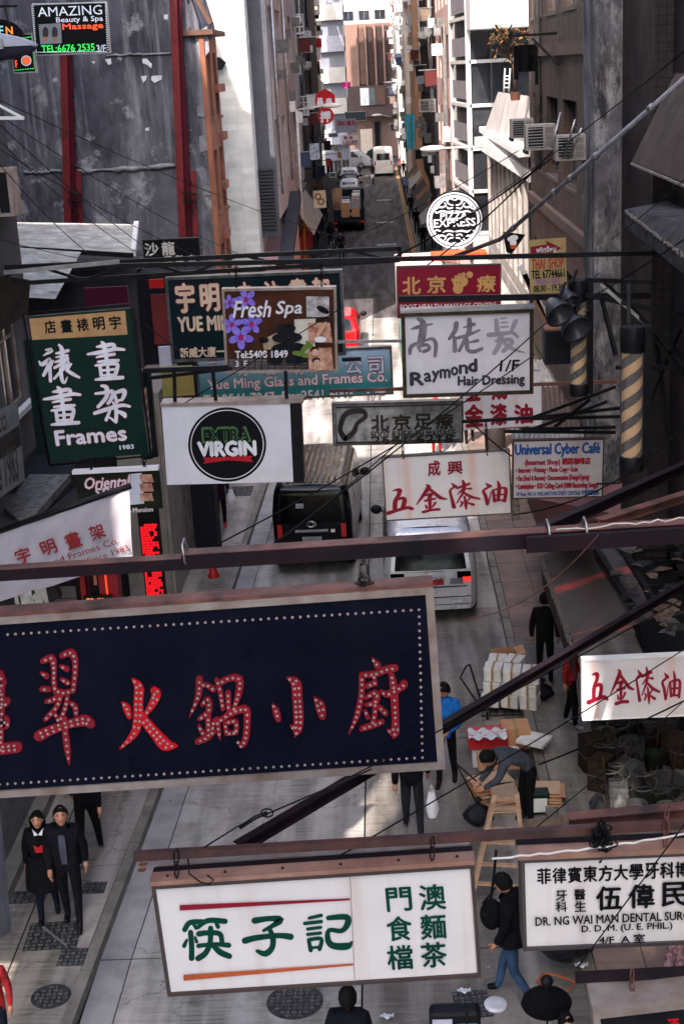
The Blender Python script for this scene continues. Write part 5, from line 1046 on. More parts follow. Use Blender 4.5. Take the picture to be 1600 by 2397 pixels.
um = T('umbrella', 'half folded black umbrella at the bottom right corner', 'umbrella', (q_.x-.1, 12.9, .9)); mb = MB()
for i in range(0): a0, a1 = i*.785, (i+1)*.785; c = Vector((q_.x-.1, 12.7, 1.25)); mb.add([c, c+Vector((.26*math.cos(a0), .35*math.sin(a0), -.22-.1*(i % 2))), c+Vector((.26*math.cos(a1), .35*math.sin(a1), -.22-.1*((i+1) % 2)))], [(0, 1, 2)])
mb.ell((q_.x-.1, 12.75, 1.12), (.27, .2, .17), 14, 8).to('canopy', BK, um); MB().tube([(q_.x-.1, 12.7, .5), (q_.x-.1, 12.7, 1.4)], .012, 6).to('shaft', DKST, um)
MB().ell((q_.x-.1, 12.7, 1.42), (.07, .07, .07), 10, 6).to('knob', BLK, um)
q_ = P(-8, 2330, 13.3); person('passer by in dark blue and red at the lower left margin', (q_.x-.05, 13.3, .15), 0, cloth('red_jacket', (0, 0, 0)), DN, h=1.5)
far = [((950, 457), cloth('sky_shirt', (.18, .24, .38)), DN, 'far walker in a light blue shirt on the right pavement'), ((962, 510), BK, BK, 'far dark walker near the small grey awning'), ((975, 548), BK, BK, 'far dark walker nearest the pizza sign on the right pavement'), ((938, 405), cloth('scarlet_top', (.5, .05, .03)), DN, 'farthest red topped walker by the blue sheet'), ((945, 418), BK, BK, 'far dark walker below the hanging blue sheet'), ((752, 540), BK, DN, 'dark figure standing left of the blue lorry'), ((762, 520), BK, BK, 'second dark figure left of the blue lorry'), ((775, 585), BK, DN, 'figure by the small pink object behind the blue lorry'), ((800, 612), BK, DN, 'figure in the left lane behind the lattice bracket'), ((806, 398), BK, BK, 'tiny walker left of the crossing van'), ((1098, 1035), BK, BK, 'legs of a walker under the small white sign')]
for i, (pp, t_, l_, lab) in enumerate(far):
    z = .14 if pp[0] > 930 or pp[0] < 770 else 0; g = G(*pp, z); person(lab, (g.x, g.y, z), RN.choice((0, math.pi)), t_, l_, pose=walk(.15, .1), h=1.7, detail=False)
for i, (x, y) in enumerate(((968, 470), (956, 432), (948, 395), (990, 590), (744, 470), (758, 492), (740, 575), (965, 385), (790, 600))):
    z = .14; g = G(x, y, z); person('distant passer by in dark clothes, '+('under the second awning', 'mid way on the right pavement', 'beyond the blue sheet', 'near the pink lorry', 'in the left arcade shade', 'beside the lorry load', 'by the amber shop', 'far end of the right pavement', 'by the arcade mouth')[i], (g.x, g.y, z), RN.choice((0, math.pi)), RN.choice((BK, NV, cloth('grey_coat', (.08, .08, .09)), cloth('tan_coat', (.2, .14, .1)))), DN, pose=walk(.15, .1), h=1.68, detail=False)
mc = T('scooter', 'small scooter with rider heading away near the minibus', 'motorcycle', G(873, 432)); g = G(873, 432); MB().ell((g.x, g.y+.6, .6), (.2, .7, .35), 8, 6).to('fairing', mat('scooter_white', (.4, .4, .42), .4), mc)
for yy in (.05, 1.2): MB().lathe([(.25, -.05), (.25, .05)], 12, Matrix.Translation((g.x, g.y+yy, .25)) @ Matrix.Rotation(math.pi/2, 4, 'Y')).to('wheel', TYRE, mc)
person('scooter rider in black at the far crossing', (g.x, g.y+.4, .35), math.pi, BK, BK, h=1.5, detail=False)
g = G(1022, 1062); person('person in white top and red cap behind the hardware sign', (g.x, g.y, 0), 0, cloth('white_top', (.5, .5, .5)), cloth('red_jacket', (0, 0, 0)), hair=cloth('red_jacket', (0, 0, 0)), h=1.65)
# ---------------------------------------------------------------- cartons, carts, ladder
CIN = mat('carton_inside', (.12, .07, .05), .9); FOAM = mat('white_foam', (.62, .60, .57), .7, col2=(.45, .44, .42), scale=5, dirt=.4, bump=.2); TAPE = mat('brown_tape', (.30, .22, .12), .5)
def carton(px, py, z, sx, sy, sz, rz, label, m_=CARD, open_=False, tape=True, cat_='carton', name='cardboard_box', group=None, flaps=True):
    g = G(px, py, z); o = T(name, label, cat_, (g.x, g.y, z), rz, group=group)
    if open_:
        t = .012; mb = MB(); mb.box(-sx/2, -sy/2, 0, sx/2, sy/2, t); mb.box(-sx/2, -sy/2, t, -sx/2+t, sy/2, sz); mb.box(sx/2-t, -sy/2, t, sx/2, sy/2, sz); mb.box(-sx/2+t, -sy/2, t, sx/2-t, -sy/2+t, sz); mb.box(-sx/2+t, sy/2-t, t, sx/2-t, sy/2, sz); mb.to('walls', m_, o, True)
        MB().box(-sx/2+t, -sy/2+t, t, sx/2-t, sy/2-t, sz*.4).to('contents', CIN, o, True)
        if flaps:
            for a, b_, c_, d_ in (((-sx/2, -sy/2, sz), (sx/2, -sy/2, sz), (sx/2, -sy/2-sy*.4, sz-.03), (-sx/2, -sy/2-sy*.4, sz-.05)), ((sx/2, -sy/2, sz), (sx/2, sy/2, sz), (sx/2+sx*.35, sy/2, sz+.04), (sx/2+sx*.35, -sy/2, sz+.01))): MB().quad(a, b_, c_, d_).to('flap', m_, o, True)
    else:
        MB().box(-sx/2, -sy/2, 0, sx/2, sy/2, sz).to('walls', m_, o, True, bevel=.008)
        if tape: MB().box(-.03, -sy/2-.002, sz*.6, .03, sy/2+.002, sz+.003).to('tape', TAPE, o, True)
    return o
carton(1180, 1562, .3, .42, .34, .30, .12, 'open brown carton on a blue crate above the foam stack', open_=True)
g = G(1180, 1580); cr = T('crate', 'blue plastic crate under the open brown carton', 'crate', (g.x, g.y, 0), .1); MB().box(-.25, -.2, 0, .25, .2, .29).to('shell', mat('crate_blue', (.03, .12, .25), .5), cr, True); MB().box(-.22, -.205, .08, .22, -.2, .2).to('slot_panel', BLK, cr, True)
# foam stack
gf = G(1195, 1665); k = 0
for L_ in range(3):
    for r in range(2):
        for c in range(3):
            if L_ == 2 and c == 2 and r == 1: continue
            lab = ('bottom', 'middle', 'top')[L_]+' layer foam box, '+('front', 'rear')[r]+' row, '+('left', 'centre', 'right')[c]+', on the hand cart'
            o = T('foam_box', lab, 'box', (gf.x-.30+c*.30+L_*.01+r*.10+RN.uniform(-.02, .02), gf.y+.05+r*.36-c*.09+RN.uniform(-.03, .03), .14+L_*.235), RN.uniform(-.12, .12)-.28, group='white foam boxes on the hand cart')
            MB().box(-.145, -.17, 0, .145, .17, .17).to('tub', FOAM, o, True, bevel=.01); MB().box(-.15, -.175, .172, .15, .175, .225).to('lid', FOAM, o, True, bevel=.012)
            MB().box(-.02, -.178, .02, .02, .178, .228).to('tape', TAPE, o, True)
ct_ = T('hand_cart', 'black wire platform cart carrying the foam boxes', 'cart', (gf.x, gf.y-.1, 0)); mb = MB()
for i in range(9): mb.beam((-.50+i*.125, -.25, .1), (-.50+i*.125, .8, .1), .02, .02)
for i in range(6): mb.beam((-.52, -.25+i*.21, .1), (.52, -.25+i*.21, .1), .02, .02)
mb.to('platform', BLK, ct_, True); MB().tube([(-.5, .0, .1), (-.85, -.1, .75), (-.75, -.1, .95), (-.68, .1, .9), (-.5, .5, .1)], .016, 6).to('handle', DKST, ct_, True)
for x in (-.42, .42):
    for y in (-.15, .7): MB().lathe([(.07, -.02), (.07, .02)], 12, Matrix.Translation((x, y, .05)) @ Matrix.Rotation(math.pi/2, 4, 'Y')).to('wheel', RUBB, ct_, True)
carton(1140, 1740, .25, .62, .36, .22, .05, 'flat red and white fish box with ice wrap beside the cartons', mat('red_white_box', (.50, .04, .05), .5), tape=False, name='fish_box', cat_='box'); g = G(1140, 1722, .48)
tag(MB().sheet(lambda u, v: Vector((g.x-.30+.6*u, g.y-.12+.34*v, .49+.03*math.sin(u*19+v*7)+.02*math.sin(v*23))), 24, 14).to('plastic_wrap', mat('icy_wrap', (.55, .58, .62), .25, col2=(.35, .38, .42), scale=14, bump=.6)), 'crumpled clear wrap over the red and white box', 'wrap')
carton(1205, 1742, .12, .44, .38, .36, .05, 'upright brown carton with printed marks between the fish box and the white tray')
carton(1250, 1735, .3, .46, .40, .06, -.55, 'tilted white foam lid lying on the right of the cartons', FOAM, tape=False, name='foam_tray', cat_='tray')
carton(1160, 1785, .0, .75, .3, .2, 0, 'long pale foam box behind the open cartons', FOAM, tape=False, name='foam_box', cat_='box')
carton(1165, 1790, .28, .62, .36, .16, .03, 'wide brown carton with hand holes beside the bending man')
for i, (x, y, z, w_, d_, r, lab) in enumerate(((1150, 1850, .10, .60, .45, .35, 'folded cartons stacked left of the bending man'), (1270, 1840, .35, .55, .42, -.1, 'loose stack of flattened cartons right of the bending man'), (1180, 1865, .15, .4, .4, .1, 'flattened cartons under the arms of the bending man'))):
    g = G(x, y, z); o = T('flattened_cartons', lab, 'cardboard', (g.x, g.y, max(0, z-.3)), r)
    for k in range(7): MB().box(-w_/2+RN.uniform(-.04, .04), -d_/2+RN.uniform(-.04, .04), k*.045, w_/2+RN.uniform(-.04, .04), d_/2+RN.uniform(-.04, .04), k*.045+.022, M=Matrix.Rotation(RN.uniform(-.08, .08), 4, 'Z')).to('sheet', CARD if k % 3 else mat('pale_card', (.46, .33, .25), .8, col2=(.40, .28, .2), scale=3), o, True)
g = G(1262, 1900); o = T('jerrycan', 'green plastic can with a white label behind the bending man', 'can', (g.x, g.y, 0)); MB().box(-.14, -.1, 0, .14, .1, .36).to('body', mat('dark_green_plastic', (.02, .05, .045), .4), o, True, bevel=.03); MB().box(-.10, -.104, .05, .10, -.101, .27).to('label_sheet', WHT, o, True)
# second cart handle
g = G(1110, 1880); tag(MB().tube([G(1150, 1860, .1), G(1070, 1790, .7), G(1062, 1775, .75), G(1068, 1790, .72), G(1120, 1890, .1)], .014, 6).to('cart_handle', DKST), 'bent black cart handle left of the cartons', 'handle')
# ladder
ld = T('step_ladder', 'worn wooden step ladder standing in front of the cartons', 'ladder', G(1165, 2115)); WD = mat('worn_wood', (.42, .30, .22), .75, col2=(.26, .18, .14), scale=8, bump=.3, dirt=.4)
la, lb = P(1157, 1858, 16.45), P(1208, 1856, 16.45); lc_, ld_ = G(1100, 2112, .0), G(1238, 2122, .0)
q0, q1 = P(1220, 1870, 15.05), None
MB().beam(la, lc_, .06, .06).to('rail', WD, ld); MB().beam(lb, ld_, .06, .06).to('rail', WD, ld)
for i, t in enumerate((.05, .13, .32, .44, .64, .82)):
    MB().beam(la.lerp(lc_, t), lb.lerp(ld_, t), .06, .03 if i != 1 else .05).to('rung', WD, ld)
tag(MB().beam(P(1222, 1930, 13.6), P(1360, 1912, 13.6), .07, .07).to('bamboo_pole', mat('bamboo', (.20, .15, .12), .7, col2=(.10, .08, .07), scale=9)), 'brown pole end lying across beside the ladder', 'pole')
# rubbish bags, coat bundle
BAGM = mat('bin_liner', (.012, .013, .02), .22, col2=(.03, .03, .04), scale=7, bump=1)
for x, y, z, s_, lab in ((1320, 2250, .14, .55, 'large black bin bag below the dental sign'), (1270, 1640, .14, .30, 'small black bag at the feet of the person in black'), (1120, 1935, .3, .34, 'black bag and coat bundle left of the ladder')):
    g = G(x, y, z); o = T('bin_bag', lab, 'bag', (g.x, g.y, z)); mb = MB()
    def f(u, v, g=g, z=z, s_=s_): a = u*2*math.pi; r = s_*math.sin(math.pi*(v*.93+.05))*(1+.10*math.sin(a*4+v*7)+.06*math.sin(a*9)); return Vector((g.x+r*.62*math.cos(a), g.y+r*.5*math.sin(a), z+s_*1.1*v))
    mb.sheet(f, 24, 12).to('sack', BAGM, o); MB().lathe([(.02, 0), (.06, .06), (.03, .10)], 8, Matrix.Translation((g.x, g.y, z+s_*1.07))).to('knot', BAGM, o)
tag(MB().tube([G(*p_, .15) for p_ in ((1255, 2300), (1270, 2278), (1310, 2285), (1346, 2300), (1325, 2322), (1285, 2315), (1258, 2302))], .012, 5).to('rope_loop', mat('orange_cord', (.40, .12, .03), .6)), 'loop of orange cord on the ground below the dental sign', 'rope')
g = G(1190, 2356, .0); tag(MB().lathe([(.13, 0), (.14, .04), (.12, .05), (.02, .03)], 16, Matrix.Translation((g.x-.15, g.y, .01))).to('crumpled_dish', WPL), 'crumpled white round lid near the bottom edge', 'lid')
# delivery bag on scooter at bottom
db = T('delivery_box', 'black and turquoise delivery bag at the bottom edge', 'bag', (P(1066, 2340, 12.4).x, 12.4, P(1066, 2340, 12.4).z-.5)); x, y, z = P(1068, 2350, 12.4)
MB().box(-.28, -.2, 0, .24, -.02, .50).to('bag_body', BLK, db, True, bevel=.05); MB().box(-.25, -.207, .08, -.05, -.202, .42).to('side_panel', mat('lilac_grey', (.42, .41, .52), .6), db, True); MB().box(0.0, -.207, .08, .20, -.202, .36).to('side_panel', mat('turquoise_cloth', (.16, .42, .48), .6), db, True); MB().box(.09, -.212, .0, .11, -.208, .5).to('strap', BLK, db, True)
# white paper scrap, leaves
for i, (x, y, lab) in enumerate(((905, 2382, 'white paper scrap on the road at the bottom'), (1360, 2262, 'crumpled white paper beside the bin bag'), (1085, 2322, 'small stone like scrap in the sunlit patch'))):
    g = G(x, y, .02 if i != 1 else .15); tag(MB().sheet(lambda u, v, g=g: Vector((g.x+(u-.5)*.16, g.y+(v-.5)*.07, g.z+.02+.02*math.sin(u*9+v*11))), 6, 4).to('paper_scrap', WPL), lab, 'paper')
for i, (x, y) in enumerate(((335, 2023), (332, 2036))): g = G(x, y, .01); tag(MB().sheet(lambda u, v, g=g: Vector((g.x+(u-.5)*.14*(1-abs(v-.5)), g.y+(v-.5)*.08, .012+.01*math.sin(u*7))), 6, 4).to('dead_leaf', mat('dead_leaf', (.30, .10, .04), .8)), ('upper', 'lower')[i]+' of two brown leaves in the gutter by the red bar end', 'leaf')
# left pavement street furniture
g = G(500, 1350, .15); hy = T('fire_hydrant', 'red fire hydrant on the left pavement', 'hydrant', (g.x, g.y, .15)); RP = mat('hydrant_red', (.38, .02, .03), .5, col2=(.25, .015, .02), scale=9)
MB().lathe([(.13, 0), (.13, .06), (.09, .08), (.085, .42), (.11, .44), (.12, .5), (.08, .58), (.03, .62)], 16).to('barrel', RP, hy, True)
for s_ in (-1, 1): MB().lathe([(.05, 0), (.055, .07)], 10, Matrix.Translation((s_*.08, 0, .34)) @ Matrix.Rotation(s_*math.pi/2, 4, 'Y')).to('outlet', RP, hy, True)
gb_ = G(465, 1190, .15); o = T('covered_stall', 'green tarpaulin covered stall on the left pavement', 'stall', (gb_.x, gb_.y, .15)); TP = mat('green_tarp', (.10, .13, .05), .7, col2=(.16, .18, .07), scale=2, bump=.5)
a_, b_ = P(432, 1130, 33), P(496, 1130, 33); MB().box(a_.x, 33.0, .15, b_.x, 34.4, 2.3).to('cover', TP, o, bevel=.08); MB().box(b_.x, 33.0, .15, b_.x+.08, 34.2, 2.2).to('edge_board', WD, o)
g = G(462, 1215, .15); tag(MB().box(g.x-.3, g.y, .15, g.x+.15, g.y+.4, .75).to('red_bin', mat('dark_red_plastic', (.12, .02, .025), .6)), 'dark red bin against the green stall', 'bin')
carton(480, 1235, .15, .5, .35, .28, .2, 'dark brown box on the pavement in front of the green stall', mat('dark_brown_box', (.07, .045, .035), .8), tape=False)
# kiosk white edge lower left
lw = P(8, 2000, 12.6); tag(MB().add([P(0, 1885, 14.2), P(28, 2180, 14.2), P(-60, 2240, 12), P(-60, 1800, 12)], [(0, 1, 2, 3)]).to('white_screen', mat('pale_screen', (.30, .30, .34), .6, col2=(.20, .20, .22), scale=3)), 'pale grey upright screen at the lower left margin', 'screen')
sh2 = T('roller_shutter', 'grey roller shutter along the left shop front behind the couple', 'shutter', (-5.6, 18, .15))
for i in range(22): MB().box(-5.62, 14.5, .15+i*.13, -5.57, 19.6, .27+i*.13).to('slat', mat('shutter_grey2', (.20, .20, .21), .5, .3), sh2)
MB().box(-5.6, 14.4, .15, -5.35, 19.7, .32).to('step', KERBM, sh2)
# shop clutter lower right (pails, pots, stools)
CLM = [mat('clutter_dark', (.045, .045, .055), .7, col2=(.09, .09, .09), scale=6, bump=.3), mat('clutter_grey', (.13, .13, .13), .7, col2=(.03, .03, .03), scale=6, bump=.3), mat('clutter_green', (.035, .05, .035), .7, col2=(.02, .02, .02), scale=5, bump=.3), mat('clutter_brown', (.07, .05, .035), .8, col2=(.03, .02, .02), scale=6, bump=.3), mat('clutter_pale', (.20, .19, .18), .8, col2=(.10, .10, .09), scale=8, bump=.5)]  # clutter colours darkened to hold the shade of the shop overhang
kinds = [('paint_pail', 'pail'), ('wire_coil', 'coil'), ('tool_box', 'box'), ('basin', 'basin')]
spots = [(1400, 1700, 0), (1415, 1745, 0), (1452, 1710, 2), (1385, 1790, 2), (1430, 1795, 0), (1475, 1770, 1), (1500, 1700, 3), (1520, 1735, 1), (1556, 1712, 1), (1470, 1835, 2), (1530, 1800, 0), (1405, 1835, 2), (1555, 1850, 3), (1445, 1880, 2), (1515, 1890, 3), (1580, 1780, 2), (1490, 1920, 0), (1560, 1925, 0)]
wds = 'nearest the pavement edge|just below the hardware sign corner|under the hardware sign|low at the pavement side|beside the dark tool boxes|in the middle of the clutter|under the middle of the sign|stacked behind|at the right rear|in the centre right|near the plaid shirt|at the left of the pile|beside the plaid shirt|close to the ladder side|in front of the plaid shirt|at the right margin|near the steel bar|with a white rim above the dental sign'.split('|')
for i, (x, y, k) in enumerate(spots):
    g = G(x, y, .2); mm_ = CLM[i % 4] if i not in (1, 17) else CLM[4]; o = T(kinds[k][0], ('grey', 'dark', 'dull', 'plain')[i % 4]+' '+kinds[k][0].replace('_', ' ')+' '+wds[i], kinds[k][1], (g.x, g.y, .145), RN.uniform(0, 3))
    if k == 0: MB().lathe([(.12, 0), (.15, .32), (.16, .33), (.14, .32), (.12, .04), (.01, .04)], 16, capt=False).to('pail', mm_, o, True); MB().tube([(-.15, 0, .31), (-.08, -.1, .2), (.08, -.1, .2), (.15, 0, .31)], .005, 4).to('handle', DKST, o, True)
    elif k == 1:
        mb = MB()
        for j in range(9): mb.tube([Vector((.2*math.cos(t*.524), .2*math.sin(t*.524), .03+j*.035)) for t in range(13)], .017, 5)
        mb.to('coil', mm_, o, True); MB().lathe([(.12, 0), (.12, .36)], 12).to('core', CLM[0], o, True)
    elif k == 2: MB().box(-.18, -.14, 0, .18, .14, RN.uniform(.3, .6)).to('box_shell', mm_, o, True, bevel=.01); MB().box(-.19, -.15, .25, .19, .15, .27).to('rim', CLM[1], o, True)
    else: MB().lathe([(.2, 0), (.30, .22), (.31, .23), (.28, .22), (.19, .02), (.01, .02)], 20, capt=False).to('basin', mm_, o, True); MB().tube([Vector((.30*math.cos(t*.524), .30*math.sin(t*.524), .23)) for t in range(13)], .012, 5).to('rim', CLM[1], o, True)
for i in range(30):
    g = G(RN.uniform(1390, 1590), RN.uniform(1700, 1925), .3); k = i % 3; a0 = RN.uniform(0, 3)
    if k == 0: o = tag(MB().beam((g.x, g.y, .15), (g.x+.2*math.cos(a0), g.y+.2, RN.uniform(.6, 1.2)), .025, .025).to('timber_offcut', CLM[3]), 'leaning timber offcut in the hardware clutter', 'timber', 'timber offcuts leaning in the hardware clutter')
    elif k == 1: o = tag(MB().sheet(lambda u, v: Vector((g.x+.22*(u-.5), g.y+.2*(v-.5), .3+.16*math.sin(3.1*u)*math.sin(3.1*v)+.03*math.sin(u*19+v*13+i))), 8, 8).to('sack', CLM[i % 5]), 'slumped sack in the hardware clutter', 'sack', 'sacks in the hardware clutter')
    else: o = tag(MB().tube([Vector((g.x+.16*math.cos(t*.524), g.y+.16*math.sin(t*.524), .3+.02*t)) for t in range(25)], .014, 5).to('hose_coil', CLM[i % 2]), 'coil of hose on the hardware clutter', 'hose', 'hoses on the hardware clutter')
# ---------------------------------------------------------------- steel beams
def hbeam(p, q, w_, h_, label, m_=RUST, name='steel_beam', web=True):
    o = T(name, label, 'beam', p); p, q = Vector(p), Vector(q); t = h_*.12
    if web:
        MB().beam(p+Vector((0, 0, h_/2-t/2)), q+Vector((0, 0, h_/2-t/2)), w_, t).to('top_flange', m_, o); MB().beam(p+Vector((0, 0, -h_/2+t/2)), q+Vector((0, 0, -h_/2+t/2)), w_, t).to('bottom_flange', m_, o); MB().beam(p, q, w_*.25, h_-2*t-.002).to('web', m_, o)
    else: MB().beam(p, q, w_, h_).to('bar', m_, o)
    return o
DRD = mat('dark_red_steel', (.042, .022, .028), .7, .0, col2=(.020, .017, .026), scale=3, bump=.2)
bm = T('steel_beam', 'long dark red steel beam crossing the whole street above the big sign', 'beam', P(800, 1300, 9.6))
a_, b_ = P(-120, 1350, 9.6), P(430, 1316, 9.6); MB().beam(a_, b_, .10, .085).to('near_half', DRD, bm); MB().beam(a_+Vector((0, 0, .046)), b_+Vector((0, 0, .046)), .11, .005).to('painted_top', RUST, bm)  # front's shade put into its darker colour; red paint kept on top
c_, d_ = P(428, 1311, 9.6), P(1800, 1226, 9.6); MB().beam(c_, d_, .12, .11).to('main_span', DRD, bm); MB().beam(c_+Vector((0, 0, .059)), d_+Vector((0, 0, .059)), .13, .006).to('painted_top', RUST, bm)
c2, d2 = P(1230, 1275, 9.45), P(1800, 1240, 9.45); MB().beam(c2, d2, .05, .11).to('lower_channel', DRD, bm)
for x, y in ((430, 1306), (1283, 1262), (1370, 1256)): q_ = P(x, y, 9.5); MB().tube([q_+Vector((0, -.02, .10)), q_+Vector((.01, -.03, -.02)), q_+Vector((0, .12, -.10)), q_+Vector((0, .2, .02)), q_+Vector((0, .1, .11)), q_+Vector((0, -.02, .10))], .01, 5).to('cable_tie', GALV, bm)
hbeam(P(556, 1985, 8.45), P(1640, 1345, 16), .07, .085, 'long rusty diagonal brace passing behind the big sign', DRD)
MB().beam(P(1020, 1712, 9.9)+Vector((0, 0, .2)), P(1021, 1713, 9.9)+Vector((0, 0, .2)), .01, .01) 
hbeam(P(1225, 1262, 11), P(1640, 1075, 15), .09, .10, 'upper diagonal beam rising to the right edge', DRD)
hbeam(P(1400, 1225, 12), P(1640, 1150, 13), .1, .08, 'short rusty strut at the right edge above the long beam')
hbeam(P(314, 2004, 8.05), P(1660, 1925, 8.05), .05, .055, 'square red bar carrying the two lowest white signs', mat('brown_red_steel', (.13, .07, .062), .6, .1, col2=(.06, .035, .035), scale=5, dirt=.3), name='sign_bar', web=False)
hbeam(P(1330, 1925, 8.6), P(1660, 1895, 8.6), .1, .1, 'rusty channel above the dental sign', RUST)
hbeam(P(1345, 2288, 7.6), P(1660, 2272, 7.6), .04, .06, 'thin bar hanging below the dental sign', DRD, name='sign_bar', web=False)
brs = sgn('hanging_sign', 'top of a dark sign with red letters at the bottom right corner', 'sign', (1385, 2367), (1700, 2330), (1395, 2480), 7.4, .2, NAVY if 0 else BLK, ALU, .04, .03); text(brs, '酒', (1560, 2385), (1590, 2420), mat('bright_red_enamel', (.46, .012, .03), .45, col2=(.38, .01, .025)), .03)
MB().box(-brs.hw, -.04, brs.h+.003, brs.hw, .22, brs.h+.04).to('top_rail', ALU, brs.o, True)
hbeam(P(-60, 645, 20.7), P(280, 612, 20.7), .04, .06, 'pale edged bracket bar at the upper left', GALV, web=False, name='bracket_bar')
tr = T('truss_bracket', 'black lattice bracket spanning above the spa sign', 'bracket', P(600, 600, 20.8)); 
ta, tb, tc_, td = P(-40, 628, 20.8), P(935, 581, 20.8), P(935, 609, 20.8), P(-40, 668, 20.8)
MB().beam(ta, tb, .05, .06).to('top_chord', BLK, tr); MB().beam(td, tc_, .05, .06).to('bottom_chord', BLK, tr); MB().beam(tb+Vector((0, 0, .03)), tc_, .05, .06).to('end_post', BLK, tr)
for i in range(8): a_ = ta.lerp(tb, (i+.05)/8); b_ = td.lerp(tc_, (i+.9)/8); (MB().beam(a_, b_, .035, .04) if i % 2 else MB().beam(td.lerp(tc_, (i+.05)/8), ta.lerp(tb, (i+.9)/8), .035, .04)).to('lattice_bar', BLK, tr)
hbeam(P(280, 622, 20.2), P(1700, 588, 20.2), .06, .065, 'long black pipe running above the crimson banner to the right edge', BLK, web=False, name='support_pipe')
hbeam(P(932, 700, 21.3), P(1640, 690, 21.3), .06, .09, 'black bar above the hairdresser sign', BLK, web=False, name='support_pipe')
for (x, y) in ((1360, 700), (1500, 690)): pass
rb = T('wall_bracket', 'black triangular bracket frame around the barber poles', 'bracket', P(1450, 800, 17.5))
for a_, b_, c_, d_ in ((1370, 655, 1530, 660), (1370, 690, 1600, 740), (1410, 660, 1600, 840), (1440, 860, 1600, 860), (1530, 770, 1570, 1080), (1590, 770, 1500, 980), (1405, 690, 1440, 830), (1470, 660, 1470, 760), (1460, 700, 1600, 880)): MB().beam(P(a_, b_, 17.6), P(c_, d_, 17.2), .045, .05).to('strut', BLK, rb)
MB().beam(P(1405, 665, 17.5), P(1530, 775, 17.4), .06, .04).to('pale_strut', GALV, rb)
hb = T('wall_bracket', 'fan of black rods meeting near the small white sign', 'bracket', P(1260, 980, 19.5))
for a_, b_, c_, d_ in ((1080, 987, 1245, 978), (1245, 978, 1440, 905), (1245, 978, 1450, 955), (1240, 980, 1450, 975), (1220, 1005, 1440, 1000), (1290, 1005, 1380, 935), (1180, 1010, 1440, 1012), (1230, 1010, 1420, 940)): MB().beam(P(a_, b_, 19.5), P(c_, d_, 19.2), .03, .045).to('rod', BLK, hb)
hbeam(P(1250, 900, 20), P(1445, 893, 18.5), .05, .05, 'thin rusty pipe behind the smaller barber pole', mat('pipe_rust', (.26, .15, .12), .6), web=False, name='pipe')
hbeam(P(335, 868, 20), P(535, 860, 20), .05, .07, 'black bar holding the extra virgin sign, left part', BLK, web=False, name='support_pipe')
hbeam(P(350, 885, 20.1), P(545, 862, 20.1), .04, .05, 'second black bar just below the first, left of the spa sign', BLK, web=False, name='support_pipe')
for i, (x0, y0, x1, y1) in enumerate(((408, 868, 410, 950), (498, 868, 506, 945), (668, 868, 671, 940))): tag(MB().beam(P(x0, y0, 20.1), P(x1, y1, 20.1), .05, .05).to('hanger_post', BLK), ('left', 'middle', 'right')[i]+' black hanger post above the extra virgin sign', 'post', 'posts above the extra virgin sign')
hbeam(P(770, 915, 22), P(945, 910, 22), .05, .05, 'thin rusty bar left of the hairdresser sign', RUST, web=False, name='sign_bar')
hbeam(P(800, 842, 23.4), P(845, 840, 23.4), .05, .06, 'stub of black bar right of the bottle green board', BLK, web=False, name='support_pipe')
hbeam(P(790, 800, 23.8), P(940, 798, 23.8), .03, .05, 'thin grey bar in front of the red taxi', GALV, web=False, name='support_pipe')
# slanting white pole upper right
sp_ = P(1170, 560, 20.5), P(1640, 150, 15.5); pole = T('slanting_pole', 'long pale grey pole slanting from upper right edge down to the pizza sign', 'pole', sp_[0]); MB().tube([sp_[0], sp_[1]], .030, 8).to('tube', mat('pale_pole', (.36, .36, .41), .5, col2=(.22, .22, .26), scale=6, dirt=.2), pole)
for t in (.08, .33, .42, .55, .8): q_ = sp_[0].lerp(sp_[1], t); d_ = (sp_[1]-sp_[0]).normalized(); MB().tube([q_, q_+d_*.06], .045, 8).to('pipe_joint', GALV, pole)
MB().tube([P(1050, 605, 21.0), sp_[0]], .03, 8).to('dark_end', mat('pole_rust', (.10, .08, .08), .6), pole)
# big sign shackle and chain
a_ = P(850, 1298, 9.6); b_ = P(853, 1380, 9.52); chain(a_, b_, .010, 3, 'heavy chain with shackles holding up the big navy sign', name) if 0 else None
tag(MB().tube([a_, a_.lerp(b_, .3)], .014, 6).tube([a_.lerp(b_, .3)+Vector((x, 0, z)) for x, z in ((-.025, 0), (-.025, -.08), (0, -.10), (.025, -.08), (.025, 0), (0, .015), (-.025, 0))], .011, 6).tube([a_.lerp(b_, .62)+Vector((x, 0, z)) for x, z in ((-.035, -.13), (-.035, -.02), (0, .03), (.035, -.02), (.035, -.13))], .014, 6).beam(a_.lerp(b_, .75)+Vector((-.02, 0, 0)), b_+Vector((0, 0, -.03)), .035, .05).beam(a_.lerp(b_, .8)+Vector((-.07, 0, 0)), a_.lerp(b_, .8)+Vector((.07, 0, 0)), .02, .02).to('shackle', mat('oily_steel', (.10, .09, .09), .35, .8)), 'heavy shackle and links holding the big navy sign', 'shackle')
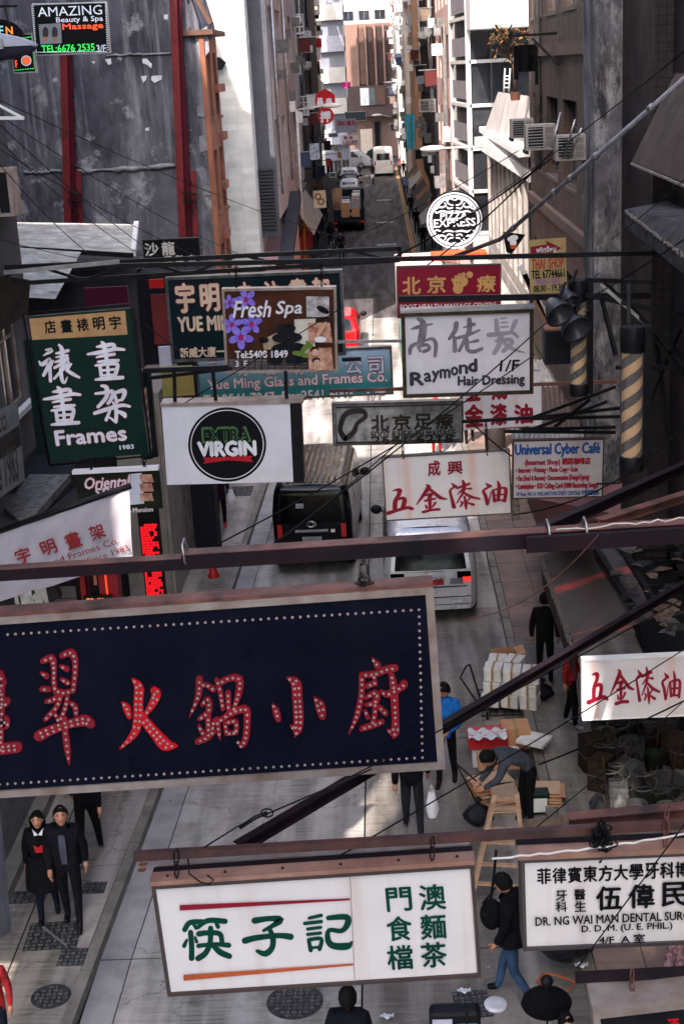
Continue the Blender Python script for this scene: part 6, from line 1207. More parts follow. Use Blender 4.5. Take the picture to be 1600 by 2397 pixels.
for (x0, y0, x1, y1, Y_, lab) in ((413, 1992, 413, 2050, 8.0, 'left hook over the chopsticks sign rail'), (1012, 1962, 1010, 2010, 8.0, 'right hook over the chopsticks sign rail'), (1405, 1918, 1402, 2015, 8.0, 'tangled black chain above the dental sign'), (1560, 1888, 1555, 1980, 8.0, 'rusty chain at the right over the dental sign'), (1478, 2270, 1478, 2345, 7.5, 'rusty chain over the lowest sign'), (942, 1045, 943, 1072, 21, 'left short chain on the streaked hardware sign'), (1136, 985, 1140, 1064, 21, 'right chain on the streaked hardware sign'), (675, 1300, 675, 1300.5, 9, ''), (212, 1070, 215, 1112, 17.5, 'left chain on the oriental spa sign'), (337, 1068, 339, 1102, 17.5, 'right chain on the oriental spa sign'), (552, 625, 553, 672, 20.6, 'left chain on the spa picture sign'), (752, 600, 753, 668, 20.6, 'right chain on the spa picture sign'), (535, 598, 536, 640, 23, 'thin chain left of the spa sign chain')):
    if lab: chain(P(x0, y0, Y_), P(x1, y1, Y_), .010 if Y_ > 10 else .006, None, lab, RUST if 'rusty' in lab else DKST)
# coiled cable lump
q_ = P(1408, 1960, 7.9); mb = MB()
for i in range(14): c = q_+Vector((RN.uniform(-.03, .03), RN.uniform(-.02, .02), RN.uniform(-.05, .05))); a1, a2 = Vector((RN.uniform(-1, 1), .2, RN.uniform(-1, 1))).normalized(), Vector((.2, RN.uniform(-1, 1), RN.uniform(-1, 1))).normalized(); mb.tube([c+a1*.05*math.cos(t*.7)+a2*.06*math.sin(t*.7) for t in range(10)], .006, 4)
tag(mb.to('cable_knot', WIRE), 'knot of black cable tied round the bar above the dental sign', 'cable')
# barber poles
def barber(x, y0, y1, Y_, r_, label, col, stripe, cap=BLK):
    a_, b_ = P(x, y0, Y_), P(x, y1, Y_); o = T('barber_pole', label, 'barber pole', (b_.x, Y_, b_.z)); h_ = a_.z-b_.z
    MB().lathe([(r_*1.15, h_*.84), (r_*1.2, h_*.86), (r_*1.2, h_), (r_*1.1, h_+.02)], 18).to('top_cap', cap, o, True); MB().lathe([(r_*1.15, 0), (r_*1.2, .02), (r_*1.2, h_*.1), (r_, h_*.11)], 18).to('bottom_cap', cap, o, True)
    m = MB(); n, k = 24, 44; z0, z1 = h_*.11, h_*.85
    for i in range(k):
        for j in range(n):
            za, zb_ = z0+(z1-z0)*i/k, z0+(z1-z0)*(i+1)/k; a0, a1 = 2*math.pi*j/n, 2*math.pi*(j+1)/n
            t0_, t1_ = (za-z0)/(r_*4.2)*2*math.pi, (zb_-z0)/(r_*4.2)*2*math.pi
            m.add([(r_*math.cos(a0+t0_), r_*math.sin(a0+t0_), za), (r_*math.cos(a1+t0_), r_*math.sin(a1+t0_), za), (r_*math.cos(a1+t1_), r_*math.sin(a1+t1_), zb_), (r_*math.cos(a0+t1_), r_*math.sin(a0+t1_), zb_)], [(0, 1, 2, 3)], 1 if (j//6) % 2 else 0, True)
    m.to('striped_drum', [col, stripe], o, True)
    MB().lathe([(r_*1.10, h_*.1), (r_*1.10, h_*.86)], 20, capt=False).to('glass_tube', mat('barber_glass', (.9, .9, .9), .05, col2=(.9, .9, .9), alpha=.10, spec=.8), o, True)
    MB().box(r_*1.0, r_*.2, 0, r_*1.9, r_*1.6, h_).to('mount_rail', BLK, o, True); return o
TANB = mat('tan_stripe', (.50, .32, .18), .4); DKB = mat('maroon_stripe', (.035, .012, .02), .4)
barber(1476, 768, 1100, 16, .118, 'taller barber pole at the right with tan and maroon stripes', TANB, DKB)
barber(1353, 658, 925, 18, .10, 'smaller barber pole behind the round speakers', TANB, mat('near_black_stripe', (.015, .012, .02), .4))
barber(345, 872, 1072, 21, .085, 'slim red and tan barber pole between the green sign and the dark shops', mat('red_stripe', (.26, .05, .045), .4), TANB, cap=mat('dark_green_cap', (.008, .04, .045), .5))
MB()
for i, (x, y, r_, lab) in enumerate(((1308, 735, 34, 'upper left of the grey conical floodlights'), (1347, 770, 38, 'lower right and largest of the grey conical floodlights'), (1335, 705, 20, 'small floodlight peeking above the others'), (1362, 742, 22, 'small floodlight at the right of the cluster'))):
    q_ = P(x, y, 17.4+.2*i); R_ = r_*18/3333; o = T('floodlight', lab, 'lamp', q_, group='floodlights beside the barber poles'); M_ = Matrix.Rotation(math.radians(125), 4, 'X') @ Matrix.Rotation(.35, 4, 'Y')
    MB().lathe([(R_*.3, -.25), (R_*.5, -.2), (R_, .0), (R_*1.0, .03), (R_*.93, .0), (R_*.4, -.15), (.01, -.16)], 20, M_, capt=False).to('shade', mat('floodlight_grey', (.09, .09, .105), .4, .3), o, True); MB().tube([(0, 0, .2), (.1, .2, .35)], .02, 6).to('arm', BLK, o, True)
# dark speaker box
s_ = P(1305, 810, 18.2); o = T('box_speaker', 'square dark speaker box with rusty top below the floodlights', 'speaker', s_); MB().box(-.17, 0, -.24, .17, .3, .2).to('casing', mat('dark_teal_box', (.03, .04, .05), .5), o, True); MB().box(-.17, 0, .203, .17, .3, .23).to('rusty_top', mat('pipe_rust', (0, 0, 0)), o, True); MB().box(-.14, -.006, -.21, .14, -.001, .17).to('mesh_front', BLK, o, True)
# street lamps
LG = mat('lamp_grey', (.30, .30, .33), .35, col2=(.26, .26, .29), scale=2); LC = mat('lamp_cover', (.06, .06, .085), .3)
o = T('street_lamp', 'large grey street lamp head at the upper left edge', 'street lamp', P(20, 115, 14)); c = P(10, 110, 14); sx = P(92, 112, 14).x-c.x
MB().sheet(lambda u, v: Vector((c.x-sx*1.4+sx*2.4*u, c.y+.14*math.cos(math.pi*v)*math.sin(math.pi*min(1, u*.62+.38))**.6, c.z+.15*math.sin(math.pi*v)*math.sin(math.pi*min(1, u*.62+.38))**.7)), 20, 10).to('hood', LG, o)
MB().sheet(lambda u, v: Vector((c.x-sx*1.4+sx*2.38*u, c.y+.13*math.cos(math.pi*v)*math.sin(math.pi*min(1, u*.62+.38))**.6, c.z-.01-.13*math.sin(math.pi*v)*math.sin(math.pi*min(1, u*.62+.38))**.5)), 20, 10).to('diffuser', LC, o)
MB().box(c.x-.02, c.y-.155, c.z-.02, c.x+.03, c.y-.13, c.z+.07).to('clip', GALV, o); MB().tube([(c.x-sx*1.3, c.y, c.z), (c.x-1.5, c.y, c.z-.1)], .03, 8).to('arm', LG, o)
def lamp(hx, hy, ax, ay, Y_, label, k=1, post=None, m_=LG):
    a_, b_ = P(hx, hy, Y_), P(ax, ay, Y_); s_ = 1 if b_.x > a_.x else -1; o = T('street_lamp', label, 'street lamp', b_)
    MB().ell((a_.x, a_.y, a_.z), (.45*k, .16*k, .11*k), 16, 8).to('head', m_, o); MB().tube([a_+Vector((s_*.3*k, 0, 0)), b_], .035*k, 6).to('arm', m_, o)
    if post: MB().tube([b_, P(*post, Y_)], .06, 6).to('post', m_, o)
LW = mat('lamp_white', (.60, .58, .56), .4)
lamp(1012, 348, 1132, 343, 40, 'pale street lamp reaching out from the right above the pizza sign', .78, m_=LW); lamp(775, 247, 694, 257, 62, 'white street lamp in front of the red pawn signs', 1.0, (707, 512), m_=LW)
lamp(912, 194, 950, 198, 120, 'far right upper street lamp against the sunlit flats', 1.2, m_=LW); lamp(882, 270, 915, 273, 135, 'far street lamp before the brown building', 1.2, m_=LW)
# aircons
aircon(P(1262, 350, 25), .50, .35, .42, 'left of the two white air conditioners on the tiled building'); aircon(P(1332, 374, 24), .48, .35, .40, 'right white air conditioner with slatted front below the window')
aircon(P(1220, 322, 28), .42, .35, .35, 'dark boxed air conditioner left of the white ones')
for i, (x0, y0, x1, y1) in enumerate(((1290, 345, 1312, 262), (1345, 280, 1318, 368), (1360, 300, 1330, 372))): tag(MB().tube([P(x0, y0, 23.3), P(x1, y1, 23.5)], .02, 5).to('bracket_rod', GALV), ('first', 'second', 'third')[i]+' slanting grey rod from left at the air conditioners', 'rod')
aircon(P(1000, 262, 72), .8, .4, .6, 'far air conditioner on the grey annex wall', parts=False)
q_ = P(-20, 500, 20.5); o = T('window_box', 'dark window air conditioner box in a pale frame at the left edge', 'air conditioner', q_); MB().box(-.6, 0, 0, .28, .4, .56).to('casing', BLK, o, True); MB().box(-.6, -.03, .562, .34, .43, .61).to('top_frame', ALU, o, True); MB().box(-.6, -.03, -.05, .34, .43, -.003).to('bottom_frame', ALU, o, True); MB().box(.285, -.02, 0, .34, .42, .56).to('side_frame', ALU, o, True)
# white bracket at left edge
o = T('wall_bracket', 'white triangular wall bracket at the left edge', 'bracket', P(0, 276, 18)); MB().beam(P(-60, 277, 18), P(57, 276, 18), .04, .04).to('bar', WHT, o); MB().beam(P(-60, 215, 18), P(50, 274, 18), .03, .03).to('brace', WHT, o)
o = T('sign_stay', 'dark stay rod at the top left corner', 'rod', P(20, 15, 20)); MB().beam(P(-20, 16, 20), P(42, 14, 20), .04, .03).to('rod', DKST, o); MB().beam(P(12, 14, 20), P(22, 55, 20), .02, .02).to('link', DKST, o)
# drying shirt, potted plant, flower pots
q_ = P(1228, 140, 33); sh_ = T('drying_shirt', 'black shirt hanging to dry from a rack on the right', 'shirt', q_); X0, X1 = P(1205, 106, 33), P(1254, 106, 33); Z1 = P(1230, 168, 33).z; 
MB().sheet(lambda u, v: Vector((X0.x+(X1.x-X0.x)*u, 33+.06*math.sin(u*9), X0.z+(Z1-X0.z)*v)), 10, 6).to('torso', BK, sh_)
for x0, x1, yb in ((1200, 1213, 186), (1250, 1259, 198)): a_, b_ = P(x0, 108, 33), P(x1, yb, 33); MB().sheet(lambda u, v, a_=a_, b_=b_: Vector((a_.x+(b_.x-a_.x)*u, 32.97, a_.z+(b_.z-a_.z)*v)), 3, 5).to('sleeve', BK, sh_)
tag(MB().beam(P(1190, 85, 33), P(1300, 78, 31), .05, .05).beam(P(1245, 90, 32.5), P(1305, 150, 31), .04, .04).to('clothes_rack', BLK), 'black rod rack holding the drying shirt', 'rack')
tp = T('potted_tree', 'spindly orange leaved plant on the white roof beside the drying shirt', 'plant', P(1200, 215, 40)); b_ = P(1205, 215, 40); t_ = P(1190, 110, 40); mb = MB(); mb.tube([b_, b_.lerp(t_, .5)+Vector((.05, 0, 0)), t_], [.05, .04, .03], 6)
lv = MB(); tips = []
for i in range(16): c = t_+Vector((RN.uniform(-.45, .5), RN.uniform(-.3, .3), RN.uniform(-.35, .4))); mb.tube([t_.lerp(b_, RN.uniform(0, .3)), c], [.02, .01], 4); tips.append(c)
for c in tips:
    for i in range(16): d = Vector((RN.gauss(0, 1), RN.gauss(0, 1), RN.gauss(0, .6))).normalized(); a_ = c+d*RN.uniform(.02, .14); e_ = d.cross(Vector((0, 0, 1))).normalized()*.035; lv.add([a_, a_+d*.08+e_, a_+d*.17, a_+d*.08-e_], [(0, 1, 2, 3)], RN.choice((0, 0, 1, 2)))
mb.to('trunk', mat('bark', (.12, .09, .07), .8), tp); lv.to('crown', [mat('leaf_orange', (.20, .10, .03), .7), mat('leaf_yellow', (.20, .15, .04), .7), mat('leaf_green', (.05, .07, .02), .7)], tp, kind='stuff')
MB().lathe([(.12, 0), (.15, .22)], 12, Matrix.Translation(b_-Vector((0, 0, .22)))).to('pot', mat('terracotta', (.14, .07, .05), .8), tp)
# tall plant stand
o = T('plant_stand', 'white wire stand on the white roof under the orange plant', 'stand', P(1190, 220, 40)); 
for x in (1178, 1190): MB().tube([P(x, 215, 40), P(x+3, 160, 40)], .02, 5).to('upright', WHT, o)
for y in (205, 195, 186, 178): MB().tube([P(1178, y, 40), P(1193, y, 40)], .015, 5).to('shelf_bar', WHT, o)
# blue sheet
a_, b_, c_, d_ = P(945, 268, 108), P(970, 266, 108), P(970, 345, 108), P(952, 352, 108)
tag(MB().sheet(lambda u, v: a_.lerp(b_, u).lerp(d_.lerp(c_, u), v)+Vector((0, .15*math.sin(u*9), 0)), 12, 8).to('blue_tarpaulin', mat('cyan_tarp', (.12, .38, .48), .6)), 'turquoise sheet hanging on the far right facade', 'tarpaulin')
# orange shop awning & small stuff near pizza sign
a_, b_ = P(1010, 598, 36), P(1140, 590, 36); tag(MB().box(a_.x, 36, P(1010, 612, 36).z, b_.x, 36.8, a_.z).to('orange_fascia', mat('orange_fascia', (.75, .12, .02), .6)), 'orange shop fascia below the pizza sign', 'fascia')
g = G(1018, 608, 0); person('person in green top near the orange fascia', (g.x+.1, g.y+4, .14), 0, cloth('green_top', (.10, .25, .06)), DN, h=1.7, detail=False)
for i, (x0, y0, x1, y1, Y_) in enumerate(((1215, 620, 1300, 780, 28), (1225, 640, 1280, 760, 28))): tag(MB().beam(P(x0, y0, Y_), P(x1, y1, Y_), .2, .1).to('shop_strut', (WHT, mat('tan_board', (.40, .25, .18), .7))[i]), ('pale', 'tan')[i]+' slanting board behind the thai shop banner', 'board')
for i, (q4, mm_, lab) in enumerate((([(1150, 850), (1290, 840), (1330, 920), (1250, 960)], CORR, 'corrugated sheet canopy behind the small white sign'), ([(1255, 905), (1440, 900), (1440, 1010), (1265, 1060)], mat('dusk_canopy', (.16, .12, .10), .8), 'brown canopy under the rods at the right'), ([(1195, 1005), (1400, 1000), (1370, 1035), (1200, 1040)], CORR, 'narrow corrugated canopy just above the cyber cafe board'))):
    v = [G(*p_, 3.2+.1*i) for p_ in q4]; corr(v[3], v[2], v[1], v[0], 16, .03).to('canopy_sheet', mm_, T('shop_canopy', lab, 'canopy', v[3]))
o = tag(MB().lathe([(.28, 0), (.30, .5), (.22, .75), (.08, .9), (.08, 1.0)], 18, Matrix.Translation(G(1158, 1050, .14))).to('gas_bottle', mat('gas_bottle', (.06, .05, .05), .5)), 'squat dark gas bottle below the small white sign', 'bottle')
# dark sheet + stuff beyond raymond
tag(MB().beam(P(1204, 1130, 22), P(1207, 1215, 22), .12, .12).to('peeling_post', mat('peeling_post', (.30, .27, .24), .9, col2=(.06, .06, .06), scale=14, bump=.6)), 'short post with peeling paint beside the streaked hardware sign', 'post')
# cables ----------------------------------------------------------------
CB = [((0, 235, 19), (1100, 620, 40), .4, .008, 'thin cable from left edge across the concrete wall towards the pizza sign'), ((0, 270, 19), (700, 640, 34), .3, .008, 'second thin cable over the concrete wall'), ((0, 292, 19), (560, 700, 30), .3, .008, 'third thin cable over the concrete wall, lower'), ((0, 330, 19), (440, 640, 30), .3, .008, 'fourth thin cable fanning over the shed roof'), ((0, 350, 19), (760, 700, 33), .3, .008, 'fifth thin cable fanning over the shed roof'), ((0, 385, 19), (300, 650, 27), .2, .008, 'sixth thin cable fanning low over the shed roof'), ((0, 560, 19), (520, 620, 30), .2, .007, 'nearly level thin cable over the shed roof'),
 ((600, 1300, 14), (960, 1010, 17), .05, .010, 'dark wire rising past the black van roof'), ((400, 1330, 12), (1250, 830, 18), .1, .010, 'long wire from the steel beam up over the hairdresser sign'), ((660, 1260, 13), (1400, 640, 20), .1, .011, 'long wire across the van window and hairdresser sign'), ((1290, 370, 24), (900, 612, 26), .1, .02, 'thick cable from the tiled building past the pizza sign'), ((1290, 355, 24), (1000, 620, 26), .1, .018, 'second thick cable beside it'), ((1225, 345, 26), (600, 640, 30), .2, .010, 'thin cable sweeping left below the pizza sign'),
 ((1600, 120, 15), (1000, 560, 32), .1, .010, 'thin cable parallel to the slanting pole'), ((1430, 560, 19), (1600, 420, 17), .02, .008, 'short thin cable at the right edge under the balcony'), ((1600, 560, 16), (1340, 720, 18), .02, .010, 'wire from the right edge to the floodlights'), ((700, 1880, 8.1), (1600, 1400, 12), .02, .007, 'thin wire crossing the big sign corner up to the right'), ((800, 2000, 8.1), (1600, 1520, 12), .02, .007, 'thin wire just below crossing towards the cartons'), ((1130, 2140, 8), (1160, 1990, 8), .15, .012, 'slack cable beside the ladder foot'), ((1350, 2265, 7.6), (1600, 1930, 7.6), .0, .006, 'turnbuckle wire below the dental sign'),
 ((1260, 1790, 10), (1600, 1640, 12), .02, .010, 'orange tinted wire by the clutter'), ((1250, 1940, 8.3), (1600, 1640, 12), .02, .006, 'second tinted wire by the clutter'), ((1090, 975, 22), (1450, 1130, 18), .35, .016, 'slack black cable looping over the cyber cafe board'), ((340, 760, 21), (480, 868, 20), .0, .010, 'turnbuckle stay left of the bottle green board'), ((430, 945, 20), (800, 720, 20.3), .0, .010, 'crack like wire across the spa picture sign'), ((1200, 1205, 12), (1600, 1000, 16), .2, .010, 'wire sagging behind the beam at right')]
for (a_, b_, sg, r_, lab) in CB:
    cable(P(*a_), P(*b_), sg, r_*.8, WIREW if 0 else WIRE, lab)
OR = mat('orange_wire', (.40, .22, .14), .6)
cable(P(1090, 1448, 9.3), P(1400, 1250, 9.4), .14, .005, mat('brown_wire', (.12, .06, .05), .6), 'brown wire drooping from the beam over the silver car', n=20); 
cable(P(1150, 2010, 7.9), P(1640, 1945, 7.9), .02, .008, WIREW, 'white flex running along the bar over the dental sign', n=22, wob=.008)
cable(P(1300, 1240, 9.5), P(1640, 1205, 9.5), .01, .006, WIREW, 'white flex lying on the long steel beam', n=20, wob=.012)
# turnbuckle on the brace
for (x0, y0, x1, y1, Y_, lab) in ((480, 1982, 555, 1935, 8.05, 'wire stay with eye above the chopsticks sign, lower part'), (555, 1935, 870, 1800, 8.3, 'wire stay continuing up behind the big sign')): tag(MB().tube([P(x0, y0, Y_), P(x1, y1, Y_)], .006, 5).to('wire_stay', DKST), lab, 'wire')
tag(MB().tube([P(560, 1938, 8.05), P(600, 1912, 8.1), P(625, 1903, 8.12)], .014, 6).tube([P(625, 1903, 8.12)+Vector((.04*math.cos(t*.7), 0, .03*math.sin(t*.7))) for t in range(10)], .006, 5).to('turnbuckle', DKST), 'black turnbuckle and loops left of the dark brace', 'turnbuckle')
tag(MB().tube([P(440, 2010, 7.85), P(443, 2045, 7.8), P(470, 2065, 7.78), P(490, 2070, 7.78), P(500, 2060, 7.8), P(485, 2048, 7.82)], .006, 5).to('loose_cable', WIRE), 'loose black cable curling over the chopsticks sign', 'cable')
# ---------------------------------------------------------------- the signs
RED = mat('sign_red', (.62, .02, .045), .5, col2=(.5, .015, .04))
CRIM = mat('crimson_paint', (.27, .010, .045), .5, col2=(.20, .008, .035))
GRNL = mat('green_lettering', (.0, .085, .055), .5, col2=(0, .06, .045))
CREAM = mat('cream_lettering', (.68, .52, .38), .6)
WL = mat('white_lettering', (.74, .74, .80), .5)
PK = mat('pale_pink_lettering', (.75, .62, .66), .5)
BLKL = mat('black_lettering', (.012, .013, .018), .5)
NAVY = stain('navy_sheet', (.011, .013, .028), s=1.5, rough=.32, k=.5, col2=(.018, .020, .036)); NAVY.node_tree.nodes['Principled BSDF'].inputs['Specular IOR Level'].default_value = .07
BULB = mat('bulb_glass', (.34, .29, .27), .12, spec=.6)
WSH = stain('white_sheet', (.62, .58, .56), rust=.4, s=1.2, k=.4)

# hot pot sign ------------------------------------------------
s = sgn('hanging_sign', 'huge navy sheet-metal sign with red cut-out characters studded with bulbs', 'sign', (-260, 1462), (1012, 1372), (-228, 1880), 9.5, .16, NAVY, ALU, .055, .02)
# raise corners: top rail, pinkish
MB().box(-s.hw-.002, -.01, s.h+.003, s.hw+.002, .15, s.h+.028).to('top_rail', RUST, s.o, True)
z4 = Z(0, 1350, 2.6133); z5 = Z(500, 1350, 2.6133)
HP = [(z4, [[(0, 600, 70), (5, 800, 60), (-5, 1050, 60)], [(0, 625, 60), (25, 640, 46), (0, 700, 30)], [(-10, 790, 60), (45, 755, 50)], [(-10, 900, 70), (30, 870, 70), (40, 900, 50)], [(-60, 1055, 70), (110, 1035, 66)]]),
 (z4, [[(265, 510, 30), (322, 492, 46), (335, 560, 32), (335, 640, 32), (345, 700, 30)], [(258, 582, 18), (290, 602, 34)], [(262, 680, 32), (305, 682, 32)], [(385, 475, 34), (440, 458, 46), (465, 510, 38), (462, 600, 34), (452, 690, 30)], [(375, 540, 18), (415, 560, 32)], [(380, 620, 20), (420, 642, 32)],
   [(345, 690, 26), (400, 702, 34), (455, 685, 30)], [(290, 755, 28), (330, 745, 34), (352, 722, 24)], [(378, 715, 34), (350, 790, 32), (285, 862, 30)], [(305, 832, 24), (340, 832, 24), (360, 868, 24)], [(418, 715, 28), (405, 790, 30), (378, 860, 28)], [(432, 762, 20), (465, 790, 34), (470, 832, 30)],
   [(245, 965, 66), (330, 925, 54), (430, 892, 52), (520, 872, 66), (560, 892, 54)], [(400, 860, 34), (405, 950, 38), (418, 1050, 38), (428, 1140, 8)]]),
 (z4, [[(750, 762, 8), (778, 795, 44), (795, 848, 30)], [(812, 620, 8), (852, 670, 56), (850, 760, 58), (848, 850, 58), (825, 950, 48), (740, 1042, 10)], [(945, 690, 46), (960, 715, 56), (930, 780, 44), (895, 830, 28)], [(862, 825, 40), (905, 895, 56), (960, 960, 62), (1015, 1020, 74), (1085, 1028, 10)]]),
 (z4, [[(1222, 620, 44), (1215, 720, 38), (1160, 852, 6)], [(1225, 655, 26), (1270, 658, 26), (1305, 680, 40)], [(1238, 775, 24), (1272, 745, 40), (1278, 815, 40), (1222, 862, 26)], [(1275, 815, 34), (1278, 960, 38)], [(1218, 905, 16), (1242, 950, 34)], [(1310, 870, 20), (1298, 955, 24)], [(1212, 1000, 38), (1265, 978, 38), (1315, 938, 24)],
   [(1328, 625, 30), (1348, 690, 32), (1365, 800, 26)], [(1345, 645, 34), (1400, 615, 38), (1465, 620, 46), (1462, 700, 42), (1432, 800, 26)], [(1397, 705, 36), (1400, 805, 30)], [(1338, 880, 24), (1390, 842, 38), (1450, 812, 42), (1508, 808, 46), (1512, 900, 40), (1502, 985, 40), (1478, 1028, 28), (1458, 1005, 12)], [(1330, 865, 32), (1340, 940, 28), (1349, 990, 6)], [(1378, 890, 28), (1388, 950, 28)], [(1378, 888, 26), (1442, 878, 32), (1446, 940, 28)], [(1386, 952, 26), (1446, 946, 26)]]),
 (z5, [[(448, 612, 10), (502, 645, 62), (512, 740, 62), (520, 860, 62), (512, 930, 54), (497, 970, 8)], [(470, 905, 10), (498, 925, 34)], [(360, 770, 6), (382, 815, 42), (396, 865, 34)], [(613, 732, 6), (650, 780, 60), (664, 845, 46)]]),
 (z5, [[(968, 493, 8), (1000, 535, 46)], [(905, 595, 30), (985, 588, 38), (1050, 562, 42), (1108, 552, 42)], [(905, 600, 38), (902, 720, 38), (872, 850, 34), (825, 955, 6)], [(940, 662, 34), (985, 642, 34)], [(975, 590, 26), (992, 650, 22)], [(932, 732, 26), (992, 703, 40), (986, 762, 42), (930, 775, 22)], [(985, 760, 34), (985, 825, 34), (970, 890, 30)], [(925, 812, 20), (942, 852, 30)], [(1010, 790, 26), (1050, 828, 36)], [(905, 922, 34), (960, 905, 36), (1028, 880, 34)],
   [(1022, 692, 16), (1062, 712, 40), (1140, 672, 42), (1162, 652, 48)], [(1085, 590, 34), (1098, 660, 48), (1105, 760, 48), (1110, 880, 46), (1108, 945, 52), (1095, 978, 10)], [(1060, 930, 8), (1090, 948, 36)]])]
FIRE = mat('bright_red_enamel', (.42, .012, .028), .45, col2=(.34, .01, .025))
DULL = mat('dull_red_enamel', (.26, .018, .04), .45, col2=(.19, .014, .03))
k0 = s.k
def bulbmesh(r):
    return [(1.0*r, 0), (1.0*r, -.45*r), (.72*r, -1.1*r), (0.2*r, -1.4*r)]
def put_bulbs(mb, pts, r):
    for x, y, z in pts:
        mb.lathe([(p, q) for p, q in bulbmesh(r)], 7, Matrix.Translation((x, y, z)) @ Matrix.Rotation(-math.pi/2, 4, 'X') @ Matrix.Scale(-1, 4, (0, 0, 1)), capt=True)
for ci, (zm, st) in enumerate(HP):
    s.k = k0
    g = glyph(s, st, zm, FIRE if ci == 2 else DULL, th=.022)
    if ci == 2: g['label'] = 'brighter red fire character'
    pts = []
    for q in st:
        q2 = cat_rom(q, 8) if len(q) > 2 else cat_rom([q[0], [(q[0][i]+q[1][i])/2 for i in range(3)], q[1]], 8)
        acc = 14
        for i in range(1, len(q2)):
            acc += math.hypot(q2[i][0]-q2[i-1][0], q2[i][1]-q2[i-1][1])
            if acc >= 29:
                acc = 0; x, yy, ww = q2[i]
                if ww < 12: continue
                dx, dy = q2[i][0]-q2[i-1][0], q2[i][1]-q2[i-1][1]; l = math.hypot(dx, dy) or 1
                for o in ((-13, 13) if ww > 50 else (0,)):
                    X, Zz = x-dy/l*o, yy+dx/l*o
                    if all((X-a)**2+(Zz-b)**2 > 300 for a, b in pts): pts.append((X, Zz))
    mb = MB(); put_bulbs(mb, [(*[uv(s, *zm(a, b))[0]], -.028, uv(s, *zm(a, b))[1]) for a, b in pts], .0108)
    mb.to('bulb_cluster', BULB, g, True, kind='stuff')
mb = MB(); BL = []
def border(a, b, n):
    for i in range(n):
        t = i/n; x, z = uv(s, a[0]+(b[0]-a[0])*t, a[1]+(b[1]-a[1])*t); BL.append((x, -.004, z))
border((980, 1427), (0, 1486), 53); border((988, 1773), (980, 1427), 21); border((0, 1836), (988, 1773), 54)
put_bulbs(mb, BL, .0105); mb.to('border_bulbs', BULB, s.o, True, kind='stuff')
HPS = s

# chopsticks sign ------------------------------------------------
s = sgn('hanging_sign', 'long white light box with green characters between a crimson and an orange bar', 'sign', (356, 2072), (1107, 2022), (378, 2330), 8.0, .22, WSH, mat('brown_frame', (.11, .085, .08), .5, .2), .022, .02)
PINKST = mat('pinkish_steel', (.40, .26, .21), .5, .3, col2=(.26, .16, .13), scale=3, dirt=.4)
MB().box(-s.hw-.01, -.02, s.h+.004, s.hw+.01, .10, s.h+.035).to('top_rail', PINKST, s.o, True)
MB().box(-s.hw-.005, .105, s.h-.0, s.hw+.005, .15, s.h+.04).to('channel', mat('dark_red_steel', (.055, .028, .035), .6, .2, col2=(.022, .018, .028), scale=3, bump=.2), s.o, True)
MB().box(-s.hw+.01, .17, s.h+.01, s.hw-.01, .22, s.h+.045).to('rear_channel', ALU, s.o, True)
zz = Z(360, 2000, 2.063)
glyph(s, [[(150, 362, 26), (175, 328, 26), (235, 324, 24)], [(190, 330, 18), (205, 355, 18)], [(212, 352, 20), (262, 318, 26), (345, 322, 26)], [(300, 326, 18), (310, 348, 22)], [(178, 375, 26), (183, 440, 26), (183, 500, 28)], [(147, 440, 22), (160, 412, 14)], [(200, 398, 12), (207, 420, 18)],
 [(218, 382, 28), (260, 377, 26), (318, 382, 26), (330, 425, 24)], [(216, 440, 22), (290, 432, 20), (362, 437, 26)], [(275, 355, 26), (272, 425, 26), (250, 475, 28), (215, 500, 30)], [(285, 436, 24), (320, 470, 30), (365, 490, 28)]], zz, GRNL)
glyph(s, [[(487, 318, 32), (560, 308, 26), (612, 314, 34), (570, 345, 22), (530, 366, 16)], [(440, 415, 32), (500, 400, 28), (600, 390, 26), (660, 396, 32)], [(555, 352, 20), (575, 400, 28), (570, 450, 28), (538, 478, 30), (500, 465, 18)]], zz, GRNL)
glyph(s, [[(750, 305, 16), (808, 292, 18)], [(728, 331, 18), (808, 322, 18)], [(742, 358, 16), (805, 350, 16)], [(742, 384, 16), (805, 377, 16)], [(747, 410, 18), (757, 460, 22)], [(747, 410, 18), (808, 405, 20), (800, 455, 20)], [(757, 448, 14), (800, 445, 14)], [(842, 304, 24), (930, 300, 30), (934, 335, 30), (905, 366, 24), (845, 364, 22), (842, 415, 30), (872, 440, 32), (935, 440, 34), (955, 420, 10)]], zz, GRNL)
for t, x0, y0, x1, y1 in (('門', 1118, 162, 1246, 266), ('食', 1120, 300, 1248, 408), ('檔', 1122, 440, 1252, 546), ('澳', 1277, 146, 1410, 258), ('麵', 1283, 290, 1412, 398), ('茶', 1285, 424, 1415, 534)):
    text(s, t, zz(x0, y0), zz(x1, y1), GRNL, .022, name='character')
shape(s, [zz(126, 238), zz(946, 206), zz(946, 215), zz(127, 265)], CRIM, 'stripe')
shape(s, [zz(145, 575), zz(962, 520), zz(964, 529), zz(146, 603)], mat('orange_tape', (.42, .13, .055), .5), 'stripe')
CHS = s
shape(s, [zz(946, 100), zz(949, 100), zz(972, 612), zz(969, 612)], mat('sheet_joint', (.25, .23, .22), .7), 'sheet_joint')
for i in range(6): x_ = -s.hw+.1+i*(2*s.hw-.2)/5; MB().lathe([(.012, 0), (.008, .008)], 8, Matrix.Translation((x_, .04, s.h+.036))).to('screw', DKST, s.o, True)
for i, (x_, z_, w_, l_) in enumerate(((-.9, s.h-.03, .02, .35), (.35, s.h-.03, .03, .5), (.8, s.h-.03, .015, .3))): pass

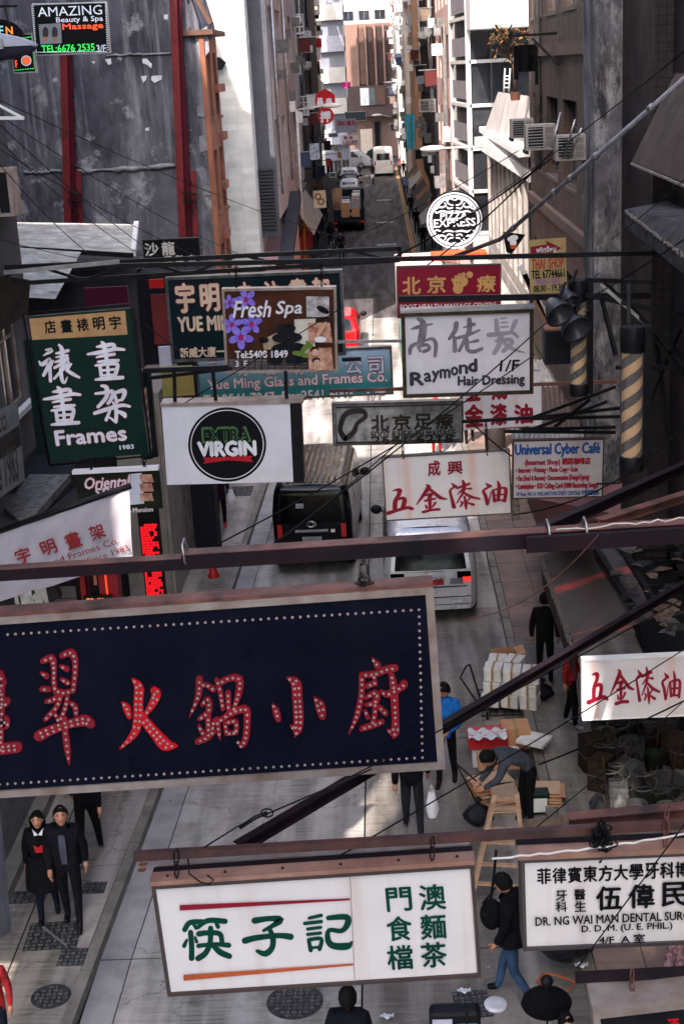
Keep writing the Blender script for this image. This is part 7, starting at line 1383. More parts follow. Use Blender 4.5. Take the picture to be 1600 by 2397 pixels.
# dental sign ------------------------------------------------
s = sgn('hanging_sign', 'white dental surgeon light box with black lettering at the right edge', 'sign', (1218, 2010), (1800, 1985), (1236, 2222), 8.0, .22, WSH, mat('grey_frame', (.13, .12, .12), .45, .4), .022, .02)
MB().box(-s.hw-.02, -.03, s.h+.004, s.hw+.01, .10, s.h+.04).to('top_rail', PINKST, s.o, True)
MB().box(-s.hw-.02, .105, s.h, s.hw+.005, .15, s.h+.05).to('channel', mat('dark_red_steel', (0, 0, 0)), s.o, True)
MB().box(-s.hw-.01, .17, s.h+.01, s.hw+.005, .22, s.h+.055).to('rear_channel', ALU, s.o, True)
for i, t in enumerate('菲律賓東方大學牙科博'):
    x = 1256+i*35.9; y = 2033-i*2.05; text(s, t, (x, y), (x+32, y+35), BLKL, .028, name='character')
for i, t in enumerate('伍偉民'):
    x = 1394+i*76.5; y = 2073-i*5; text(s, t, (x, y), (x+58, y+52), BLKL, .03, name='character')
for t, x, y in (('牙', 1299, 2081), ('醫', 1342, 2078), ('科', 1299, 2106), ('生', 1343, 2105)): text(s, t, (x, y), (x+26, y+23), BLKL, .025, name='character')
text(s, 'DR. NG WAI MAN DENTAL SURGEON', (1250, 2148), (1660, 2148-12.5), BLKL, .02) if 0 else None
def tline(s, t, x0, y0, x1, dy, h, m, bold=.02, **k):
    """text whose baseline runs from (x0,y0) to (x1,y0+dy), cap height h px"""
    return text(s, t, (x0, y0-h), (x1, y0+dy), m, bold, **k)
tline(s, 'DR. NG WAI MAN DENTAL SURGEON', 1251, 2162, 1662, -17, 20, BLKL, .03)
tline(s, 'D. D. M. (U. E. PHIL.)', 1359, 2180, 1570, -8, 19, BLKL, .03)
tline(s, '4/F  A 室', 1399, 2203, 1506, -4, 19, BLKL, .03)
DTS = s

# pixel-plane helper for the many boards
FRG = mat('grey_board_frame', (.17, .165, .17), .4, .5, col2=(.10, .09, .09), scale=6)
FRD = mat('dark_board_frame', (.045, .045, .055), .5, .3)
# extra virgin
s = sgn('hanging_sign', 'white banner sign with a round black badge reading extra virgin', 'sign', (378, 952), (678, 944), (393, 1135), 20.0, .30, stain('white_vinyl', (.64, .64, .70), s=2, k=.15), None, 0)
MB().box(-s.hw-.01, -.02, s.h+.003, s.hw+.2, .32, s.h+.05).to('top_rail', ALU, s.o, True)
MB().box(s.hw+.004, .0, -.02, s.hw+.16, .3, s.h-.004).to('side_return', BLK, s.o, True)
zz = Z(350, 550, 2.6133)
c = zz(475, 1282); disc(s, c[0], c[1], 239/2.6133, 228/2.6133, BLKL, n=48); disc(s, c[0], c[1], 224/2.6133, 213/2.6133, WL, inner=.977, n=48)
text(s, 'EXTRA', zz(322, 1180), zz(618, 1262), mat('olive_lettering', (.10, .20, .09), .5), .06); text(s, 'EXTRA', zz(330, 1190), zz(608, 1252), BLKL, .01)
text(s, 'VIRGIN', zz(296, 1268), zz(650, 1345), WL, .075)
shape(s, [zz(325, 1362), zz(632, 1350), zz(618, 1367), zz(636, 1388), zz(480, 1378), zz(328, 1398), zz(342, 1378)], mat('ribbon_red', (.42, .012, .04), .5), 'ribbon')
# fresh spa
SPB = mat('spa_backdrop', (.055, .028, .02), .35, col2=(.13, .055, .03), scale=2.2)
s = sgn('hanging_sign', 'fresh spa picture sign with orchids and stacked stones in a rounded grey frame', 'sign', (519, 676), (786, 671), (529, 873), 20.6, .14, SPB, ALU, .035, .03)
SLV = mat('mat_grey', (.20, .18, .18), .6, col2=(.10, .09, .09), scale=9)
shape(s, [zz(475, 835), zz(480, 760), zz(1120, 760), zz(1130, 832)], SLV, 'bamboo_mat')
for i in range(16): shape(s, [zz(482+i*40, 762), zz(486+i*40, 762), zz(484+i*41, 832), zz(480+i*41, 832)], BLKL, 'mat_line')
for i in range(3): shape(s, [zz(480, 774+i*18), zz(1125, 774+i*18), zz(1125, 778+i*18), zz(480, 778+i*18)], BLKL, 'mat_line')
CND = mat('candle_glow', (.62, .60, .52), .5); shape(s, [zz(885, 515), zz(1015, 510), zz(1010, 740), zz(890, 740)], CND, 'candle'); shape(s, [zz(690, 640), zz(770, 600), zz(885, 600), zz(885, 700), zz(700, 700)], mat('warm_print', (.28, .20, .14), .5, col2=(.42, .36, .28), scale=6), 'warm_backdrop')
ORC = mat('orchid', (.30, .25, .68), .5, col2=(.16, .10, .50), scale=14); ORM = mat('orchid_heart', (.35, .01, .16), .5)
for cx, cy, r in ((490, 410, 44), (590, 390, 62), (505, 545, 62), (625, 540, 64), (560, 620, 74)):
    for k in range(5):
        a = k*1.257+cx*.01-1.57; disc(s, *zz(cx+math.cos(a)*r*.62, cy+math.sin(a)*r*.62), r*.44/2.6, r*.30/2.6, ORC, a, name='petal')
    disc(s, *zz(cx, cy+6), r*.22/2.6, r*.26/2.6, ORM, name='petal')
STN = mat('black_stone', (.012, .013, .018), .3, col2=(.03, .034, .045), scale=5)
for x, y, a, b in ((835, 568, 60, 26), (842, 625, 92, 34), (855, 690, 110, 36), (770, 760, 50, 28), (900, 758, 70, 26), (700, 640, 30, 18)): disc(s, *zz(x, y), a/2.6, b/2.6, STN, -.03, name='stone')
LEAF = mat('leaf_print', (.16, .24, .06), .5)
for x, y, a in ((950, 690, -.9), (985, 680, .9), (915, 722, .15), (975, 730, -.2)): disc(s, *zz(x, y), 17, 6, LEAF, a, name='leaf')
SKN = mat('skin_print', (.58, .36, .28), .6, col2=(.25, .09, .06), scale=9); SK2 = mat('pale_print', (.55, .52, .55), .6, col2=(.18, .16, .18), scale=9)
shape(s, [zz(958, 372), zz(1098, 375), zz(1100, 496), zz(960, 500)], SK2, 'inset_picture'); disc(s, *zz(1060, 455), 16, 7, STN, .5)
shape(s, [zz(968, 533), zz(1102, 533), zz(1118, 655), zz(972, 655)], SKN, 'inset_picture'); shape(s, [zz(970, 690), zz(1112, 685), zz(1122, 822), zz(975, 825)], SKN, 'inset_picture')
for x, y in ((1010, 700), (1020, 765)): disc(s, *zz(x, y), 10, 8, mat('hair_print', (.05, .02, .015), .6)); disc(s, *zz(x+4, y+14), 8, 8, mat('face_print', (.62, .40, .32), .6))
disc(s, *zz(1045, 635), 14, 7, WL); disc(s, *zz(1050, 575), 22, 5, mat('hand_print', (.60, .36, .27), .6), -1.0)
text(s, 'Fresh', zz(508, 402), zz(735, 498), WL, .022, shear=.22); text(s, 'Spa', zz(765, 402), zz(925, 500), WL, .022, shear=.22)
text(s, 'Tel:5408 1849', zz(525, 706), zz(846, 744), WL, .04); text(s, '3', zz(525, 765), zz(548, 800), WL, .02); text(s, 'F', zz(580, 765), zz(600, 800), WL, .02)
FSP = s
# Yue Ming dark green
BG = mat('bottle_green', (.004, .035, .042), .45, col2=(.006, .022, .034), scale=2)
s = sgn('hanging_sign', 'bottle green board with cream brush characters and YUE MING, behind the spa sign', 'sign', (386, 650), (800, 632), (403, 848), 24, .2, BG, FRG, .045, .02)
def both(t, a, b, m1, m2, bold=.02, g=.035, shear=0, name='lettering'):
    text(s, t, a, b, m2, bold+g, shear=shear, name='outline'); return text(s, t, a, b, m1, bold, shear=shear, name=name)
for t, x0, y0, x1, y1 in (('宇', 158, 300, 278, 470), ('明', 308, 305, 430, 462), ('衣', 545, 290, 625, 440), ('注', 700, 285, 800, 440), ('畫', 855, 270, 960, 430), ('架', 995, 265, 1105, 420)): both(t, zz(x0, y0), zz(x1, y1), CREAM, CRIM, .03, .03, name='character')
text(s, 'YUE MING', zz(172, 503), zz(560, 575), CREAM, .045); text(s, '新威大廈一樓', zz(186, 690), zz(520, 738), CREAM, .03)
# Yue Ming glass blue
def gradboard(name, top, bot):
    m = mat(name, top, .45); t = m.node_tree; N = t.nodes.new; L = t.links.new; b = t.nodes['Principled BSDF']
    tc = N('ShaderNodeTexCoord'); sp = N('ShaderNodeSeparateXYZ'); L(tc.outputs['Object'], sp.inputs[0]); r = N('ShaderNodeMapRange'); r.inputs[1].default_value = .2; r.inputs[2].default_value = .9; L(sp.outputs[2], r.inputs[0])
    x = N('ShaderNodeMix'); x.data_type = 'RGBA'; L(r.outputs[0], x.inputs[0]); x.inputs[6].default_value = (*bot, 1); x.inputs[7].default_value = (*top, 1); L(x.outputs[2], b.inputs['Base Color']); return m
s = sgn('hanging_sign', 'blue to teal board reading Glass and Frames Co., lowest behind the spa sign', 'sign', (457, 832), (916, 810), (461, 944), 26.5, .15, gradboard('blue_teal_print', (.30, .42, .58), (.01, .16, .17)), FRG, .04, .02)
text(s, 'Yue Ming Glass and Frames Co.', zz(350, 885), zz(1452, 913), CRIM, .055, name='outline'); s.k += 1
text(s, 'Yue Ming Glass and Frames Co.', zz(350, 885), zz(1452, 913), PK, .022)
text(s, 'Tel:2541 7047  Fax:2541 6003', zz(330, 980), zz(1245, 996), PK, .03); text(s, '1/F', zz(1330, 960), zz(1440, 1008), PK, .03)
for t, x0, x1 in (('宇', 350, 430), ('明', 520, 600), ('玻', 690, 770), ('璃', 860, 940), ('公', 1190, 1300), ('司', 1335, 1430)):
    yy = 745+(1430-x1)*.02; both(t, zz(x0, yy), zz(x1, yy+98), mat('pale_blue_lettering', (.50, .55, .68), .5), CRIM, .015, .03, name='character')
# Raymond
s = sgn('hanging_sign', 'white hairdressing sign in a thick dark frame with grey brush characters', 'sign', (938, 733), (1247, 722), (947, 931), 21, .24, mat('translucent_white', (.60, .60, .66), .4, col2=(.50, .50, .56), scale=3), mat('bronze_frame', (.06, .055, .05), .35, .5, col2=(.12, .10, .07), scale=8), .055, .03)
MB().box(-s.hw-.01, -.05, s.h+.003, s.hw+.02, .26, s.h+.035).to('top_rail', GALV, s.o, True)
zz = Z(930, 740, 4.9); G1 = mat('faded_ink', (.16, .145, .17), .5, col2=(.25, .24, .28), scale=6, cov=.55); G2 = mat('paler_ink', (.33, .325, .36), .5); G3 = mat('ink', (.045, .045, .06), .5, col2=(.10, .09, .11), scale=8)
glyph(s, [[(232, 32, 34), (285, 65, 70), (292, 150, 90), (270, 285, 90)], [(152, 150, 12), (235, 125, 46), (400, 88, 16)], [(140, 430, 40), (160, 345, 50), (300, 285, 30), (400, 262, 40), (438, 330, 48), (428, 455, 40)], [(240, 350, 40), (330, 328, 40), (365, 372, 40), (300, 405, 44)], [(235, 350, 36), (260, 400, 36)]], zz, G1)
glyph(s, [[(672, 85, 60), (655, 170, 56), (590, 260, 36)], [(650, 245, 44), (656, 395, 56)], [(820, 42, 56), (822, 150, 60), (790, 230, 50), (705, 395, 40)], [(755, 130, 16), (875, 92, 44)], [(685, 250, 40), (800, 218, 40), (938, 160, 26)], [(795, 280, 50), (800, 380, 50), (870, 408, 46), (965, 372, 40)], [(815, 302, 20), (915, 280, 40)]], zz, G1)
glyph(s, [[(1130, 45, 50), (1140, 185, 62)], [(1180, 28, 24), (1240, 20, 24)], [(1185, 75, 24), (1255, 70, 24)], [(1185, 125, 24), (1262, 120, 24)], [(1350, 60, 60), (1300, 170, 40)], [(1040, 215, 54), (1200, 200, 50), (1310, 190, 40), (1372, 235, 34)], [(1180, 225, 70), (1160, 330, 60), (1105, 425, 50)], [(1125, 282, 30), (1285, 270, 50), (1300, 320, 50), (1210, 398, 50)], [(1215, 300, 50), (1305, 370, 46), (1455, 418, 14)]], zz, G2)
for i, ch in enumerate('Raymond'):
    x0, x1 = ((145, 300), (305, 385), (395, 475), (485, 600), (612, 690), (705, 800), (812, 905))[i]; y1 = 785-(x0-145)*.235; text(s, ch, zz(x0, y1-(135 if i in (0, 6) else 95)), zz(x1, y1+(25 if i == 2 else 0)), G3, .075)
text(s, 'Hair Dressing', zz(692, 690), zz(1450, 800), G3, .05); text(s, '1/F', zz(1165, 505), zz(1380, 625), BLKL, .03, shear=.12)
RAY = s
# Beijing crimson
s = sgn('hanging_sign', 'crimson foot massage banner with gold characters and a smiling footprint', 'sign', (927, 623), (1172, 617), (932, 745), 24.5, .06, mat('crimson_vinyl', (.24, .004, .045), .4, col2=(.20, .004, .05)), FRG, .02)
zz = Z(850, 500, 3.4844); GLD = mat('gold_lettering', (.55, .33, .16), .5)
for t, x0, y0, x1, y1 in (('北', 318, 520, 465, 655), ('京', 520, 510, 668, 645), ('療', 928, 505, 1075, 635)): text(s, t, zz(x0, y0), zz(x1, y1), GLD, .03, name='character')
disc(s, *zz(790, 555), 18, 14, GLD, -.2, name='footprint'); disc(s, *zz(770, 615), 12, 11, GLD, name='footprint')
for x, y, r in ((865, 497, 8), (815, 495, 5), (783, 500, 4.2), (755, 515, 4), (728, 540, 3.8)): disc(s, *zz(x, y), r, r*.95, GLD, name='footprint')
for x in (757, 785): disc(s, *zz(x, 563), 2.2, 1, CRIM)
text(s, 'FOOT HEALTH MASSAGE CENTRE', zz(300, 742), zz(1080, 762), PK, .03)
# neon foot sign
s = sgn('hanging_sign', 'dirty grey neon sign with a brown foot outline and unlit tube lettering', 'sign', (776, 945), (1083, 937), (784, 1043), 22.5, .14, mat('neon_back', (.44, .44, .43), .6, col2=(.17, .17, .17), scale=5), FRG, .03, .02)
NE = mat('neon_tube', (.085, .07, .06), .35, col2=(.05, .045, .045))
zz = Z(350, 550, 2.6133)
glyph(s, [[(1190, 1240, 34), (1165, 1190, 30), (1185, 1110, 32), (1230, 1080, 30), (1300, 1075, 30), (1320, 1110, 26), (1270, 1150, 24), (1250, 1200, 30), (1200, 1245, 30)]], zz, NE, th=.02, name='foot_outline')
for i, t in enumerate('北京足療'): text(s, t, (868+i*50, 972-i*1.5), (910+i*50, 1007-i*1.5), NE, .035, name='character', th=.02)
text(s, 'FOOT & HEALTH MASSAGE', (868, 1009), (1066, 1020), NE, .03, th=.02); text(s, '2641 6218', (870, 1020), (1060, 1034), NE, .05, th=.02)
MB().tube([( -s.hw+.06, -.02, .05), (-s.hw+.06, -.02, s.h-.06), (s.hw-.06, -.02, s.h-.06), (s.hw-.06, -.02, .05), (-s.hw+.06, -.02, .05)], .012, 5).to('tube_border', NE, s.o, True)
# hardware signs
ZA = Z(1350, 1540, 6.272)
HW = [[[(215, 245, 10), (285, 232, 56), (288, 310, 44), (245, 440, 50), (240, 590, 48)], [(225, 445, 16), (320, 388, 48), (350, 440, 48), (325, 590, 50)], [(165, 650, 66), (250, 615, 50), (380, 570, 52), (435, 602, 44)]],
 [[(600, 170, 14), (622, 220, 50), (560, 370, 40), (485, 525, 8)], [(620, 235, 34), (700, 350, 42), (760, 430, 46), (825, 458, 22)], [(590, 370, 24), (652, 350, 48), (625, 420, 34)], [(588, 465, 36), (692, 438, 34)], [(635, 400, 36), (640, 620, 34)], [(588, 540, 12), (602, 598, 28)], [(700, 510, 28), (668, 585, 20)], [(568, 668, 48), (650, 642, 42), (735, 638, 46)]],
 [[(884, 170, 6), (925, 240, 52)], [(912, 252, 26), (868, 305, 26), (885, 450, 30), (912, 620, 44)], [(1012, 135, 18), (1028, 240, 44), (1010, 370, 28)], [(950, 268, 34), (1080, 205, 40)], [(950, 385, 8), (1012, 300, 30)], [(1045, 290, 16), (1100, 295, 36)], [(1010, 375, 28), (942, 545, 10)], [(1015, 350, 26), (1100, 440, 40), (1200, 492, 28)], [(1028, 425, 16), (1045, 560, 36), (1050, 668, 12)], [(985, 518, 16), (1008, 545, 24), (985, 612, 18)], [(1095, 465, 20), (1062, 520, 14)], [(1058, 540, 18), (1130, 592, 40)]],
 [[(1274, 212, 6), (1315, 272, 54)], [(1300, 290, 28), (1245, 350, 30), (1268, 440, 36), (1292, 600, 34)], [(1335, 372, 6), (1300, 590, 18)], [(1408, 188, 14), (1425, 300, 38), (1412, 540, 36)], [(1355, 352, 26), (1372, 555, 34)], [(1350, 352, 22), (1440, 320, 30), (1500, 345, 38), (1485, 570, 34)], [(1380, 442, 22), (1470, 436, 24)], [(1375, 545, 28), (1485, 540, 28)]]]
def outglyph(s, st, zm, m, m2, g, b=1.5):
    glyph(s, st, zm, m2, grow=g+b, name='outline'); glyph(s, st, zm, m, grow=b)
PKO = mat('faded_red_edge', (.62, .32, .36), .5)
s = sgn('hanging_sign', 'white hardware shop sign with red brush characters, low at the right edge', 'sign', (1361, 1545), (1640, 1532), (1368, 1686), 14, .10, stain('scuffed_white', (.60, .58, .60), rust=1, s=4, k=.5, sk=5), WHT, .012, .01)
for st in HW: outglyph(s, st, ZA, CRIM, PKO, 5)
HWR = s
s = sgn('hanging_sign', 'white rust-streaked hardware sign with two rows of red characters, above the silver van', 'sign', (893, 1070), (1192, 1052), (902, 1220), 21, .10, stain('rusty_white', (.60, .59, .61), rust=1.2, s=3, k=.6, sk=4), mat('brownish_frame', (.14, .12, .11), .6), .02, .012)
for st in HW: outglyph(s, st, lambda a, b: (874.3+.2056*a, 1050+(.25*b-.0259*a+137.8)/1.96), CRIM, PKO, 5)
text(s, '成', (1000, 1079), (1030, 1112), CRIM, .03, name='character'); text(s, '興', (1046, 1080), (1082, 1108), CRIM, .025, name='character')
HWF = s
s = sgn('hanging_sign', 'white sign with small red characters peeking out below the hairdresser sign', 'sign', (1080, 880), (1264, 868), (1083, 1007), 27, .1, stain('clean_white', (.60, .60, .66), rust=1, s=2, k=.4), None, 0)
for t, x0, y0, x1, y1 in (('五', 1090, 893, 1122, 936), ('成', 1150, 890, 1185, 934), ('金', 1087, 949, 1130, 996), ('漆', 1147, 947, 1185, 993), ('油', 1203, 948, 1245, 989)): text(s, t, (x0, y0), (x1, y1), CRIM, .05, name='character')
# cyber cafe
s = sgn('hanging_sign', 'grey cyber cafe notice board with blue headline and red list', 'sign', (1199, 1031), (1413, 1026), (1202, 1168), 18.5, .08, stain('grey_sheet', (.36, .35, .36), rust=1, s=3, k=.4), mat('rusty_frame', (.10, .065, .06), .6, .3), .016, .01)
BLU = mat('blue_lettering', (.015, .09, .24), .5)
text(s, 'Universal Cyber Café', (1205, 1040), (1402, 1068), BLU, .045)
text(s, '(Internet Shop) 網路咖啡店', (1228, 1074), (1380, 1089), CRIM, .05)
for i, t in enumerate(('• Internet • Printing • Photo Copy • Scan', '• Fax (Send & Receive) • Documentation (Design/Typing)', '• Lamination • IDD Calling Card (1000 Recording Songs)')):
    text(s, t, (1207, 1095+i*18.5), (1207+(143, 170, 190)[i], 1107+i*18.5), CRIM, .05)
text(s, '1/F Rear, NO. 81 WELLINGTON STREET CENTRAL 中環威靈頓街', (1208, 1150), (1400, 1158), BLU, .03)
# Thai shop
s = sgn('hanging_sign', 'yellow thai shop banner with a crimson arrow and shop hours', 'sign', (1236, 562), (1323, 556), (1240, 690), 27, .03, mat('yellow_canvas', (.40, .33, .19), .7, col2=(.31, .25, .14), scale=4), None, 0, facename='cloth')
shape(s, [(1240, 578), (1278, 572), (1277, 563), (1314, 581), (1279, 596), (1279, 590), (1241, 595)], CRIM, 'arrow')
text(s, 'พริกขี้หนู', (1254, 578), (1300, 592), WL, .02); text(s, 'THAI  SHOP', (1243, 607), (1318, 626), mat('brick_red_lettering', (.40, .06, .04), .5), .02); text(s, 'TEL 67744661', (1243, 634), (1320, 648), BLKL, .03)
text(s, 'MON - SAT', (1254, 654), (1310, 663), mat('violet_lettering', (.28, .16, .45), .5), .02); text(s, '08.00 - 19.30', (1247, 669), (1318, 679), BLKL, .03)
# Pizza Express
s = sgn('round_sign', 'round black and white pizza restaurant sign with scrollwork', 'sign', (996, 450), (1130, 444), (1000, 583), 34, .2, BLK, None, 0)
for c in list(s.o.children): bpy.data.objects.remove(c)
r = s.w/2; ct = (1063, 516)
mo = Matrix.Translation((0, 0, s.h/2)) @ Matrix.Rotation(math.pi/2, 4, 'X')
MB().lathe([(r, -.2), (r, 0), (r*.97, .012), (.01, .012)], 40, mo, sm=False).to('disc', BLKL, s.o, True); s.k = 14
disc(s, *ct, 65, 65.5, WL, inner=.95, n=48); disc(s, *ct, 59, 59.5, WL, inner=.90, n=48)
text(s, 'PIZZA', (1030, 499), (1093, 511), WL, .02); text(s, 'EXPRESS', (1014, 514), (1112, 528), WL, .02)
for sy in (-1, 1):
    for sx in (-1, 1):
        q = lambda a, b: (ct[0]+sx*a, ct[1]+2+sy*b)
        for st in ([(3, 24, 3), (16, 22, 4), (30, 24, 4), (42, 20, 3), (46, 27, 3), (38, 32, 3)], [(2, 50, 3), (10, 54, 4), (18, 48, 4), (12, 40, 3), (4, 38, 3)], [(20, 52, 3), (30, 46, 4), (38, 36, 4), (28, 33, 4), (20, 38, 3), (24, 43, 2)], [(5, 32, 3), (14, 30, 3), (18, 34, 2)]):
            glyph(s, [[q(a, b)+(c_,) for a, b, c_ in st]], lambda a, b: (a, b), WL, name='scroll'); s.k -= 2
# green frame sign
s = sgn('hanging_sign', 'tall green canvas sign with large white characters and a tan strip on top', 'sign', (66, 742), (303, 722), (101, 1082), 19, .12, mat('green_canvas', (.012, .052, .038), .55, col2=(.008, .035, .032), scale=2.5, bump=.1), None, 0, facename='cloth')
z3 = Z(60, 780, 5.6); TAN = mat('tan_strip', (.42, .28, .16), .6, col2=(.34, .22, .12), scale=5)
shape(s, [(69, 746), (293, 727), (299, 783), (76, 796)], TAN, 'top_strip')
for i, t in enumerate('店畫裱明宇'): text(s, t, (103+i*38, 752-i*2.7), (103+i*38+30, 779-i*2.7), BLKL, .03, name='character')
HUA = [[(425, 705, 24), (455, 740, 50), (482, 860, 44), (495, 985, 40)], [(362, 765, 16), (440, 755, 44), (560, 735, 40), (592, 760, 40), (560, 812, 26)], [(245, 862, 20), (400, 838, 46), (600, 795, 40), (720, 803, 24)], [(360, 902, 16), (460, 880, 32), (592, 862, 32)], [(378, 962, 18), (500, 950, 34), (645, 942, 28)], [(345, 1012, 18), (400, 1015, 36), (420, 1140, 38)], [(400, 1005, 30), (560, 985, 38), (635, 1005, 42), (600, 1145, 42)], [(430, 1075, 22), (600, 1060, 26)], [(505, 1000, 32), (512, 1150, 36)], [(430, 1140, 20), (600, 1130, 22)], [(348, 1195, 20), (480, 1180, 46), (700, 1168, 38)]]
off = lambda L, dx, dy: [[(a+dx, b+dy, c) for a, b, c in q] for q in L]
BIU = [[(270, 215, 12), (345, 222, 48), (240, 290, 6)], [(182, 365, 12), (220, 408, 46), (322, 342, 44), (302, 430, 46), (242, 548, 36)], [(322, 430, 36), (332, 622, 36)], [(370, 355, 8), (345, 420, 14)], [(442, 150, 20), (482, 220, 50), (480, 420, 56)], [(402, 262, 14), (470, 250, 36), (562, 225, 34)], [(405, 312, 14), (548, 292, 34)], [(395, 375, 20), (480, 352, 38), (560, 330, 26)], [(385, 450, 28), (480, 400, 36), (560, 372, 38), (520, 440, 34), (380, 592, 24)], [(465, 470, 38), (480, 600, 40), (515, 648, 24), (550, 575, 8)], [(602, 400, 16), (545, 480, 38)], [(540, 478, 30), (610, 525, 38), (708, 578, 22)]]
JIA = [[(1000, 685, 24), (1065, 710, 50), (1065, 830, 48), (955, 960, 34)], [(922, 788, 24), (1070, 770, 38), (1150, 762, 40), (1125, 860, 40), (1085, 915, 34)], [(1165, 780, 34), (1200, 900, 36)], [(1185, 775, 34), (1290, 745, 48), (1298, 800, 50), (1270, 865, 32)], [(1195, 885, 24), (1275, 865, 24)], [(910, 1045, 36), (1080, 990, 48), (1260, 940, 38), (1368, 955, 24)], [(1150, 900, 18), (1190, 985, 42), (1190, 1150, 36)], [(1190, 1160, 30), (1100, 1095, 12)], [(1110, 1010, 26), (1062, 1130, 36)], [(1205, 1015, 24), (1290, 1055, 54), (1308, 1085, 38)]]
for st in (BIU, off(HUA, 575, -590), HUA, JIA): outglyph(s, st, z3, WL, CRIM, 6, 4)
text(s, 'Frames', z3(385, 1280), z3(1330, 1395), CRIM, .085, name='outline'); text(s, 'Frames', z3(385, 1280), z3(1330, 1395), WL, .045)
text(s, '1983', z3(1235, 1466), z3(1425, 1505), WL, .06)
MB().tube([(-s.hw-.02, .0, -.04), (-s.hw-.06, 0, s.h+.05), (s.hw+.02, 0, s.h+.06), (s.hw+.05, 0, s.h), (s.hw+.03, 0, -.03), (-s.hw-.02, 0, -.05)], .018, 6).to('pipe_frame', DKST, s.o, True)
# salon sign
s = sgn('hanging_sign', 'black salon sign with white characters below the concrete wall', 'sign', (333, 562), (466, 556), (340, 628), 29, .12, BLKL, FRD, .02)
WG = mat('off_white_lettering', (.55, .52, .46), .6)
for t, x0, y0, x1, y1 in (('沙', 338, 570, 372, 598), ('龍', 378, 567, 410, 596), ('護', 383, 599, 403, 622), ('髮', 410, 598, 430, 620), ('室', 438, 597, 460, 620)): text(s, t, (x0, y0), (x1, y1), WG, .03, name='character')
# amazing LED sign
LEDW = mat('led_white', (.75, .8, .9), .5, emit=.08); LEDR = mat('led_red', (1, .10, .03), .5, emit=.2); LEDG = mat('led_green', (.04, .9, .12), .5, emit=.12); LEDO = mat('led_orange', (1, .25, .02), .5, emit=.2); LEDC = mat('led_cyan', (.3, .8, .9), .5, emit=.1)
s = sgn('led_sign', 'black LED board reading amazing beauty and spa massage in dotted letters', 'sign', (73, 10), (249, 3), (84, 131), 24, .1, BLKL, GALV, .02)
zz = Z(0, 0, 1.96)
text(s, 'AMAZING', zz(172, 34), zz(470, 66), LEDW, 0); text(s, 'Beauty & Spa', zz(258, 80), zz(474, 102), LEDW, .01); text(s, 'Massage', zz(287, 110), zz(476, 137), LEDR, .02)
text(s, 'TEL:6676 2535', zz(190, 209), zz(436, 232), LEDG, .02); text(s, '3/F', zz(444, 207), zz(488, 237), LEDW, .01)
shape(s, [zz(178, 112), zz(281, 106), zz(285, 198), zz(187, 204)], mat('grey_print', (.30, .31, .33), .5), 'inset_picture')
for x in (210, 253): disc(s, *zz(x, 150), 7, 14, mat('sole_print', (.10, .08, .09), .5)); disc(s, *zz(x, 180), 5, 6, mat('sole_print2', (.45, .25, .18), .5))
mb = MB(); y = lay(s)
def dots(a, b, n):
    for i in range(n):
        t = (i+.2)/n; u0, v0 = uv(s, a[0]+(b[0]-a[0])*t, a[1]+(b[1]-a[1])*t); mb.box(u0-.010, y-.004, v0-.006, u0+.014, y, v0+.006)
dots(zz(152, 18), zz(488, 12), 34); dots(zz(157, 240), zz(495, 236), 34); dots(zz(152, 18), zz(166, 240), 22); dots(zz(486, 14), zz(495, 236), 22)
mb.to('border_lights', LEDW, s.o, True, kind='stuff')
s = sgn('led_sign', 'small black LED board with a round red motif below the street lamp', 'sign', (22, 80), (76, 77), (26, 173), 23, .1, BLKL, GALV, .02)
disc(s, 62, 142, 9, 9, LEDR); disc(s, 62, 142, 12, 12, LEDW, inner=.85); text(s, 'F', (36, 142), (42, 158), LEDR, .04); mb = MB(); y = lay(s)
dots((28, 92), (76, 86), 9); dots((31, 165), (82, 160), 9); dots((76, 86), (82, 160), 12); mb.to('border_lights', LEDG, s.o, True, kind='stuff')
s = sgn('led_sign', 'oval LED sign with orange letters partly hidden by the street lamp', 'sign', (-60, 56), (50, 52), (-56, 110), 22.5, .1, BLKL, None, 0)
for c in list(s.o.children): bpy.data.objects.remove(c)
mo = Matrix.Translation((0, 0, s.h/2)) @ Matrix.Scale(.62, 4, (0, 0, 1)) @ Matrix.Rotation(math.pi/2, 4, 'X')
MB().lathe([(s.w/2, -.1), (s.w/2, .0), (.01, .002)], 32, mo, sm=False).to('oval_board', BLKL, s.o, True); s.k = 4
text(s, 'OPE', (-36, 62), (10, 82), LEDC, .02); text(s, 'N', (14, 63), (31, 80), LEDO, .03)
# oriental spa
s = sgn('hanging_sign', 'black oriental spa picture sign hanging below the green canvas sign', 'sign', (176, 1110), (372, 1100), (184, 1200), 17.5, .06, mat('dark_print', (.012, .016, .018), .4, col2=(.03, .04, .02), scale=5), None, 0)
MB().box(-s.hw-.03, -.03, s.h+.003, s.hw+.0, .08, s.h+.05).to('top_rail', WHT, s.o, True)
zz = Z(0, 1000, 3.136); shape(s, [zz(945, 345), zz(1040, 335), zz(1060, 560), zz(960, 570), zz(790, 490), zz(930, 400)], mat('pale_sky_print', (.55, .58, .66), .5), 'inset_picture')
text(s, 'Oriental', zz(608, 370), zz(945, 440), CRIM, .075, shear=.25, name='outline'); text(s, 'Oriental', zz(608, 372), zz(945, 438), PK, .03, shear=.25)
text(s, 'SPA', zz(690, 450), zz(880, 505), PK, .04, shear=.2)
for y0 in (345, 412, 482): shape(s, [zz(1025, y0), zz(1115, y0), zz(1130, y0+58), zz(1035, y0+58)], SKN, 'inset_picture')
text(s, 'The Mansion', zz(890, 595), zz(1125, 617), PK, .03)
ORI = s
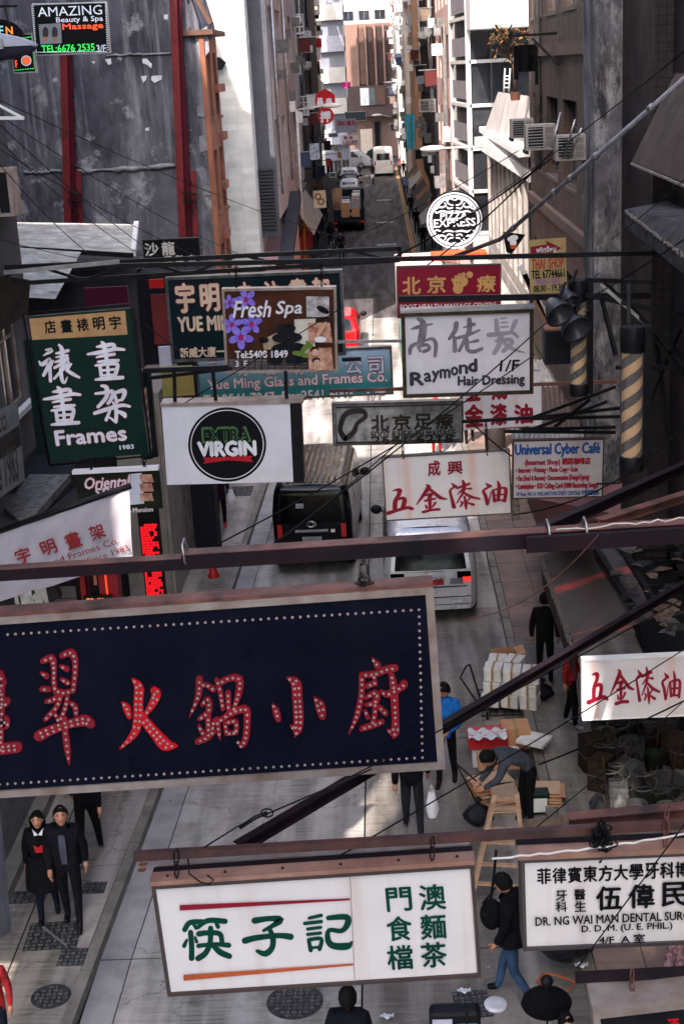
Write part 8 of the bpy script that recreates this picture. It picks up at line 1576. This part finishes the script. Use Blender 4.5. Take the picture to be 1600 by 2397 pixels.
# pawn shop signs and the far boards
PR = mat('pawn_red', (.48, .008, .025), .5)
s = sgn('pawn_sign', 'upper red pawn shop sign shaped like a coin with a flared crown', 'sign', (737, 208), (782, 206), (738, 252), 74, .2, PR, None, 0)
for c in list(s.o.children): bpy.data.objects.remove(c)
shape(s, [(738, 222), (748, 214), (760, 207), (773, 214), (783, 222), (784, 240), (778, 250), (743, 252), (737, 242)], PR, 'plate'); text(s, '昌', (742, 230), (756, 248), WL, .05, name='character'); text(s, '泰', (762, 230), (777, 247), WL, .05, name='character')
s = sgn('pawn_sign', 'lower round red pawn shop sign with one white character', 'sign', (742, 252), (780, 250), (743, 292), 74, .2, PR, None, 0)
for c in list(s.o.children): bpy.data.objects.remove(c)
MB().lathe([(s.w/2, -.2), (s.w/2, .0), (.01, .002)], 28, Matrix.Translation((0, 0, s.h/2)) @ Matrix.Rotation(math.pi/2, 4, 'X'), sm=False).to('plate', PR, s.o, True); s.k = 5
text(s, '押', (749, 261), (773, 285), WL, .05, name='character')
s = sgn('hanging_sign', 'far grey board with three small red characters behind the pawn signs', 'sign', (784, 279), (833, 277), (785, 311), 80, .15, mat('far_grey', (.24, .25, .30), .6), FRG, .02)
text(s, '森記書局', (789, 283), (831, 293), CRIM, .03)
s = sgn('hanging_sign', 'far green neon board with chamfered ends beyond the grey board', 'sign', (806, 262), (856, 260), (807, 284), 88, .15, mat('far_green_grey', (.09, .12, .13), .6), GALV, .03)
s = sgn('hanging_sign', 'far white notice board with rows of small red squares of writing', 'sign', (798, 317), (838, 316), (799, 341), 98, .1, WHT, None, 0)
text(s, '髮 家', (804, 319), (826, 326), CRIM, .03); text(s, '公司大廈樓', (801, 329), (836, 334), CRIM, .02); text(s, '威靈頓街店', (801, 335), (836, 340), CRIM, .02)
s = sgn('hanging_sign', 'far pink neon board in front of the white flats', 'sign', (799, 192), (820, 192), (799, 206), 130, .1, mat('far_pink', (.75, .10, .35), .5), None, 0)
s = sgn('hanging_sign', 'yellow orange shop box sign at the mouth of the left arcade', 'sign', (707, 511), (733, 509), (707, 531), 70, .5, mat('amber_board', (.85, .30, .02), .5), None, 0); text(s, 'JOCI', (715, 518), (731, 526), BLKL, .05)
s = sgn('hanging_sign', 'cream sign with a brown double ring hanging over the left shops', 'sign', (732, 447), (761, 445), (733, 488), 66, .1, mat('cream_board', (.42, .34, .25), .6), None, 0)
for x, y in ((744, 460), (751, 472)): disc(s, x, y, 8, 8, mat('brown_print', (.16, .04, .03), .6), inner=.6)
s = sgn('hanging_sign', 'white photo panel on the brick building above the arcade', 'sign', (723, 337), (746, 335), (724, 375), 66, .1, mat('pale_photo', (.45, .50, .60), .5, col2=(.10, .12, .16), scale=7), None, 0)
s = sgn('vertical_sign', 'narrow crimson vertical sign beside the amber shop box', 'sign', (716, 543), (731, 542), (716, 580), 66, .1, CRIM, None, 0)
# pennant
s = sgn('pennant', 'black corner pennant with a white chef figure over the right awnings', 'banner', (1176, 540), (1230, 545), (1180, 590), 31, .01, BLKL, None, 0)
for c in list(s.o.children): bpy.data.objects.remove(c)
shape(s, [(1176, 542), (1200, 545), (1229, 549), (1208, 580), (1196, 595), (1184, 590)], BLKL, 'cloth'); disc(s, 1199, 558, 13, 7, WL, -.25); disc(s, 1200, 568, 8, 8, WL); shape(s, [(1192, 574), (1209, 573), (1206, 582), (1195, 583)], mat('orange_print', (.5, .12, .02), .5))
# flag banner (tilted) with text
m = mat('grey_cloth', (.40, .37, .385), .8, col2=(.33, .31, .33), scale=3, bump=.2)
s = sgn('banner', 'grey framers banner with red characters hung from a slanting pole at left', 'banner', (-60, 1262), (305, 1138), (-60, 1395), 13.5, .01, m, None, 0)
for c in list(s.o.children): bpy.data.objects.remove(c)
A0 = Vector((*uv(s, -60, 1262),)).to_3d() if 0 else None
def bq(u, v):
    L0, L1 = (-60, 1265), (-60, 1400+0); T1, B1 = (303, 1143), (311, 1303)
    x = -60+(T1[0]+60)*u+8*u*v; yt = 1265-122*u; yb = 1425-112*u; px, py = x, yt+(yb-yt)*v
    a, b = uv(s, px, py); return (a, .02*math.sin(u*17+v*2)*(.3+v)+.01*math.sin(v*9+u*31), b)
MB().sheet(bq, 40, 14).to('cloth', m, s.o, True)
MB().tube([(*[uv(s, -80, 1270)[0]], 0, uv(s, -80, 1270)[1]), (uv(s, 306, 1137)[0], 0, uv(s, 306, 1137)[1])], .032, 8).to('pole', DKST, s.o, True)
s.k = 60
FRD2 = mat('faded_red_lettering', (.28, .035, .04), .7)
for t, cx, cy, hh in (('宇', 57, 1298, 17), ('明', 116, 1279, 17), ('畫', 173, 1262, 18), ('架', 229, 1243, 17)): (lambda c_, kk, tm: MB().add([(c_[0]+(x-.5)*2*hh*kk, -.045, c_[1]+(z_-.5)*2*hh*kk) for x, z_ in tm[0]]+[(c_[0]+(x-.5)*2*hh*kk+.008, -.0455, c_[1]+(z_-.5)*2*hh*kk+.008) for x, z_ in tm[0]], tm[1]+[tuple(i+len(tm[0]) for i in f) for f in tm[1]]).to('character', FRD2, s.o, True))(uv(s, cx, cy), s.w/385.5, textmesh(t))
for t, x0, y0, x1, y1, hh in (('Glass and Frames Co.', 60, 1342, 284, 1272, 15), ('Since 1983', 210, 1316, 306, 1287, 14)):
    a_, b_ = uv(s, x0, y0), uv(s, x1, y1); kk = s.w/385.5; vs, fs = textmesh(t); MB().add([(a_[0]+x*(b_[0]-a_[0]), -.046, a_[1]+z_*hh*kk) for x, z_ in vs], fs).to('lettering', FRD2, s.o, True)
for k, (t, x0, y0, x1) in enumerate(()):
    n = len(t); me = text(s, t, (x0, y0-14-(x1-x0)*.12*0), (x1, y0-2), FRD2, .01); c0 = uv(s, x0, y0); me.matrix_local = Matrix.Translation((c0[0], 0, c0[1])) @ Matrix.Rotation(-.17, 4, 'Y') @ Matrix.Translation((-c0[0], 0, -c0[1]))
